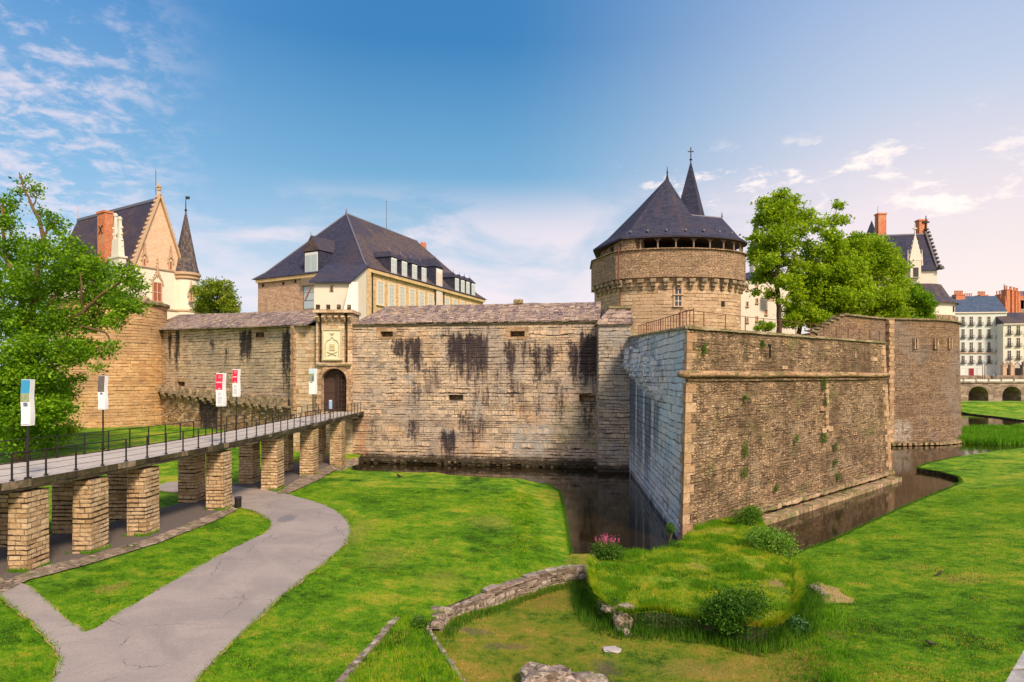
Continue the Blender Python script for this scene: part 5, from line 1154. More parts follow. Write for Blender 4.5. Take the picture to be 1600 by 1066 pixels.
# spire behind it
sp_ = thing('slate_spire', 'slender square slate spire topped by a cross, rising behind the big stone tower', 'spire', (27.0, 96, 25))
mb = MB(); sa = Vector((27.1, 97, 42.7)); hw = 2.6
cr = [(sa.x + hw * 1.25 * math.cos(R(a)), sa.y + hw * 1.25 * math.sin(R(a)), 31.5) for a in (-60 - 15, 30 - 15, 120 - 15, 210 - 15)]
for i in range(4): mb.face([cr[i], cr[(i + 1) % 4], tuple(sa)])
mb.face(list(reversed(cr))); mb.build('roof', M_slate, sp_)
mb = MB(); mb.prism([(x, y, 12.2) for x, y, z in cr], [(x, y, 31.45) for x, y, z in cr]); mb.build('shaft', M_cream, sp_)
mb = MB(); mb.bar(sa - Vector((0, 0, .3)), sa + Vector((0, 0, 2.0)), .13); mb.bar(sa + Vector((-.45, 0, 1.35)), sa + Vector((.45, 0, 1.35)), .12); mb.lathe((sa.x, sa.y), [(0, sa.z - .1), (.25, sa.z + .12), (0, sa.z + .35)], 8); mb.build('cross', M_iron, sp_)

# ---- railings on the bastion terrace
rl = thing('terrace_railing', 'rust red iron railing along the top of the angular bastion', 'railing', (At.x, At.y, 13.3))
pts = []
def rpost(p, z, h_=1.0, big=False):
    mb = MB(); mb.box((p.x, p.y, z + h_ / 2), (.05 if not big else .09, .05 if not big else .09, h_)); mb.build('railing_post', M_rust, rl)
pa = [At.lerp(Bt, f) - ABn * .5 for f in [k / 13 for k in range(15)]][:14]
za_ = [13.05 + .35 * k / 13 for k in range(14)]
for p, z in zip(pa, za_): rpost(p, z)
for z in (.98,):
    mb = MB(); mb.tube([P3(p, q + z) for p, q in zip(pa, za_)], .022, 5); mb.build('handrail', M_rust, rl)
pc = [At.lerp(Ct, f) - ACn * .6 for f in [k / 26 for k in range(27)]]; zc_ = [13.1 + 1.1 * k / 26 for k in range(27)]
for i, (p, z) in enumerate(zip(pc, zc_)):
    if 1 <= i <= 24: rpost(p, z, .95 if i > 5 else 1.05, i in (5, 12, 19))
mb = MB(); mb.tube([P3(p, q + .97) for p, q in zip(pc[1:25], zc_[1:25])], .03, 5); mb.build('handrail', M_rust, rl)
#@@MARK4
# ------------------------------------------------------------------ white gothic palace, far left
g0, g1 = Vector((-68.0, 115.0)), Vector((-63.6, 123.5)); dg, ng = wn(g0, g1); ridge_d = Vector((-.85, .527)).normalized()
pl = thing('gothic_palace', 'white gothic palace with a tall pointed gable, brick chimney and slate roof behind the tree', 'palace', (-75, 122, 12))
zE0, zAp = 30.2, 43.6; gm_ = (g0 + g1) / 2; far = ridge_d * 33
M_lime = simple('tuffeau_stone', (.80, .70, .60), .85, var=.12, scale=.7, bump=.1)
mb = MB()
mb.v += [P3(g0, 11), P3(g1, 11), P3(g1 + far, 11), P3(g0 + far, 11), P3(g0, zE0), P3(g1, zE0), P3(g1 + far, zE0), P3(g0 + far, zE0)]
for f in ((0, 1, 5, 4), (1, 2, 6, 5), (2, 3, 7, 6), (3, 0, 4, 7)): mb.f.append(f); mb.uv.append(None); mb.mi.append(0)
ga3 = [P3(g0, zE0), P3(g1, zE0), P3(gm_, zAp)]; gb3 = [P3(p - ng * .7, z) for p, z in ((g0, zE0), (g1, zE0), (gm_, zAp))]
mb.prism_ = None
b = len(mb.v); mb.v += ga3 + gb3
for f in ((0, 1, 2), (5, 4, 3), (1, 4, 5, 2), (0, 2, 5, 3)): mb.f.append(tuple(b + i for i in f)); mb.uv.append(None); mb.mi.append(1)
M_gable = masonry('sunlit_gable_stone', [(0, (.68, .45, .31)), (.5, (.72, .50, .35)), (1, (.75, .54, .39))], cw=.7, ch=.3, dash=.1, joint=(.55, .37, .26), light=(.7, .55, .42), mort=.015, bump=.3, grain=.25)  # orange of the sunlight on the gable tinted into the stone
mb.build('wall', [M_lime, M_gable], pl)
mb = MB(); bk_ = -ng * .7; a_, b_, c_ = P3(g0 + bk_, zE0 - .2), P3(g1 + bk_, zE0 - .2), P3(gm_ + bk_, zAp - .6)
fa, fb_, fc_ = P3(g0 + far - ridge_d * .5, zE0 - .2), P3(g1 + far, zE0 - .2), P3(gm_ + far * .93, zAp - .6)
nlw = Vector((ridge_d.y, -ridge_d.x)); 
def sw(p, q, f, s_): v = Vector(p).lerp(Vector(q), f); return (v.x, v.y, v.z - s_)
l1, l2 = sw(a_, c_, .25, .5), sw(fa, fc_, .25, .5); eA = (a_[0] - .3, a_[1] - .8, a_[2] - .5); eF = (fa[0] - .3, fa[1] - .8, fa[2] - .5)
mb.face([eF, eA, l1, l2]); mb.face([l2, l1, c_, fc_]); mb.face([b_, fb_, fc_, c_]); mb.face([fa, l2, fc_]); mb.face([fa, fc_, fb_])
rf = mb.build('roof', masonry('palace_slate', [(0, (.050, .042, .07)), (.5, (.075, .058, .085)), (1, (.10, .072, .085))], cw=.4, ch=.25, joint=(.03, .02, .03), light=(.08, .06, .08), warp=.02, rowvar=.05, dash=0, grain=.3, bump=.25, mort=.02, jointmix=.4, big=[((.16, .11, .06), .35, .55, .7, .45), ((.035, .04, .09), .12, .45, .62, .7)]), pl)
mb = MB(); mb.bar(c_, fc_, .4, .5); mb.build('ridge_flashing', M_lead, rf)
mb = MB(); mb.tube([Vector(fc_), Vector(fc_) + Vector((0, 0, 3.2))], [.16, .05], 6); mb.build('finial', M_trim, rf)
# gable coping with crockets
mb = MB()
for p, sgn in ((g0, -1), (g1, 1)):
    aa, bb = Vector(P3(p + dg * sgn * .3 + ng * .1, zE0 - .3)), Vector(P3(gm_ + ng * .1, zAp + .25)); mb.bar(aa, bb, .9, .35)
    for k in range(15):
        q = aa.lerp(bb, (k + .6) / 15.5) + Vector((dg.x * sgn * .28, dg.y * sgn * .28, .28)); mb.rock(q, (.22, .22, .26), k, sub=1)
mb.build('gable_coping', M_trim, pl)
mb = MB(); top_ = Vector(P3(gm_, zAp)); mb.tube([top_, top_ + Vector((0, 0, 1.1)), top_ + Vector((0, 0, 2.6))], [.38, .2, .06], 6); mb.box(top_ + Vector((0, 0, 1.7)), (1.0, .3, .3)); mb.box(top_ + Vector((0, 0, 1.7)), (.3, 1.0, .3)); mb.rock(top_ + Vector((0, 0, 1.2)), (.4, .4, .3), 3, sub=1); mb.build('gable_cross', M_trim, pl)
mb = MB(); q = top_ + Vector((-.9, .6, -.8)); mb.tube([q, q + Vector((0, 0, 5.8))], .05, 5); mb.build('lightning_rod', M_iron, pl)
mb = MB()
for z in (30.0, 22.6): mb.bar(P3(g0 + ng * .1, z), P3(g1 + ng * .1, z), .3, .28)
mb.build('string_course', M_trim, pl)
def gothic(par, P0, P1, px0, px1, py0, py1, bars, h_=2.2, gm=M_red_win):
    w_ = window(par, P0, P1, px0=px0, px1=px1, py0=py0, py1=py1, bars=bars, fm=M_trim, gm=gm, surround=.14, fw=.12)
    d_, nf = wn(P0, P1); a_, b_ = hit(P0, P1, px0), hit(P0, P1, px1); c_ = (a_ + b_) / 2 + nf * .15; hw = (b_ - a_).length / 2 + .3; zt_ = zy(py0, c_.y) + .2
    mb = MB(); mb.tube([P3(c_ - d_ * hw, zt_ - .5), P3(c_ - d_ * hw * .9, zt_ + .2), P3(c_ - d_ * hw * .4, zt_ + h_ * .25), P3(c_, zt_ + h_ * .6), P3(c_ + d_ * hw * .4, zt_ + h_ * .25), P3(c_ + d_ * hw * .9, zt_ + .2), P3(c_ + d_ * hw, zt_ - .5)], .12, 6)
    mb.tube([P3(c_, zt_ + h_ * .3), P3(c_, zt_ + h_ * 1.35)], [.16, .05], 6)
    for k in range(4):
        mb.box(P3(c_, zt_ + h_ * (.65 + .2 * k)), (.55 - .1 * k, .2, .12), math.atan2(d_.y, d_.x))
        for s_ in (-1, 1): mb.rock(P3(c_ + d_ * s_ * hw * (.9 - .22 * k), zt_ + h_ * (.08 + .14 * k) + .1), (.14, .14, .14), k, sub=1)
    mb.build('gothic_hood', M_trim, w_)
gothic(pl, g0, g1, 223, 227.5, 405, 416.5, (0, 0), 2.2); gothic(pl, g0, g1, 264, 268.5, 409.5, 421.5, (0, 0), 2.2); gothic(pl, g0, g1, 238.5, 252, 442.5, 471, (1, 1), 3.4)
gothic(pl, g0, g1, 243, 249, 500, 520, (0, 0), 2.5)
# brick chimney on the near roof slope
mb = MB(); q = g0 + ridge_d * 11.6 + Vector((.3, .9)); w_ = 2.4; zt_ = zy(333, q.y); rzc = math.atan2(ridge_d.y, ridge_d.x)
mb.box((q.x, q.y, (26 + zt_) / 2), (2.7, 1.5, zt_ - 26), rzc); mb.box((q.x, q.y, zt_), (3.0, 1.8, .4), rzc); ch = mb.build('chimney', M_brick, pl)
d_, nf = wn(q - ridge_d, q + ridge_d); qq = q - Vector((nf.x, nf.y)) * 0; fcx = Vector((-nf.x, -nf.y)); fcx = fcx if fcx.y < 0 else -fcx
cq = q + fcx * .84; mb = MB()
for s_ in (-1, 1): mb.tube([P3(cq + ridge_d * (s_ * (.15 + .55 * (1 - math.cos(a)))), zy(359, cq.y) + .7 * math.sin(a)) for a in [math.pi * (-.55 + 1.1 * k / 8) for k in range(9)]], .07, 5)
mb.build('iron_anchor', M_iron, ch)
# tall white dormer (lucarne) on the long wall beside the gable
lq = g0 + ridge_d * 3.7 + Vector((-.4, -.8)); mb = MB(); z0_ = 22; rzl = math.atan2(ridge_d.y, ridge_d.x)
mb.box((lq.x, lq.y, 27.5), (3.4, 1.2, 8), rzl); mb.box((lq.x, lq.y, 33.1), (2.6, 1.1, 3.4), rzl, top=.82); mb.box((lq.x, lq.y, 31.5), (3.8, 1.5, .35), rzl)
for s_, zt_ in ((-.75, 38.4), (.75, 39.2)):
    p = lq + ridge_d * s_; mb.box((p.x, p.y, (33 + zt_) / 2), (.75, .7, zt_ - 33), rzl, top=.55); mb.rock((p.x, p.y, zt_ + .1), (.42, .42, .38), 4, sub=1)
    for k in range(4): mb.rock((p.x + ridge_d.x * .45 * (1 if s_ > 0 else -1), p.y, 33.6 + k * 1.1), (.22, .22, .22), k, sub=1)
mb.box((lq.x, lq.y, 35.8), (1.0, .4, .3), rzl)
mb.build('gabled_dormer', M_white, pl)
# round stair turret with a cone
tq = Vector((-63.4, 124.4)); mb = MB(); mb.lathe((tq.x, tq.y), [(2.15, 11), (2.15, 29.3)], 28, cap=False); mb.build('turret_wall', M_lime, pl)
mb = MB(); mb.lathe((tq.x, tq.y), [(2.2, 28.6), (2.5, 28.8), (2.5, 29.1), (2.3, 29.2), (2.7, 29.5), (2.7, 29.9), (2.2, 30.1)], 28); mb.build('turret_cornice', M_trim, pl)
zt_ = zy(331, tq.y); mb = MB(); mb.lathe((tq.x, tq.y), [(2.5, 29.9), (2.1, 31.2), (1.05, 36.8), (.10, zt_)], 24, cap=False); cone = mb.build('turret_roof', masonry('turret_slate', [(0, (.06, .05, .06)), (1, (.11, .08, .085))], cw=.3, ch=.3, dash=0, grain=.3, joint=(.04, .03, .04), bump=.3, warp=.02, rowvar=0, big=[((.03, .04, .09), .3, .5, .6, .4)]), pl)
mb = MB(); mb.tube([(tq.x, tq.y, zt_ - .3), (tq.x, tq.y, zt_ + 3.2)], [.14, .04], 6); mb.lathe((tq.x, tq.y), [(0, zt_), (.3, zt_ + .3), (0, zt_ + .6)], 8); mb.box((tq.x + .35, tq.y, zt_ + 2.7), (.8, .05, .55)); mb.build('weathervane', M_iron, cone)
q = hit(tq + Vector((-2, -2.02)), tq + Vector((2, -2.02)), 299); w0_ = Vector((q.x - 1, tq.y - 1.93)); w1_ = Vector((q.x + 1, tq.y - 1.80))
gothic(pl, w0_, w1_, 297, 301.5, 460, 470.5, (0, 0), 1.8)
mb = MB(); mb.lathe((tq.x, tq.y), [(2.16, 22.3), (2.3, 22.4), (2.3, 22.7), (2.16, 22.8)], 28, cap=False); mb.build('turret_band', M_trim, pl)
mb = MB(); mb.box((-61.5 + 2.5, 121, 22.6), (1.5, 1.5, 3.2), .2); mb.build('chimney_stump', M_timber, pl)

# ------------------------------------------------------------------ slate roofed white palace, right, on a round base
rp_ = thing('white_palace', 'white building with blue slate roof and two red chimneys, behind the trees', 'palace', (85, 135, 12))
r_a, r_b = Vector((71.3, 137.1)), Vector((89.0, 134)); dr, nr = wn(r_a, r_b); rb2 = -nr * 11
zE, zR2 = 10 + 167 * .134, 10 + 222 * .1394
mb = MB(); o4 = [r_a, r_b, r_b + rb2, r_a + rb2]; mb.prism([P3(p, 12) for p in o4], [P3(p, zE) for p in o4]); mb.build('wall', M_white, rp_)
mb = MB(); m0, m1 = r_a + rb2 / 2 + dr * 3, r_b + rb2 / 2; e = [r_a + nr * .5, r_b + nr * .5 + dr * .1, r_b + rb2 - nr * .5 + dr * .1, r_a + rb2 - nr * .5]
E_ = [P3(p, zE - .2) for p in e]; RA, RB = P3(m0, zR2), P3(m1, zR2); L_ = [sw(E_[0], RA, .2, .5), sw(E_[1], RB, .2, .5)]
mb.face([E_[0], E_[1], L_[1], L_[0]]); mb.face([L_[0], L_[1], RB, RA]); mb.face([E_[1], E_[2], RB, L_[1]]); mb.face([E_[2], E_[3], RA, RB]); mb.face([E_[3], E_[0], L_[0], RA]); mb.face(list(reversed(E_))); rf = mb.build('roof', M_slate, rp_)
mb = MB(); mb.bar(RA, RB, .4, .3); mb.build('ridge_flashing', M_lead, rf)
mb = MB(); aa, bb = Vector(P3(r_b + dr * .2, zE)), Vector(P3(m1 + dr * .2, zR2 + .4)); mb.bar(aa, bb, .6, .5)
for k in range(10): q = aa.lerp(bb, (k + .5) / 10); mb.rock(q + Vector((.35, -.3, .35)), (.3, .3, .32), k, sub=1)
mb.rock(aa + Vector((.3, -.5, .3)), (.6, .6, .5), 1, sub=1); mb.build('gable_coping', simple('grey_coping', (.12, .10, .11), .8, var=.3), rp_)
q = Vector(P3(m1 + dr * .2, zR2 + .4)); mb = MB(); mb.tube([q, q + Vector((0, 0, 3.6))], [.22, .1], 6); mb.box(q + Vector((0, 0, 2.2)), (1.4, .3, .3)); mb.box(q + Vector((0, 0, .6)), (.8, .8, .3)); mb.build('gable_cross', M_iron, rp_)
def stack(par, px0, px1, pt, pb, Y_, mat=M_brick, pots=0, depth=None, name='chimney'):
    a_, b_ = (px0 - CX) / F * Y_, (px1 - CX) / F * Y_; w_ = b_ - a_; zt_, zb = zy(pt, Y_), zy(pb, Y_); dp = depth or w_ * .8; mb = MB()
    mb.box(((a_ + b_) / 2, Y_ + dp / 2, (zt_ + zb) / 2 - 1), (w_, dp, zt_ - zb + 2)); mb.box(((a_ + b_) / 2, Y_ + dp / 2, zt_ - .15), (w_ + .25, dp + .25, .35))
    ch = mb.build(name, mat, par)
    for k in range(pots):
        x = a_ + w_ * (k + .5) / pots; mb = MB(); mb.lathe((x, Y_ + dp / 2), [(.28, zt_), (.22, zt_ + .1), (.2, zt_ + random.uniform(.8, 1.4)), (.26, zt_ + 1.5)], 8); mb.build('chimney_pot', M_brick, ch)
    return ch
stack(rp_, 1372.5, 1385, 333, 372, 141); stack(rp_, 1436.5, 1449, 343, 372, 139.5)
mb = MB(); q = atY(1371.5, 345, 131); mb.tube([q - Vector((0, 0, 6)), q + Vector((0, 0, 3))], [.1, .03], 5); mb.build('lightning_rod', M_iron, rp_)
# gothic dormer
q = hit(r_a, r_b, 1428) + nr * .5; rzr = math.atan2(dr.y, dr.x); mb = MB(); mb.box(P3(q, zE + .1), (2.0, .8, 3.6), rzr); zb = zE + 1.8
mb.prism([P3(q + dr * sx + nr * sy, zb) for sx, sy in ((-1.25, .45), (1.25, .45), (1.25, -.45), (-1.25, -.45))], [P3(q + dr * sx * .1 + nr * sy * .4, zb + 5.2) for sx, sy in ((-1.25, .45), (1.25, .45), (1.25, -.45), (-1.25, -.45))])
for k in range(5):
    for s_ in (-1, 1): mb.rock(P3(q + dr * s_ * 1.25 * (1 - k / 5.5), zb + .3 + k * .95), (.22, .2, .25), k, sub=1)
mb.tube([P3(q, zb + 4.8), P3(q, zb + 8)], [.2, .06], 6); mb.box(P3(q, zb + 6.8), (.7, .5, .2), rzr)
for s_ in (-1, 1): mb.tube([P3(q + dr * s_ * 1.35, zb - 1), P3(q + dr * s_ * 1.35, zb + 2.4)], [.22, .05], 6)
dm_ = mb.build('gothic_dormer', M_white, rp_)
mb = MB(); qq = q + nr * .42; mb.box(P3(qq, zE - .6), (1.0, .1, 1.9), rzr); mb.build('pane', M_glass, dm_)
# side turret tip, round base with slate skirt
mb = MB(); q = atY(1362, 345, 136); mb.lathe((q.x, q.y), [(2.4, q.z - 6), (.05, q.z)], 4, cap=False); mb.build('turret_roof', M_slate, rp_)
dc = Vector((84.2, 135.5)); R1_ = 7.9; mb = MB(); mb.lathe((dc.x, dc.y), [(R1_, zy(493, 128)), (R1_, zy(473.5, 128)), (R1_ + .3, zy(473, 128)), (R1_ + .3, zy(471, 128))], 40); mb.build('round_wall', M_white, rp_)
mb = MB(); mb.lathe((dc.x, dc.y), [(R1_ + .7, zy(473, 128)), (R1_ - .8, zy(462, 128)), (5.6, zy(442, 129))], 40); mb.build('skirt_roof', M_slate_brown, rp_)
mb = MB(); mb.lathe((dc.x, dc.y), [(R1_ - .4, 12), (R1_ - .4, zy(505, 128)), (R1_ + .5, zy(500, 128)), (R1_ + .5, zy(495, 128)), (R1_ + .15, zy(492, 128))], 40); mb.build('base_wall', M_keepr, rp_)
for k in range(16):
    a_ = R(-150 + k * 12); mb = MB(); mb.box((dc.x + (R1_ + .1) * math.cos(a_), dc.y + (R1_ + .1) * math.sin(a_), zy(500, 128)), (.9, .7, 1.6), a_); mb.build('corbel', M_cor, rp_)
a_ = R(-62); mb = MB()
for a__ in (-50, -100): mb.box((dc.x + R1_ * math.cos(R(a__)), dc.y + R1_ * math.sin(R(a__)), zy(482, 128)), (.2, .7, 1.1), R(a__))
mb.build('vent', M_dark, rp_)

# ------------------------------------------------------------------ white block between keep and trees
wb = thing('white_block', 'tall plain white building with small square windows, between the big tower and the trees', 'building', (49, 122, 12))
v0, v1 = Vector((42.5, 120)), Vector((56, 124)); dv_, nv_ = wn(v0, v1); o4 = [v0, v1, v1 - nv_ * 12, v0 - nv_ * 12]; zW = zy(436, 120)
mb = MB(); mb.prism([P3(p, 12) for p in o4], [P3(p, zW) for p in o4]); mb.build('wall', M_white, wb)
mb = MB(); o5 = [v0 + nv_ * .4 - dv_ * .4, v1 + nv_ * .4 + dv_ * .4, v1 - nv_ * 12.4 + dv_ * .4, v0 - nv_ * 12.4 - dv_ * .4]; c_ = (v0 + v1) / 2 - nv_ * 6
mb.prism([P3(p, zW) for p in o5], [P3(p.lerp(c_, .8), zW + 2.2) for p in o5]); mb.build('roof', M_slate, wb)
for px_, rows_ in ((1167.5, (450, 475, 500)), (1182.5, (449, 470, 498)), (1197, (452, 488))):
    for py_ in rows_: window(wb, v0, v1, px0=px_ - 1.6, px1=px_ + 1.6, py0=py_ - 3, py1=py_ + 4, bars=None, fm=M_trim, gm=M_glass if random.random() < .5 else M_red_win, surround=.05)
q = atY(1181, 337, 130); mb = MB(); mb.lathe((q.x, q.y), [(1.5, q.z - 8.5), (.05, q.z)], 12, cap=False); mb.build('turret_roof', M_slate_brown, wb); mb = MB(); mb.lathe((q.x, q.y), [(1.2, 12), (1.2, q.z - 8.2)], 16); mb.build('turret_wall', M_white, wb)
mb = MB(); q = atY(1205, 462, 120.2); mb.box((q.x, q.y - .1, q.z), (1.6, .5, 2.2)); mb.build('oriel', M_trim, wb)

# ------------------------------------------------------------------ street with houses on the far right
mb = MB(); mb.prism([(120, 223, -1), (460, 223, -1), (460, 420, -1), (120, 420, -1)], [(120, 223, 9.2), (460, 223, 9.2), (460, 420, 9.2), (120, 420, 9.2)]); kind(mb.build('street', M_path), 'structure')
M_qw = masonry('quay_wall_stone', [(0, (.20, .14, .11)), (.5, (.32, .23, .18)), (1, (.42, .32, .25))], cw=1.6, ch=.7, dash=.6, grain=.5, light=(.45, .36, .28))
mb = MB(); mb.prism([(118, 222, -1), (462, 222, -1), (462, 222.9, -1), (118, 222.9, -1)], [(118, 222, 10.3), (462, 222, 10.3), (462, 222.9, 10.3), (118, 222.9, 10.3)]); tag(mb.build('quay_wall', M_qw, loc=(160, 222, 0)), 'low brown stone retaining wall along the street, behind the arched bridge', 'wall')
def house(name_label, px0, px1, eave0, eave1, ridge, Y_, cols, rows_, wall_m, roof_m, ground_doors=(), back=12, win_w=1.25, blue=True, balc=True):
    h = thing('town_house', name_label, 'house', ((px0 + px1) / 2 / F * Y_ - .8 * Y_, Y_, 9.2), 'town houses across the street')
    P0, P1 = Vector(((px0 - CX) / F * Y_, Y_)), Vector(((px1 - CX) / F * Y_, Y_ - 2)); d_, nf = wn(P0, P1); o4 = [P0, P1, P1 - nf * back, P0 - nf * back]; z0_, z1_ = zy(eave0, P0.y), zy(eave1, P1.y); ze = (z0_ + z1_) / 2
    mb = MB(); mb.prism([P3(p, 9) for p in o4], [P3(p, ze) for p in o4]); mb.build('wall', wall_m, h)
    zr_ = zy(ridge, Y_ + back / 2); m0, m1 = (P0 + o4[3]) / 2, (P1 + o4[2]) / 2
    mb = MB(); e = [p + q for p, q in zip(o4, (nf * .5, nf * .5, -nf * .5, -nf * .5))]; E_ = [P3(p, ze + .05) for p in e]; RA, RB = P3(m0, zr_), P3(m1, zr_)
    mb.face([E_[0], E_[1], RB, RA]); mb.face([E_[2], E_[3], RA, RB]); mb.face([E_[1], E_[2], RB]); mb.face([E_[3], E_[0], RA]); mb.face(list(reversed(E_))); mb.build('roof', roof_m, h)
    mb = MB(); mb.bar(P3(P0 + nf * .2, ze - .2), P3(P1 + nf * .2, ze - .2), .5, .4); mb.build('cornice', M_cream, h)
    for ri, (y0, y1) in enumerate(rows_):
        for cx_ in cols:
            q = hit(P0, P1, cx_); s_ = (q - P0).length; za_, zb = zy(y1, q.y), zy(y0, q.y)
            w_ = window(h, P0, P1, s=s_, w=win_w, z0=za_, z1=zb, bars=(1, 2), fm=M_cream, gm=M_glass, fw=.1, sill=True)
            if balc:
                c_ = q + nf * .35; mb = MB(); mb.box(P3(c_, za_ - .1), (1.9, .6, .16), math.atan2(d_.y, d_.x)); mb.box(P3(c_ + nf * .28, za_ + .95), (1.9, .05, .07), math.atan2(d_.y, d_.x))
                for k in range(9): mb.box(P3(c_ + nf * .28 + d_ * (-.9 + .225 * k), za_ + .43), (.05, .05, 1.0), math.atan2(d_.y, d_.x))
                mb.build('balcony_rail', M_iron, w_)
    for cx_, m_ in ground_doors:
        q = hit(P0, P1, cx_); s_ = (q - P0).length; window(h, P0, P1, s=s_, w=1.9, z0=9.3, z1=12.9, bars=None, fm=M_cream, gm=m_, sill=False)
    return h, P0, P1, ze
M_hw = simple('pale_render', (.60, .64, .62), .85, var=.06, scale=.4); M_hc = simple('cream_house_render', (.68, .66, .56), .85, var=.06, scale=.4); M_door = simple('crimson_door', (.25, .008, .03), .5); M_shut = simple('pale_shutter', (.62, .66, .66), .7)
rows1 = ((495, 508), (514.5, 528), (535, 549), (556, 567.5))
h1, P0, P1, ze = house('white five storey house with blue slate roof and crimson ground floor door', 1486.5, 1566.5, 489.5, 486, 463.5, 236, (1492, 1504.6, 1517.6, 1531, 1545, 1559), rows1, M_hw, M_slate_blue, ((1504.6, M_shut), (1517.5, M_door), (1531, M_shut), (1545, M_shut), (1557.5, M_shut)))
mb = MB(); mb.bar(P3(P0 + Vector((0, -.2)), zy(551.5, 236)), P3(P1 + Vector((0, -.2)), zy(551.5, 234)), .4, .35); mb.build('string_course', M_trim, h1)
stack(h1, 1494, 1508, 460, 480, 240, pots=6, depth=2.2); stack(h1, 1532, 1544, 461, 478, 240.5, pots=5, depth=3); stack(h1, 1510, 1523, 464, 470, 246, pots=4); stack(h1, 1557, 1560, 461, 468, 247, pots=1); stack(h1, 1562, 1567.5, 460, 468, 247, pots=2)
mb = MB(); q = atY(1569, 450, 240); mb.tube([q - Vector((0, 0, 5)), q + Vector((0, 0, 1.5))], .07, 5)
for k in range(5): mb.box(q + Vector((0, 0, 1.2 - k * .5)), (.9, .05, .05))
mb.build('antenna', M_iron, h1)
h2, P0, P1, ze = house('cream house with a mottled brown roof and tall row of red chimney stacks', 1567.5, 1625, 506, 505, 489, 230, (1577, 1591, 1606, 1620), ((509, 522), (528, 541), (548, 561)), M_hc, M_slate_brown, ((1576, M_dark), (1590, M_dark), (1606, M_dark)), back=14)
for i, (a_, b_) in enumerate(((1573, 1578.5), (1581, 1585), (1587, 1590), (1591, 1594.5))): stack(h2, a_, b_, 452 + i * 1.2, 497, 243 + i * .5, pots=2, depth=2.5)
stack(h2, 1570.8, 1576, 469, 496, 242, pots=1, depth=2)
mb = MB(); a_, b_ = atY(1578, 500, 245), atY(1594, 456, 245); mb.box(((a_.x + b_.x) / 2, 246, (a_.z + b_.z) / 2 - 1), (b_.x - a_.x, 1.6, b_.z - a_.z)); mb.build('party_wall', M_white, h2)
h3 = thing('town_house', 'partly visible house with dark stone gable and blue roof, beside the red chimney stacks', 'house', (192, 262, 9.2), 'town houses across the street')
mb = MB(); a_ = atY(1595, 470, 262); mb.box((a_.x + 8, 270, (9 + a_.z) / 2), (16, 16, a_.z - 9)); mb.build('wall', M_qw, h3)
mb = MB(); x0, x1 = a_.x - .5, a_.x + 17; mb.face([(x0, 261.5, a_.z), (x1, 261.5, a_.z), (x1, 270, a_.z + 5), (x0, 270, a_.z + 5)]); mb.face([(x1, 278.5, a_.z), (x0, 278.5, a_.z), (x0, 270, a_.z + 5), (x1, 270, a_.z + 5)]); mb.face([(x0, 278.5, a_.z), (x0, 261.5, a_.z), (x0, 270, a_.z + 5)]); mb.build('roof', M_slate_blue, h3)
stack(h3, 1593.5, 1600, 463, 475, 262, pots=2)

# ---- arched bridge over the moat garden, far right
ab = thing('arched_bridge', 'old stone bridge with two low arches and white rail, carrying the far street', 'bridge', (150, 200, 1))
BX0, BX1, BY0, BY1, BZ = 120, 215, 198, 207, 8.3
mb = MB(); mb.prism([(BX0, BY0, -1), (BX1, BY0, -1), (BX1, BY1, -1), (BX0, BY1, -1)], [(BX0, BY0, BZ), (BX1, BY0, BZ), (BX1, BY1, BZ), (BX0, BY1, BZ)])
M_br = masonry('bridge_stone', [(0, (.20, .14, .12)), (.5, (.33, .25, .20)), (1, (.44, .34, .28))], cw=1.3, ch=.6, dash=.5, grain=.55, light=(.45, .36, .3), spots=.3, big=[((.14, .10, .09), .3, .5, .65, .6)])
o = mb.build('masonry', M_br, ab)
for i, (xa, xb) in enumerate(((1513, 1544.5), (1566, 1595.5), (1618, 1648))):
    x0, x1 = (xa - CX) / F * BY0, (xb - CX) / F * BY0; c_ = (x0 + x1) / 2; r_ = (x1 - x0) / 2; c1 = MB()
    prof = [(c_ - r_, -.9), (c_ + r_, -.9), (c_ + r_, 4.2)] + [(c_ + r_ * math.cos(q), 4.2 + 2.7 * math.sin(q)) for q in (math.pi * k / 14 for k in range(1, 14))] + [(c_ - r_, 4.2)]
    extr_w(c1, prof, BY0 - 1, BY1 + 1); cut(o, c1)
    mb = MB()
    for k in range(15):
        a0_, a1_ = math.pi * k / 15 + .01, math.pi * (k + 1) / 15 - .01
        extr_w(mb, [(c_ + rr * math.cos(q), 4.2 + rr2 * math.sin(q)) for rr, rr2, q in ((r_ - .02, 2.68, a0_), (r_ + .7, 3.3, a0_), (r_ + .7, 3.3, a1_), (r_ - .02, 2.68, a1_))][::-1], BY0 - .08, BY0 + .3)
    mb.build('arch_ring', M_br, ab)
mb = MB(); mb.box((167, 197.9, 8.15), (96, .5, .35)); mb.build('string_course', M_br, ab)
mb = MB(); mb.box((167, 198.0, 8.72), (96, .25, .62)); mb.build('parapet_band', M_hw, ab)
for k in range(24):
    x = 124 + k * 3.9; mb = MB(); mb.box((x, 197.95, 8.85), (.35, .4, 1.1)); mb.build('railing_post', M_br, ab)
mb = MB(); mb.tube([(121, 198, 9.5), (214, 198, 9.5)], .05, 5); mb.build('handrail', M_iron, ab)
def lamp(px_, Y_, zt_, label):
    x = (px_ - CX) / F * Y_; r = thing('street_lamp', label, 'street lamp', (x, Y_, 9.2), 'street lamps by the bridge'); mb = MB(); mb.tube([(x, Y_, 8.2), (x, Y_, 9.4), (x, Y_, zt_)], [.16, .1, .06], 8); mb.build('post', M_rust, r)
    mb = MB(); mb.lathe((x, Y_), [(.05, zt_), (.22, zt_ + .1), (.3, zt_ + .6), (.1, zt_ + .85), (.02, zt_ + 1.0)], 8); mb.build('lantern', M_glassp, r)
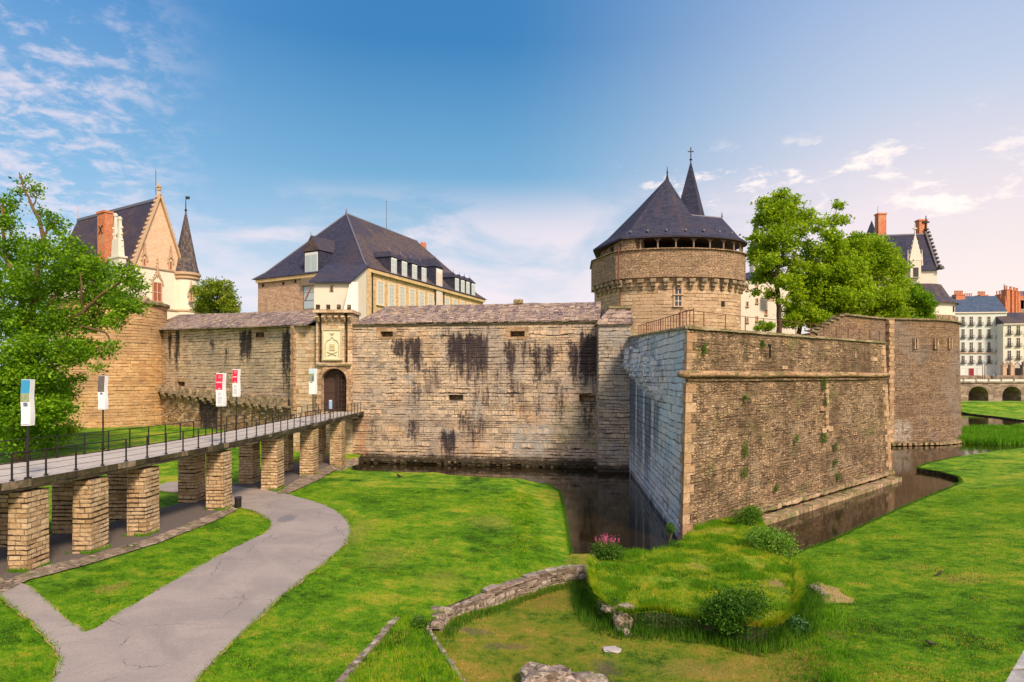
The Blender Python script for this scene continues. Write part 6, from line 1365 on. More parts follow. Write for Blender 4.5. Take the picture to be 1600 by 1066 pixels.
lamp(1535.3, 203, zy(568, 203), 'slim street lamp on the arched bridge, to the left of its twin'); lamp(1538.6, 206, zy(568, 206), 'slim street lamp on the arched bridge, just behind and right of its twin')
# ironwork gate with stone pillars by the cream house
gtw = thing('entrance_gate', 'dark ornamental iron gate between stone pillars in front of the cream house', 'gate', (177, 224, 9.2))
for px_ in (1568, 1580, 1599):
    q = atY(px_, 590, 226); mb = MB(); mb.box((q.x, 226, 11.4), (1.3, 1.3, 4.6)); mb.box((q.x, 226, 13.8), (1.6, 1.6, .4)); mb.rock((q.x, 226, 14.6), (.6, .6, .8), px_, sub=1); mb.build('pillar', M_trim if px_ != 1599 else M_br, gtw)
for pa_, pb_ in ((1569, 1579), (1582, 1597)):
    x0, x1 = atY(pa_, 590, 226).x, atY(pb_, 590, 226).x; mb = MB(); n = 9
    for k in range(n):
        f = k / (n - 1); mb.box((lerp(x0, x1, f), 226, 10.9 + 1.1 * math.sin(math.pi * f)), (.09, .06, 3.6 + 2.2 * math.sin(math.pi * f)))
    mb.tube([(lerp(x0, x1, k / 10), 226, 12.6 + 2.2 * math.sin(math.pi * k / 10)) for k in range(11)], .12, 6); mb.bar((x0, 226, 10.2), (x1, 226, 10.2), .12); mb.bar((x0, 226, 11.8), (x1, 226, 11.8), .12); mb.build('gate_leaf', M_iron, gtw)

# ---- granite parapet by the viewpoint
gp = [(2.4, 3.55), (4.0, 5.2), (4.65, 5.82), (8.8, 9.7)]
inn = [(x + .42, y - .45) for x, y in gp]; o6 = inn + gp[::-1]; mb = MB()
mb.prism([(x, y, 6.0) for x, y in o6], [(x, y, 7.5) for x, y in o6]); tag(mb.build('parapet_wall', masonry('granite', [(0, (.30, .29, .29)), (1, (.44, .42, .41))], cw=1.4, ch=.5, dash=0, grain=.5, bump=.4), loc=(4, 5, 6)), 'grey granite parapet cut by the bottom right corner of the view', 'wall')

# ---- people on the street
def person(px_, Y_, label, shirt, legs, ph=0.0, zf=9.2):
    x = (px_ - CX) / F * Y_; r = thing('person', label, 'person', (x, Y_, zf), 'people walking on the street')
    J = {'pel': (0, 0, .95), 'che': (0, .02, 1.32), 'nek': (0, .02, 1.5), 'hd': (0, 0, 1.66), 'ht': (0, 0, 1.78), 'hL': (.10, 0, .9), 'kL': (.12, -.12 + ph, .5), 'fL': (.12, -.2 + ph, .06), 'tL': (.12, -.36 + ph, .04), 'hR': (-.10, 0, .9), 'kR': (-.12, .05 - ph, .5), 'fR': (-.12, .22 - ph, .08), 'tR': (-.12, .08 - ph, .04),
         'sL': (.19, .02, 1.43), 'eL': (.25, .06, 1.15), 'wL': (.25, -.06, .9), 'gL': (.25, -.1, .8), 'sR': (-.19, .02, 1.43), 'eR': (-.25, 0, 1.15), 'wR': (-.25, -.12, .92), 'gR': (-.25, -.16, .82)}
    rad = dict(pel=.15, che=.15, nek=.06, hd=.095, ht=.07, hL=.1, kL=.06, fL=.045, tL=.035, hR=.1, kR=.06, fR=.045, tR=.035, sL=.06, eL=.045, wL=.032, gL=.03, sR=.06, eR=.045, wR=.032, gR=.03)
    Ed = [('pel', 'che'), ('che', 'nek'), ('nek', 'hd'), ('hd', 'ht'), ('pel', 'hL'), ('hL', 'kL'), ('kL', 'fL'), ('fL', 'tL'), ('pel', 'hR'), ('hR', 'kR'), ('kR', 'fR'), ('fR', 'tR'), ('che', 'sL'), ('sL', 'eL'), ('eL', 'wL'), ('wL', 'gL'), ('che', 'sR'), ('sR', 'eR'), ('eR', 'wR'), ('wR', 'gR')]
    ks = list(J); me = bpy.data.meshes.new('body'); me.from_pydata([J[k] for k in ks], [(ks.index(a), ks.index(b)) for a, b in Ed], []); o = bpy.data.objects.new('body', me); COL.objects.link(o)
    m = o.modifiers.new('s', 'SKIN'); lay = me.skin_vertices[0].data
    for i, k in enumerate(ks): lay[i].radius = (rad[k], rad[k]); lay[i].use_root = (k == 'pel')
    m2 = o.modifiers.new('d', 'SUBSURF'); m2.levels = 1; m2.render_levels = 1
    bpy.context.view_layer.update(); dg = bpy.context.evaluated_depsgraph_get(); nm = bpy.data.meshes.new_from_object(o.evaluated_get(dg)); o.modifiers.clear(); o.data = nm; nm.name = 'body'
    nm.materials.clear()
    for m_ in (simple('skin', (.5, .3, .2), .6), shirt, legs): nm.materials.append(m_)
    for p in nm.polygons:
        z = p.center.z; p.material_index = 0 if z > 1.5 or (abs(p.center.x) > .2 and z < .95) else (1 if z > .95 else 2)
    o.parent = r; ROOT[o] = ROOT[r]
    mb = MB(); mb.rock((x, Y_ + .02, zf + 1.76), (.11, .12, .09), 1); mb.build('hair', M_wood, r)
person(1552.3, 221.4, 'person in a light blue top walking on the street behind the arched bridge', simple('blue_shirt', (.12, .38, .60), .8), simple('blue_jeans', (.06, .12, .22), .8), zf=9.22)
person(1556.2, 221.0, 'person in dark blue clothes walking beside the one in light blue', simple('navy_coat', (.03, .08, .20), .8), simple('dark_trousers', (.03, .03, .05), .8), ph=.1, zf=9.22)
#@@MARK5
# ------------------------------------------------------------------ vegetation
def leaf_quads(C, size, up=.35, jitter=.5):
    n = len(C); nrm = rng.normal(size=(n, 3)); nrm[:, 2] = np.abs(nrm[:, 2]) * .8 + up; nrm /= np.linalg.norm(nrm, axis=1)[:, None]
    a = rng.normal(size=(n, 3)); t1 = np.cross(nrm, a); t1 /= np.linalg.norm(t1, axis=1)[:, None] + 1e-9; t2 = np.cross(nrm, t1)
    s_ = (size * (1 - jitter / 2 + jitter * rng.random(n)))[:, None] if not np.isscalar(size) else (size * (1 - jitter / 2 + jitter * rng.random(n)))[:, None]
    V = np.empty((n, 4, 3)); V[:, 0] = C - t1 * s_ * .5; V[:, 1] = C + t2 * s_ * .26 - nrm * s_ * .05; V[:, 2] = C + t1 * s_ * .5; V[:, 3] = C - t2 * s_ * .26 - nrm * s_ * .05
    return V.reshape(-1, 3)
def crown_points(blobs, per, clump=.55, depth=1.0, hollow=.35):
    """leaf positions: blobs -> twig clumps on and in each blob -> leaves around each clump"""
    out = []
    for (c_, r_, dn) in blobs:
        nc = max(6, int(dn * 24 * (r_ / clump) ** 1.75)); u = rng.normal(size=(nc, 3)); u /= np.linalg.norm(u, axis=1)[:, None]
        rad = r_ * (hollow + (1 - hollow) * rng.random(nc) ** .45) * (1 + .18 * rng.normal(size=nc)); cc = np.array(c_) + u * rad[:, None] * np.array([1, depth, .85])
        k = np.maximum(3, rng.poisson(per, nc)); idx = np.repeat(np.arange(nc), k); o = rng.normal(size=(len(idx), 3)) * clump * np.array([.5, .5, .30]); out.append(cc[idx] + o)
    return np.concatenate(out)
def limbs(mb, segs, Y_, dY=0):
    for s_ in segs:
        pts, r0_, r1_ = s_[0], s_[1], s_[2]; yo = s_[3] if len(s_) > 3 else 0; P = []
        for i, (a_, b_) in enumerate(pts): P.append(atY(a_, b_, Y_ + yo * i / max(1, len(pts) - 1)))
        # smooth and make it a little crooked
        Q = []
        for i in range(len(P) - 1):
            for k in range(3):
                f = k / 3; q = P[i].lerp(P[i + 1], f); 
                if i + k: q = q + Vector((nz(q.x * 1.3, q.z, 1, 3), nz(q.x, q.z * 1.3, 1, 5), 0)) * .18
                Q.append(q)
        Q.append(P[-1]); n = len(Q); mb.tube(Q, [lerp(r0_, r1_, (i / (n - 1)) ** .8) for i in range(n)], 8)
def twigs(mb, blobs, start, n_per=5, r=.05):
    for c_, r_, dn in blobs:
        for k in range(n_per):
            u = rng.normal(size=3); u /= np.linalg.norm(u); e = Vector(np.array(c_) + u * r_ * .95); s0 = Vector(c_) + Vector((0, 0, -r_ * .5)); m_ = s0.lerp(e, .5) + Vector(rng.normal(size=3)) * r_ * .12
            mb.tube([s0, m_, e], [r, r * .6, r * .2], 5, cap=False)
def make_tree(name, label, base, Y_, blobs_px, segs, leafm, barkm, per=7, clump=.55, lsize=.34, cat='tree', group=None, dspread=2.5, tw=4, hollow=.35, depth=1.0, twr=.05, dens=1.0):
    r = thing(name, label, cat, base, group); bl = []
    for b_ in blobs_px:
        px_, py_, rp = b_[:3]; dn = b_[3] if len(b_) > 3 else 1.0; yo = b_[4] if len(b_) > 4 else random.uniform(-dspread, dspread); y = Y_ + yo; p = atY(px_, py_, y); bl.append(((p.x, p.y, p.z), rp * y / F, dn * dens))
    mb = MB(); limbs(mb, segs, Y_); 
    if tw: twigs(mb, bl, None, tw, twr)
    mb.build('trunk', barkm, r, smooth=True)
    C = crown_points(bl, per, clump, depth, hollow); np_mesh('crown', leaf_quads(C, lsize), 4, leafm, r)
    return r
LF1 = foliage('leaf_bright', [(0, (.04, .10, .004)), (.35, (.13, .28, .008)), (.7, (.25, .44, .014)), (1, (.42, .58, .04))], .5)
LF2 = foliage('leaf_yellow_green', [(0, (.07, .14, .005)), (.35, (.22, .37, .01)), (.7, (.40, .54, .018)), (1, (.58, .64, .05))], .5)
LF3 = foliage('leaf_deep', [(0, (.02, .07, .006)), (.5, (.065, .18, .012)), (1, (.16, .32, .02))], .45)
LF4 = foliage('leaf_chestnut', [(0, (.08, .14, .01)), (.5, (.24, .34, .02)), (.85, (.42, .46, .07)), (1, (.7, .6, .35))], .45)
# big tree on the left, behind the footbridge
bt = [(8, 322, 20, .8), (52, 300, 13, .5), (36, 280, 9, .4), (28, 300, 8, .4), (86, 348, 20, .7), (105, 372, 13, .6), (60, 330, 10, .3),
      (25, 395, 34), (72, 398, 32), (118, 402, 26), (20, 445, 42), (70, 445, 42), (122, 438, 34), (163, 428, 24, .9), (198, 428, 20, .8), (215, 447, 16, .8), (158, 466, 28), (192, 472, 22), (212, 478, 16, .7), (148, 500, 24, .8), (182, 500, 17, .8),
      (98, 500, 36), (50, 505, 40), (8, 500, 38), (128, 542, 22, .8), (158, 548, 15, .7), (176, 540, 10, .6), (108, 550, 30), (60, 556, 38), (15, 565, 40), (45, 540, 24, .7, -4), (25, 590, 34, 1.0, -4), (60, 585, 28, .8, -4), (75, 640, 30, 1.2, -4), (30, 640, 36, 1.2, -4), (20, 618, 40), (60, 618, 38), (88, 600, 26), (92, 642, 22), (50, 660, 32), (8, 662, 34), (104, 612, 14), (150, 575, 8, .5), (128, 590, 10, .5),
      (-40, 380, 34), (-45, 450, 45), (-50, 520, 45), (-50, 600, 45), (-45, 660, 40), (-30, 340, 24, .7), (10, 350, 18, .8), (180, 452, 20, .8), (140, 415, 18, .8), (35, 690, 24), (80, 682, 18)]
sg = [([(34, 745), (38, 650), (42, 570), (46, 525)], .75, .50), ([(46, 525), (78, 512), (104, 505), (130, 487), (152, 466), (180, 445), (208, 432)], .36, .06, -3), ([(46, 525), (36, 480), (18, 430), (8, 390), (4, 350), (2, 320)], .34, .08, 2),
      ([(44, 530), (52, 470), (58, 420), (68, 372), (62, 345), (50, 322), (40, 300), (30, 270)], .34, .05, -1), ([(68, 372), (78, 352), (92, 345), (104, 352)], .14, .03, 1), ([(50, 322), (58, 305), (50, 290)], .08, .02), ([(42, 560), (15, 548), (-10, 540)], .3, .12, -3), ([(104, 505), (135, 512), (165, 520), (176, 540)], .18, .04, -3), ([(130, 487), (128, 455), (125, 425)], .16, .05), ([(40, 600), (75, 580), (108, 560)], .22, .05, -3), ([(46, 525), (80, 470), (118, 430)], .22, .05, 3)]
tb = atY(34, 745, 60); make_tree('broadleaf_tree', 'large spreading broadleaf tree with twisting bare upper branches, behind the footbridge', (tb.x, 60, 1.5), 60, bt, sg, LF1, M_bark, per=6.5, clump=.60, lsize=.34, dspread=4.5, tw=5, hollow=.2, dens=1.35)
make_tree('shrub', 'low bushy shrub growing under the spreading tree beside the round tower', (-43, 68, 2), 66, [(112, 668, 12), (100, 675, 14), (85, 690, 16), (60, 700, 18), (30, 705, 18)], [([(80, 712), (90, 690)], .1, .04)], LF2, M_bark, per=9, clump=.5, lsize=.26, cat='shrub', dspread=1)
make_tree('chestnut_tree', 'rounded flowering chestnut tree rising behind the wall beside the gothic palace', (-52, 112, 12.2), 112, [(330, 450, 17), (347, 452, 17), (322, 468, 16), (345, 475, 18), (358, 470, 14), (335, 485, 18), (362, 483, 12), (315, 480, 12), (310, 455, 10)], [([(338, 520), (338, 470)], .4, .2)], LF4, M_barkd, per=8, clump=.6, lsize=.42, tw=2)
# trees on the right
ta = [(1180, 395, 12, .7), (1215, 365, 20, .6), (1195, 395, 18, .6), (1212, 405, 20, .6), (1235, 410, 16, .55), (1225, 440, 14, .6), (1195, 425, 15, .6), (1240, 340, 16, .6), (1205, 335, 18, .6), (1222, 325, 16, .6), (1221, 305, 13, .65), (1196, 318, 15, .6), (1240, 316, 14, .55), (1215, 325, 15, .6), (1262, 338, 16, .55), (1192, 345, 17, .65), (1222, 348, 18, .6), (1250, 358, 17, .5), (1183, 372, 12, .6), (1203, 380, 18, .6), (1234, 384, 18, .5), (1198, 408, 18, .6), (1188, 436, 13, .6), (1213, 432, 15, .5), (1278, 352, 14, .45), (1224, 470, 9, .5), (1204, 460, 10, .4), (1180, 405, 9, .6), (1181, 455, 7, .6), (1262, 385, 12, .4)]
make_tree('ash_tree', 'tall airy tree with open crown on the rampart, nearest the big stone tower', (40.8, 97, 14.8), 97, ta, [([(1217, 522), (1217, 480), (1214, 450), (1212, 430)], .42, .3), ([(1212, 430), (1222, 400), (1226, 370), (1222, 330), (1220, 296)], .26, .04, -2), ([(1213, 440), (1200, 410), (1192, 370), (1196, 330)], .2, .04, 2), ([(1214, 450), (1232, 420), (1250, 380), (1266, 340)], .2, .03, -1), ([(1216, 470), (1204, 450), (1190, 436)], .12, .03), ([(1226, 390), (1250, 372), (1276, 352)], .1, .03)], LF2, M_barkd, per=6.5, clump=.62, lsize=.5, dspread=2.5, tw=7, twr=.06, hollow=.2, dens=1.35)
tb2 = [(1240, 440, 17, .7), (1248, 420, 14, .5), (1262, 400, 14, .5), (1278, 425, 18, .8), (1298, 425, 20), (1320, 405, 18), (1308, 385, 15, .8), (1335, 420, 20), (1265, 465, 20, .8), (1250, 490, 18, .9), (1300, 460, 24), (1275, 500, 18, .9), (1255, 440, 16, .7), (1325, 455, 22), (1345, 450, 20), (1310, 320, 9, .55), (1318, 344, 9, .5), (1300, 345, 12, .55), (1296, 368, 14, .6), (1308, 375, 12, .6), (1284, 392, 15, .55), (1300, 400, 16, .7), (1270, 445, 17, .7), (1245, 462, 15, .7), (1236, 485, 14, .7), (1262, 490, 18, .8), (1288, 440, 22), (1312, 425, 20), (1332, 442, 22), (1320, 468, 22), (1292, 478, 20), (1345, 470, 18), (1268, 415, 12, .5), (1240, 500, 14, .8), (1285, 500, 16), (1310, 495, 18), (1330, 490, 15), (1228, 505, 8, .6)]
make_tree('ash_tree', 'leaning tree with dark forked trunk and yellowish crown, second from the big stone tower', (44.4, 99, 14.8), 99, tb2, [([(1248, 522), (1256, 490), (1264, 468), (1276, 448)], .36, .25), ([(1276, 448), (1286, 420), (1284, 390), (1296, 360), (1310, 320)], .2, .04, -1), ([(1264, 468), (1290, 452), (1320, 430)], .18, .05, 2), ([(1256, 490), (1240, 470), (1236, 455)], .12, .03), ([(1276, 448), (1262, 425), (1250, 405)], .1, .03)], LF2, M_barkd, per=7, clump=.6, lsize=.48, dspread=3, tw=5, hollow=.25, dens=1.35)
tcx = [(1338, 378, 18), (1320, 388, 15), (1362, 384, 20), (1384, 398, 20), (1400, 420, 19), (1404, 445, 18), (1368, 428, 27), (1346, 410, 22), (1388, 465, 24), (1358, 470, 26), (1338, 495, 20), (1398, 490, 20), (1372, 500, 20), (1325, 505, 14)]
make_tree('lime_tree', 'dense rounded bright green tree, tallest of the thick crowns behind the rampart', (58, 106, 14.8), 106, tcx, [([(1368, 530), (1368, 470), (1362, 420)], .5, .2)], LF2, M_barkd, per=9, clump=.6, lsize=.44, dspread=2.5, tw=2)
make_tree('lime_tree', 'smaller dense green tree at the foot of the white palace with blue roof', (70.5, 111, 14.8), 111, [(1428, 456, 14), (1442, 465, 13), (1450, 478, 12), (1424, 482, 18), (1440, 494, 15), (1412, 470, 14), (1408, 500, 14), (1452, 495, 9), (1425, 505, 14)], [([(1430, 530), (1430, 480)], .35, .15)], LF1, M_barkd, per=9, clump=.5, lsize=.40, dspread=1.5, tw=2)
make_tree('shrub', 'small pale green shrub on the terrace behind the railing below the white building', (37, 88, 13), 86, [(1190, 508, 7), (1198, 512, 8), (1206, 508, 6), (1183, 514, 6)], [([(1196, 522), (1196, 508)], .06, .03)], LF2, M_barkd, per=8, clump=.3, lsize=.22, cat='shrub', dspread=.6, tw=2)

# wall plants on the angular bastion
LW = foliage('wall_plant', [(0, (.025, .09, .006)), (.5, (.08, .19, .012)), (1, (.18, .33, .03))], .4)
def wall_plant(px_, py_, rx, rz, label, n=260, sz=.10):
    t_ = fI(px_); q = on_ab(t_, 5, 0); z = zy(py_, q.y); q = on_ab(t_, z, .06); C = np.clip(rng.normal(size=(n, 3)), -1.35, 1.35) * np.array([rx * .45, .10, rz * .45]); W_ = np.array([[AB.x, AB.y, 0], [ABn.x, ABn.y, 0], [0, 0, 1]]); C[:, 1] = np.abs(C[:, 1]); C = np.array(q) + C @ W_
    mbx = MB(); o = np_mesh('wall_plant', leaf_quads(C, sz), 4, LW, None, tuple(q)); tag(o, label, 'plant', 'plants rooted in the bastion wall'); return o
for a_ in ((1290, 598, .5, .9, 'plant hanging just below the string course, topmost of the column over the pale stone chain', 420), (1292, 628, .28, .55, 'plant clump beside the top of the pale stone chain', 220), (1288, 684, .5, .6, 'bright bushy plant at the foot of the pale stone chain', 300), (1306, 698, .35, .45, 'small plant just below and right of the pale stone chain foot', 200),
           (1305, 722, .35, .4, 'tiny plant low on the wall under the pale stone chain, above the ledge', 160), (1162, 702, .45, .75, 'leafy tall plant halfway down the wall in the column nearest the corner stones', 300), (1160, 738, .5, .5, 'plant low in the column nearest the corner stones', 220), (1244, 685, .25, .45, 'small lone plant mid wall between the two plant columns', 180), (1211, 762, .45, .35, 'plant patch low on the wall near the waterside shrub', 180),
           (1316, 768, .5, .22, 'low plant sprawling on the ledge stones by the water', 200), (1092, 545, .3, .5, 'plant on the upper wall close beside the corner stones', 200), (1189, 537, .35, .4, 'plant just beneath the coping, above the iron anchor', 200), (1160, 622, .3, .25, 'small plant right below the string course near the corner', 130), (1309, 745, .3, .4, 'plant rooted directly above the ledge, right of the chain', 160)):
    wall_plant(*a_[:4], a_[4], a_[5])

def bush(name, label, px_, py_, z, r, n, leafm, sz=.09, cat='shrub', squash=.8, stem=True):
    p = at(px_, py_, z); R_ = thing(name, label, cat, p); bl = [((p.x + random.uniform(-.4, .4) * r, p.y + random.uniform(-.4, .4) * r, p.z + r * random.uniform(.35, .95) * squash), r * random.uniform(.4, .62), 1.0) for _ in range(8)]
    C = crown_points(bl, max(4, n // 250), r * .16, 1.0, .2); C = C[rng.permutation(len(C))[:n]]; C = C[C[:, 2] > p.z - .1]; np_mesh('foliage', leaf_quads(C, sz), 4, leafm, R_)
    mb = MB()
    for c_, rr, _ in bl: mb.tube([p - Vector((0, 0, .15)), Vector(c_).lerp(p, .4) + Vector((.05, 0, 0)), Vector(c_) + Vector((0, 0, rr * .5))], [.025, .015, .006], 5)
    mb.build('stem', M_bark, R_); return R_, p
bush('shrub', 'rounded waterside shrub with pale leaves on the mound edge against the bastion', 1206, 866, 1.2, 1.35, 9000, foliage('leaf_pale', [(0, (.04, .12, .01)), (.5, (.13, .30, .02)), (1, (.42, .56, .12))], .45), .10)
bush('shrub', 'leafy green shrub at the bastion foot, left of the rounded waterside one', 1170, 818, 1.2, 1.1, 5200, LW, .10, squash=.6)
bush('shrub', 'dark green elder shrub growing on the front lip of the mound', 1152, 990, .75, 1.25, 9000, LF3, .10, squash=1.0)
bush('plant', 'grey green leafy plant in the hollow between the mound and the right lawn', 1248, 985, .9, .42, 1500, foliage('leaf_grey', [(0, (.02, .08, .02)), (1, (.12, .28, .09))]), .10, cat='plant')
bush('plant', 'clump of small leaved plant at the waterline by the bastion corner', 1054, 858, 1.4, .42, 1500, LW, .07, cat='plant', squash=.7)
bush('plant', 'bright green weedy plant at the broken end of the low wall', 655, 986, 1.3, .42, 1500, LW, .08, cat='plant', squash=.8)
bush('plant', 'small green plant in the gap of the bank near the bare stones', 958, 948, 1.2, .3, 700, LF3, .07, cat='plant')
bush('plant', 'tall slim dark plant beside the bastion corner stones', 1047, 842, 1.4, .35, 700, LF3, .08, cat='plant', squash=2.2)
# flowering valerian
vp, p = bush('flowering_plant', 'flowering plant with pink spikes on the water side edge of the mound', 950, 874, 1.4, .85, 6500, LW, .085, cat='plant', squash=.62)
PK = simple('pink_flower', (.60, .10, .26), .7, var=.3, scale=20)
mb = MB(); C = []
for k in range(26):
    a_ = random.uniform(0, 6.28); r_ = random.uniform(.1, .62); b_ = Vector((p.x + r_ * math.cos(a_) * .6, p.y + r_ * math.sin(a_) * .6, p.z + .3)); e = b_ + Vector((math.cos(a_) * r_ * .35, math.sin(a_) * r_ * .35, random.uniform(.50, .78))); mb.tube([b_, e], .008, 4); C.append(np.array(e) + rng.normal(size=(26, 3)) * np.array([.028, .028, .075]))
mb.build('stem', M_bark, vp); np_mesh('flower', leaf_quads(np.concatenate(C), .045), 4, PK, vp)

# grass blades
def pip(X, Y, poly):
    c_ = np.zeros(len(X), bool); n = len(poly)
    for i in range(n):
        (x1, y1), (x0, y0) = poly[i], poly[i - 1]
        if y1 == y0: continue
        m = ((y1 > Y) != (y0 > Y)) & (X < (x0 - x1) * (Y - y1) / (y0 - y1) + x1); c_ ^= m
    return c_
def blades(name, label, pts, zs, hgt, wid, mat, lean=.5, cat=None, drift=None, k_='stuff'):
    n = len(pts); a = rng.random(n) * 6.283; h_ = hgt * (.55 + .9 * rng.random(n)); w_ = wid * (.7 + .6 * rng.random(n))
    B = np.column_stack([pts, zs - .02]); la = rng.random(n) * 6.283; lm = lean * h_ * rng.random(n)
    tip = B + np.column_stack([np.cos(la) * lm, np.sin(la) * lm, h_])
    if drift is not None: tip[:, :2] += drift * h_[:, None]
    sx = np.column_stack([np.cos(a) * w_, np.sin(a) * w_, np.zeros(n)]) * .5; V = np.stack([B - sx, B + sx, tip], axis=1).reshape(-1, 3)
    o = np_mesh(name, V, 3, mat); o['kind'] = k_; o['label'] = label; o['category'] = 'grass'; return o
def scatter(poly, n, wfun=None, near=None):
    poly = [(p[0], p[1]) for p in poly]; xs = [p[0] for p in poly]; ys = [p[1] for p in poly]; X = rng.uniform(min(xs), max(xs), n); Y = rng.uniform(min(ys), max(ys), n); k = pip(X, Y, poly) & (np.abs(X) < Y * .84 + 1) & (Y > 14)
    if wfun is not None: k &= rng.random(n) < wfun(X, Y)
    return np.column_stack([X[k], Y[k]])
def hz(P, hf): return np.array([hf(float(x), float(y)) for x, y in P])
GB = foliage('grass_blade', [(0, (.035, .13, .004)), (.4, (.10, .27, .006)), (.75, (.17, .37, .01)), (1, (.36, .42, .03))], .4)
GBd = foliage('grass_blade_dark', [(0, (.02, .08, .004)), (.5, (.06, .17, .008)), (1, (.15, .29, .015))], .35)
def patchy(name, cols, trans=.4, s1=.22, s2=1.7, bias=0.0):
    m, tt, bs, out = mat_new(name); g = tt.N.new('ShaderNodeNewGeometry'); P = g.outputs['Position']; x, y, z = tt.sep(P)[:3]; P2 = tt.comb(x, y, 0.0)
    a = tt.noise(P2, s1, 4, .6, .5).outputs[0]; b = tt.noise(P2, s2, 4, .65, .6).outputs[0]; c = tt.noise(P2, 6.0, 3, .7).outputs[0]
    f = tt.m('ADD', tt.m('ADD', tt.m('MULTIPLY', g.outputs['Random Per Island'], .30), tt.m('MULTIPLY', tt.m('SUBTRACT', a, .5), 1.5)), tt.m('ADD', tt.m('MULTIPLY', tt.m('SUBTRACT', b, .5), 1.7), tt.m('ADD', tt.m('MULTIPLY', tt.m('SUBTRACT', c, .5), 1.5), .30 + bias)), clamp=True)
    col = tt.ramp(f, cols); tt.put(bs.inputs['Base Color'], col); bs.inputs['Roughness'].default_value = .6; bs.inputs['Specular IOR Level'].default_value = .2
    tr = tt.new('ShaderNodeBsdfTranslucent', None, Color=tt.vm('MULTIPLY', col, (1.2, 1.2, .5))); mx = tt.new('ShaderNodeMixShader', None, i0=trans); tt.L.new(bs.outputs[0], mx.inputs[1]); tt.L.new(tr.outputs[0], mx.inputs[2]); tt.L.new(mx.outputs[0], out.inputs[0]); return m
GL = patchy('lawn_blade', [(0, (.025, .09, .003)), (.25, (.08, .21, .004)), (.5, (.145, .36, .006)), (.72, (.28, .44, .010)), (.9, (.52, .46, .03)), (1, (.62, .44, .08))])
GM = patchy('mound_blade', [(0, (.04, .12, .004)), (.25, (.10, .24, .006)), (.5, (.22, .38, .010)), (.75, (.42, .46, .02)), (1, (.62, .46, .08))], s1=.35, bias=.06)
GH = patchy('hollow_blade', [(0, (.05, .12, .006)), (.3, (.13, .22, .01)), (.6, (.26, .29, .02)), (.8, (.38, .27, .05)), (1, (.42, .24, .08))], s1=.35, bias=.08)
GBy = foliage('grass_blade_dry', [(0, (.07, .16, .006)), (.4, (.18, .30, .010)), (.75, (.32, .36, .02)), (1, (.56, .42, .07))], .4)
fall = lambda X, Y: np.clip((24.0 / Y) ** 2, 0, 1)
MP = [(onh(a_, b_, h_mound), r1_, r2_) for a_, b_, r1_, r2_ in ((1120, 830, 2.2, 1.3), (1092, 885, .7, 1.6), (1215, 912, .6, .6), (935, 878, .35, .5), (1180, 880, .5, 1.2), (1040, 905, 1.0, .5))]
P = scatter([(p.x, p.y) for p in mound_poly], 200000); nn_ = np.array([nz(x, y, 1.1, 51) for x, y in P]); dd_ = np.min([np.hypot((P[:, 0] - c_.x) / r1_, (P[:, 1] - c_.y) / r2_) for c_, r1_, r2_ in MP], axis=0) + nn_ * .9; P = P[rng.random(len(P)) < np.clip((dd_ - .35) * 1.6, .06, 1)]; blades('long_grass', 'long green and yellow grass covering the mound', P, hz(P, h_mound), .10, .022, GM)
P2 = P[np.array([nz(x, y, .9, 52) for x, y in P]) * 1.2 + .28 * rng.random(len(P)) > .30]; blades('long_grass', 'taller green blades standing among the grass of the mound', P2, hz(P2, h_mound), .20, .024, GB)
P = scatter([(p.x, p.y) for p in hol], 150000, lambda X, Y: ((Y > 16) & (Y < 32)).astype(float)); P = P[~pip(P[:, 0], P[:, 1], [(p.x, p.y) for p in mound_poly])]; blades('short_grass', 'short brownish grass on the floor of the hollow', P, hz(P, h_hollow), .075, .022, GH)
# tufts along the foot and lip of the bank, and along the ruined wall
mpn = resample(mound_poly, .12, True); fr_ = [p for p in mpn if p.y < 29.5]
A = np.array([(p.x, p.y) for p in fr_ for _ in range(40)]); cen = np.array([7.2, 28.0]); outw = A - cen; outw /= np.linalg.norm(outw, axis=1)[:, None]
Q = A - outw * rng.random((len(A), 1)) * .25; blades('overhanging_grass', 'long grass hanging over the lip of the mound bank', Q, hz(Q, h_mound) + .02, .30, .026, GM, drift=outw * .8)
Q = A + outw * (rng.random((len(A), 1)) ** 1.5) * .9; Q = Q[Q[:, 1] < 28.5]; blades('bank_foot_grass', 'dark rank grass along the foot of the mound bank', Q, hz(Q, h_hollow), .38, .028, GBd)
A = np.repeat(A, 1, axis=0); keep_ = A[:, 1] < 27; A2, O2 = A[keep_], outw[keep_]; zz = rng.random(len(A2)); B2 = A2 + O2 * .03
hz1, hz0 = hz(A2, h_mound), hz(A2, h_hollow); blades('bank_grass', 'grass growing out of the face of the mound bank', B2, hz0 + (hz1 - hz0) * zz, .22, .03, GBd, drift=O2 * .9)
rs = resample(ruin, .08); A = np.array([(p.x, p.y) for p in rs for _ in range(14)]); Q = A + np.column_stack([rng.random(len(A)) * .5 + .25, -rng.random(len(A)) * .6 - .25]); blades('wall_foot_grass', 'dark grass at the foot of the ruined low wall', Q, hz(Q, h_hollow), .26, .026, GBd)
P = scatter([(p.x, p.y) for p in wd], 30000); blades('long_grass', 'grass on the raised wedge beside the ruined wall', P, hz(P, h_wedge), .14, .022, GL)
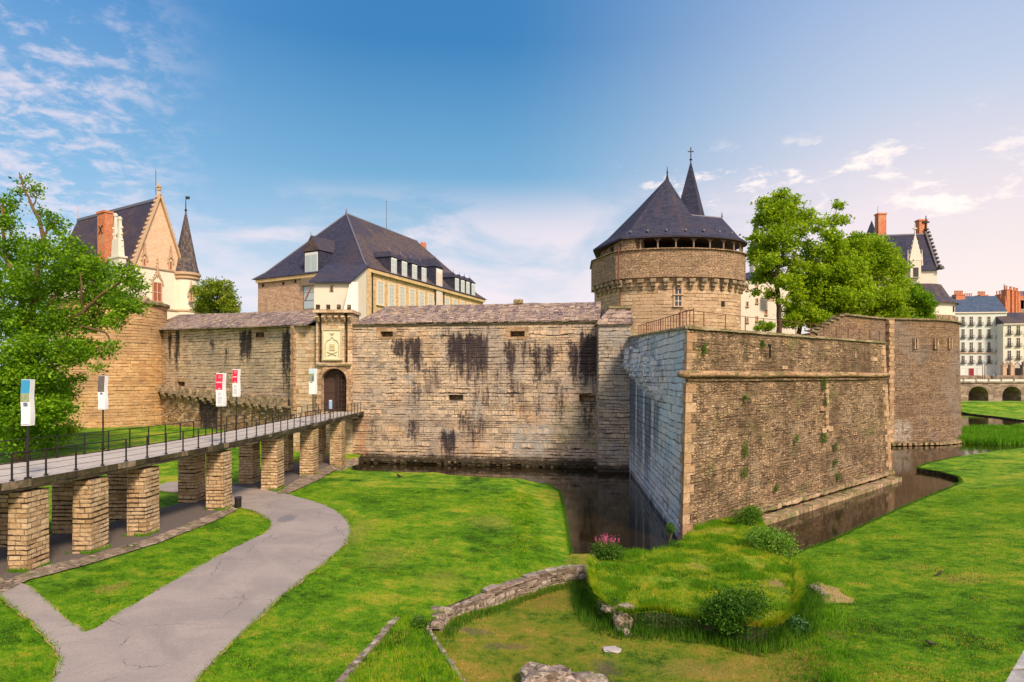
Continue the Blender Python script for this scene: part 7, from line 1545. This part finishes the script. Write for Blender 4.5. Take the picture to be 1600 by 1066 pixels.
# ditch of long grass where the hollow meets the right lawn
dt = [Vector((15.0, 34)), Vector((13.3, 29)), Vector((12.0, 26.2)), Vector((10.4, 23.3)), Vector((9.2, 20.5)), Vector((8.8, 17))]
ds2 = resample(dt, .06) + resample([p + Vector((.35, 0)) for p in ctr([(1300, 1080), (1292, 1030), (1278, 990), (1262, 955), (1262, 925), (1255, 905)], h_east)], .05); A = np.array([(p.x, p.y) for p in ds2 for _ in range(22)]); Q = A + rng.normal(size=A.shape) * np.array([.55, .4]); zq = np.array([max(h_hollow(x, y), .4) if x < 12.2 else h_east(x, y) for x, y in Q]); 
e2 = [(p.x, p.y) for p in east]; ine = pip(Q[:, 0], Q[:, 1], e2); zq = np.where(ine, hz(Q, h_east), hz(Q, h_hollow)); inm = pip(Q[:, 0], Q[:, 1], [(p.x, p.y) for p in mound_poly]); Q, zq = Q[~inm], zq[~inm]
hh_ = np.array([.08 + .30 * abs(nz(x, y, .8, 53)) for x, y in Q]); blades('ditch_grass', 'deep green unmown grass in the ditch between mound and lawn', Q, zq, hh_, .028, GB)
pw = [(p.x, p.y) for p in west]; pth = [(p.x, p.y) for p in pp]
X = rng.uniform(-26, 5, 620000); Y = 16 + 34 * rng.random(620000) ** 1.5; P = np.column_stack([X, Y]); k = pip(X, Y, pw) & ~pip(X, Y, [(p.x, p.y) for p in offset(pp, .12)]) & (np.abs(X) < Y * .84 + .5) & ~((X < -16.6) & (X > -25.5) & (Y < 66)); P = P[k][:230000]
P = P[~pip(P[:, 0], P[:, 1], [(p.x, p.y) for p in wd])]; hw_ = hz(P, h_west); blades('lawn_grass', 'short mown grass blades of the lawn by the path', P, hw_, .055, .030, GL)
X = rng.uniform(8, 46, 620000); Y = 14 + 40 * rng.random(620000) ** 1.5; P = np.column_stack([X, Y]); k = pip(X, Y, e2) & (np.abs(X) < Y * .84 + .5); P = P[k][:200000]; blades('lawn_grass', 'short mown grass blades of the lawn sloping to the moat', P, hz(P, h_east), .055, .032, GL)
# fringe of longer grass on the water edges
for nm, pl_, hf in (('bank_fringe', w_water, h_west), ('bank_fringe', ee[:14], h_east)):
    rs = resample(pl_, .07); A = np.array([(p.x, p.y) for p in rs for _ in range(8)]); A = A + rng.normal(size=A.shape) * .07; blades(nm, 'grass fringe overhanging the water at the %s lawn edge' % ('left' if hf is h_west else 'right'), A, np.minimum(hz(A, hf), .40), .13, .03, GBd, lean=1.2)
# reed bed
rp1 = [at(1476, 688, .1), at(1500, 692, .1), at(1560, 694, .1), at(1640, 692, .1), at(1640, 676, .1), at(1560, 680, .1), at(1490, 678, .1)]; rp2 = [at(1502, 676, .1), at(1560, 678, .1), at(1640, 674, .1), at(1640, 664, .1), at(1560, 668, .1), at(1506, 668, .1)]
RB_ = foliage('reed', [(0, (.04, .15, .006)), (.5, (.12, .33, .012)), (1, (.26, .48, .03))], .45)
for poly, lb in ((rp1, 'bright green reeds and waterside plants in front, at the foot of the rounded bastion'), (rp2, 'second band of green reeds standing in the water farther back')):
    xs = [p.x for p in poly]; ys = [p.y for p in poly]; X = rng.uniform(min(xs), max(xs), 60000); Y = rng.uniform(min(ys), max(ys), 60000); k = pip(X, Y, [(p.x, p.y) for p in poly]); P = np.column_stack([X[k], Y[k]])
    hh = np.array([(.9 if poly is rp1 else .5) + .5 * nz(x, y, .5, 41) for x, y in P[:20000]]); P = P[:20000]; blades('reeds', lb, P, np.zeros(len(P)), hh, .14, RB_, lean=.5)

# ------------------------------------------------------------------ ruined low wall, rubble and stones
M_rs = masonry('ruin_stone', [(0, (.17, .12, .10)), (.5, (.34, .265, .235)), (1, (.46, .38, .34))], cw=.5, ch=.3, dash=0, grain=.55, bump=.8, big=[((.12, .16, .03), .9, .52, .66, .75), ((.20, .13, .10), 1.2, .55, .7, .6)])
rw = thing('ruined_wall', 'low curved ruined wall of flat stones between the lawn and the hollow', 'wall', (ruin[3].x, ruin[3].y, .5))
rs = chaikin(ruin, 2, False); mb = MB(); L = 0; cuml = [0]
for a_, b_ in zip(rs[:-1], rs[1:]): cuml.append(cuml[-1] + (b_ - a_).length)
def along(s_):
    for i in range(len(rs) - 1):
        if s_ <= cuml[i + 1] or i == len(rs) - 2: f = (s_ - cuml[i]) / max(1e-6, cuml[i + 1] - cuml[i]); q = rs[i].lerp(rs[i + 1], f); d_ = (rs[i + 1] - rs[i]).normalized(); return q, d_
Ltot = cuml[-1]
for lay in range(5):
    s_ = 0
    while s_ < Ltot:
        w_ = random.uniform(.25, .6) if lay < 4 else random.uniform(.4, .85); q, d_ = along(min(s_ + w_ / 2, Ltot)); nrm_ = Vector((d_.y, -d_.x)); f = s_ / Ltot; top_ = lerp(1.14, 1.02, f) + .09 * nz(s_ * .8, 3, 1, 8); base = .35
        if nrm_.y > 0: nrm_ = -nrm_
        hh = (top_ - base) / 5; z = base + hh * (lay + .5)
        for side in ((0,) if lay == 4 else (-1, 1)):
            c_ = q + nrm_ * (.13 * -side if side else random.uniform(-.04, .04)) ; mb.box((c_.x, c_.y, z + random.uniform(-.02, .02)), (w_ * .96, .26 if side else random.uniform(.36, .50), hh * random.uniform(.8, 1.05)), math.atan2(d_.y, d_.x) + random.uniform(-.06, .06), jit=.035)
        s_ += w_
mb.build('masonry', M_rs, rw)
mb = MB(); 
for k in range(5):
    q, d_ = along(Ltot - .1 - k * .25); mb.rock((q.x + random.uniform(-.2, .2), q.y + random.uniform(-.2, .2), 1.05 + .1 * (k % 2)), (.28, .22, .14), k)
mb.build('loose_stone', M_rs, rw)
def edge_stones(name, label, pts, z, w_=.4, mat=M_rs):
    pr = resample(pts, .3); r = thing(name, label, 'kerb', (pr[0].x, pr[0].y, z)); mb = MB()
    for a_, b_ in zip(pr[:-1], pr[1:]):
        q = (a_ + b_) / 2; mb.box((q.x, q.y, z - .12 + random.uniform(-.03, .03)), ((b_ - a_).length * .97, w_ * random.uniform(.8, 1.1), .34), math.atan2((b_ - a_).y, (b_ - a_).x), jit=.04)
    mb.build('kerb_stone', mat, r)
edge_stones('stone_edging', 'reddish stone edging along the lawn side of the raised grass wedge', [wd[0], wd[8], wd[7], wd[6]], 1.46, .22)
edge_stones('stone_edging', 'narrow earthy stone edging along the hollow side of the raised grass wedge', wd[1:5], 1.42, .13)
def rocks(name, label, spec, mat=M_rs):
    r = thing(name, label, 'stone', spec[0][0]); 
    for i, (p, rad) in enumerate(spec): mb = MB(); mb.rock(p, rad, i + 3, .4, sub=3); mb.build('rubble', mat, r)
q = at(868, 1068, .55); rocks('rubble_heap', 'broken lump of old masonry poking through the hollow grass at the bottom edge', [((q.x - .3, q.y, .62), (.75, .55, .42)), ((q.x + .75, q.y - .15, .55), (.65, .5, .28)), ((q.x + 1.3, q.y + .1, .5), (.35, .3, .2)), ((q.x - .75, q.y - .2, .55), (.3, .35, .25))])
q = at(956, 1015, .5); mb = MB(); mb.rock((q.x, q.y, .5), (.32, .2, .05), 9, .5); tag(mb.build('flat_stone', simple('pale_stone', (.40, .36, .35), .8, var=.15), loc=q), 'single flat pale stone lying in the grass of the hollow', 'stone')
q = at(972, 975, .7); rocks('exposed_stones', 'dark exposed stones in the broken corner of the mound bank', [((q.x, q.y, .75), (.32, .3, .38)), ((q.x + .05, q.y - .35, .5), (.2, .2, .15)), ((q.x - .35, q.y + .4, 1.15), (.35, .25, .16)), ((q.x + .2, q.y + .3, 1.2), (.3, .2, .14))])
q = onh(1282, 925, h_east); z = h_east(q.x, q.y); rocks('boulder', 'grey stone at the head of the dry earth patch on the slope', [((q.x - .15, q.y + .1, z + .06), (.22, .38, .16)), ((q.x - .05, q.y - .5, z + .02), (.2, .22, .09))])

# birds on the grass
def bird(px_, py_, hf, label, s=1.0, a=.5):
    q = onh(px_, py_, hf); z = hf(q.x, q.y); mb = MB(); d_ = Vector((math.cos(a), math.sin(a), 0)); c_ = Vector((q.x, q.y, z + .13 * s)); rows = []
    for f, r_, dz_ in ((-.20, .005, -.03), (-.12, .025, -.01), (-.04, .055, 0), (.05, .06, .015), (.10, .045, .05), (.135, .035, .085), (.165, .032, .095), (.19, .01, .09), (.225, .003, .085)):
        p = c_ + d_ * f * s + Vector((0, 0, dz_ * s)); rows.append((p, r_ * s))
    mb.tube([r_[0] for r_ in rows], [r_[1] for r_ in rows], 8)
    o = mb.build('bird', M_iron, loc=(q.x, q.y, z), smooth=True); tag(o, label, 'bird')
    mb = MB()
    for s_ in (-1, 1): p = c_ + Vector((-d_.y, d_.x, 0)) * .025 * s * s_; mb.tube([p, p - Vector((0, 0, .13 * s))], .006 * s, 4)
    mb.build('leg', M_iron, o)
bird(624, 748, h_west, 'dark bird standing on the lawn near the moat edge', 1.6, 2.5); bird(1467, 901, h_east, 'dark bird on the right lawn beside the dry patches', 1.0, .3); bird(1455, 1011, h_east, 'dark bird on the right lawn, nearer the bottom than the other', .9, 2.8)

# ragged grass along the path edges
A = np.array([(p.x, p.y) for p in resample(pp, .05, True) for _ in range(5)]); A = A + rng.normal(size=A.shape) * .055; A = A[(A[:, 1] > 14) & (A[:, 1] < 48) & ~((A[:, 0] < -17.4) & (A[:, 1] > 23))]
blades('path_fringe', 'ragged grass growing over the edges of the path', A, hz(A, h_west) + .05, .07, .03, GL, lean=1.3)

# weeds at the feet of the piers and grass creeping over the dry earth
C = []
for px_, py_, Y_ in near_p:
    xr = (px_ - CX) / F * Y_
    for k in range(420): a_ = random.choice((0, 1, 2)); C.append((xr - random.uniform(-.12, 1.0), Y_ - random.uniform(.0, .16)) if a_ else (xr + random.uniform(.0, .16), Y_ + random.uniform(-.1, 1.3)))
A = np.array(C); A = A[np.array([nz(x, y, 1.6, 61) for x, y in A]) > -.12]; blades('pier_weeds', 'weeds and grass at the feet of the stone piers', A, hz(A, h_west) + .04, .16, .03, GB)
A = np.array([(p.x, p.y) for p in resample(DRYP, .04, True) for _ in range(7)]); A = A + rng.normal(size=A.shape) * .10; blades('creeping_grass', 'grass creeping over the rim of the dry earth patch', A, hz(A, h_east), .09, .03, GL, lean=1.2)
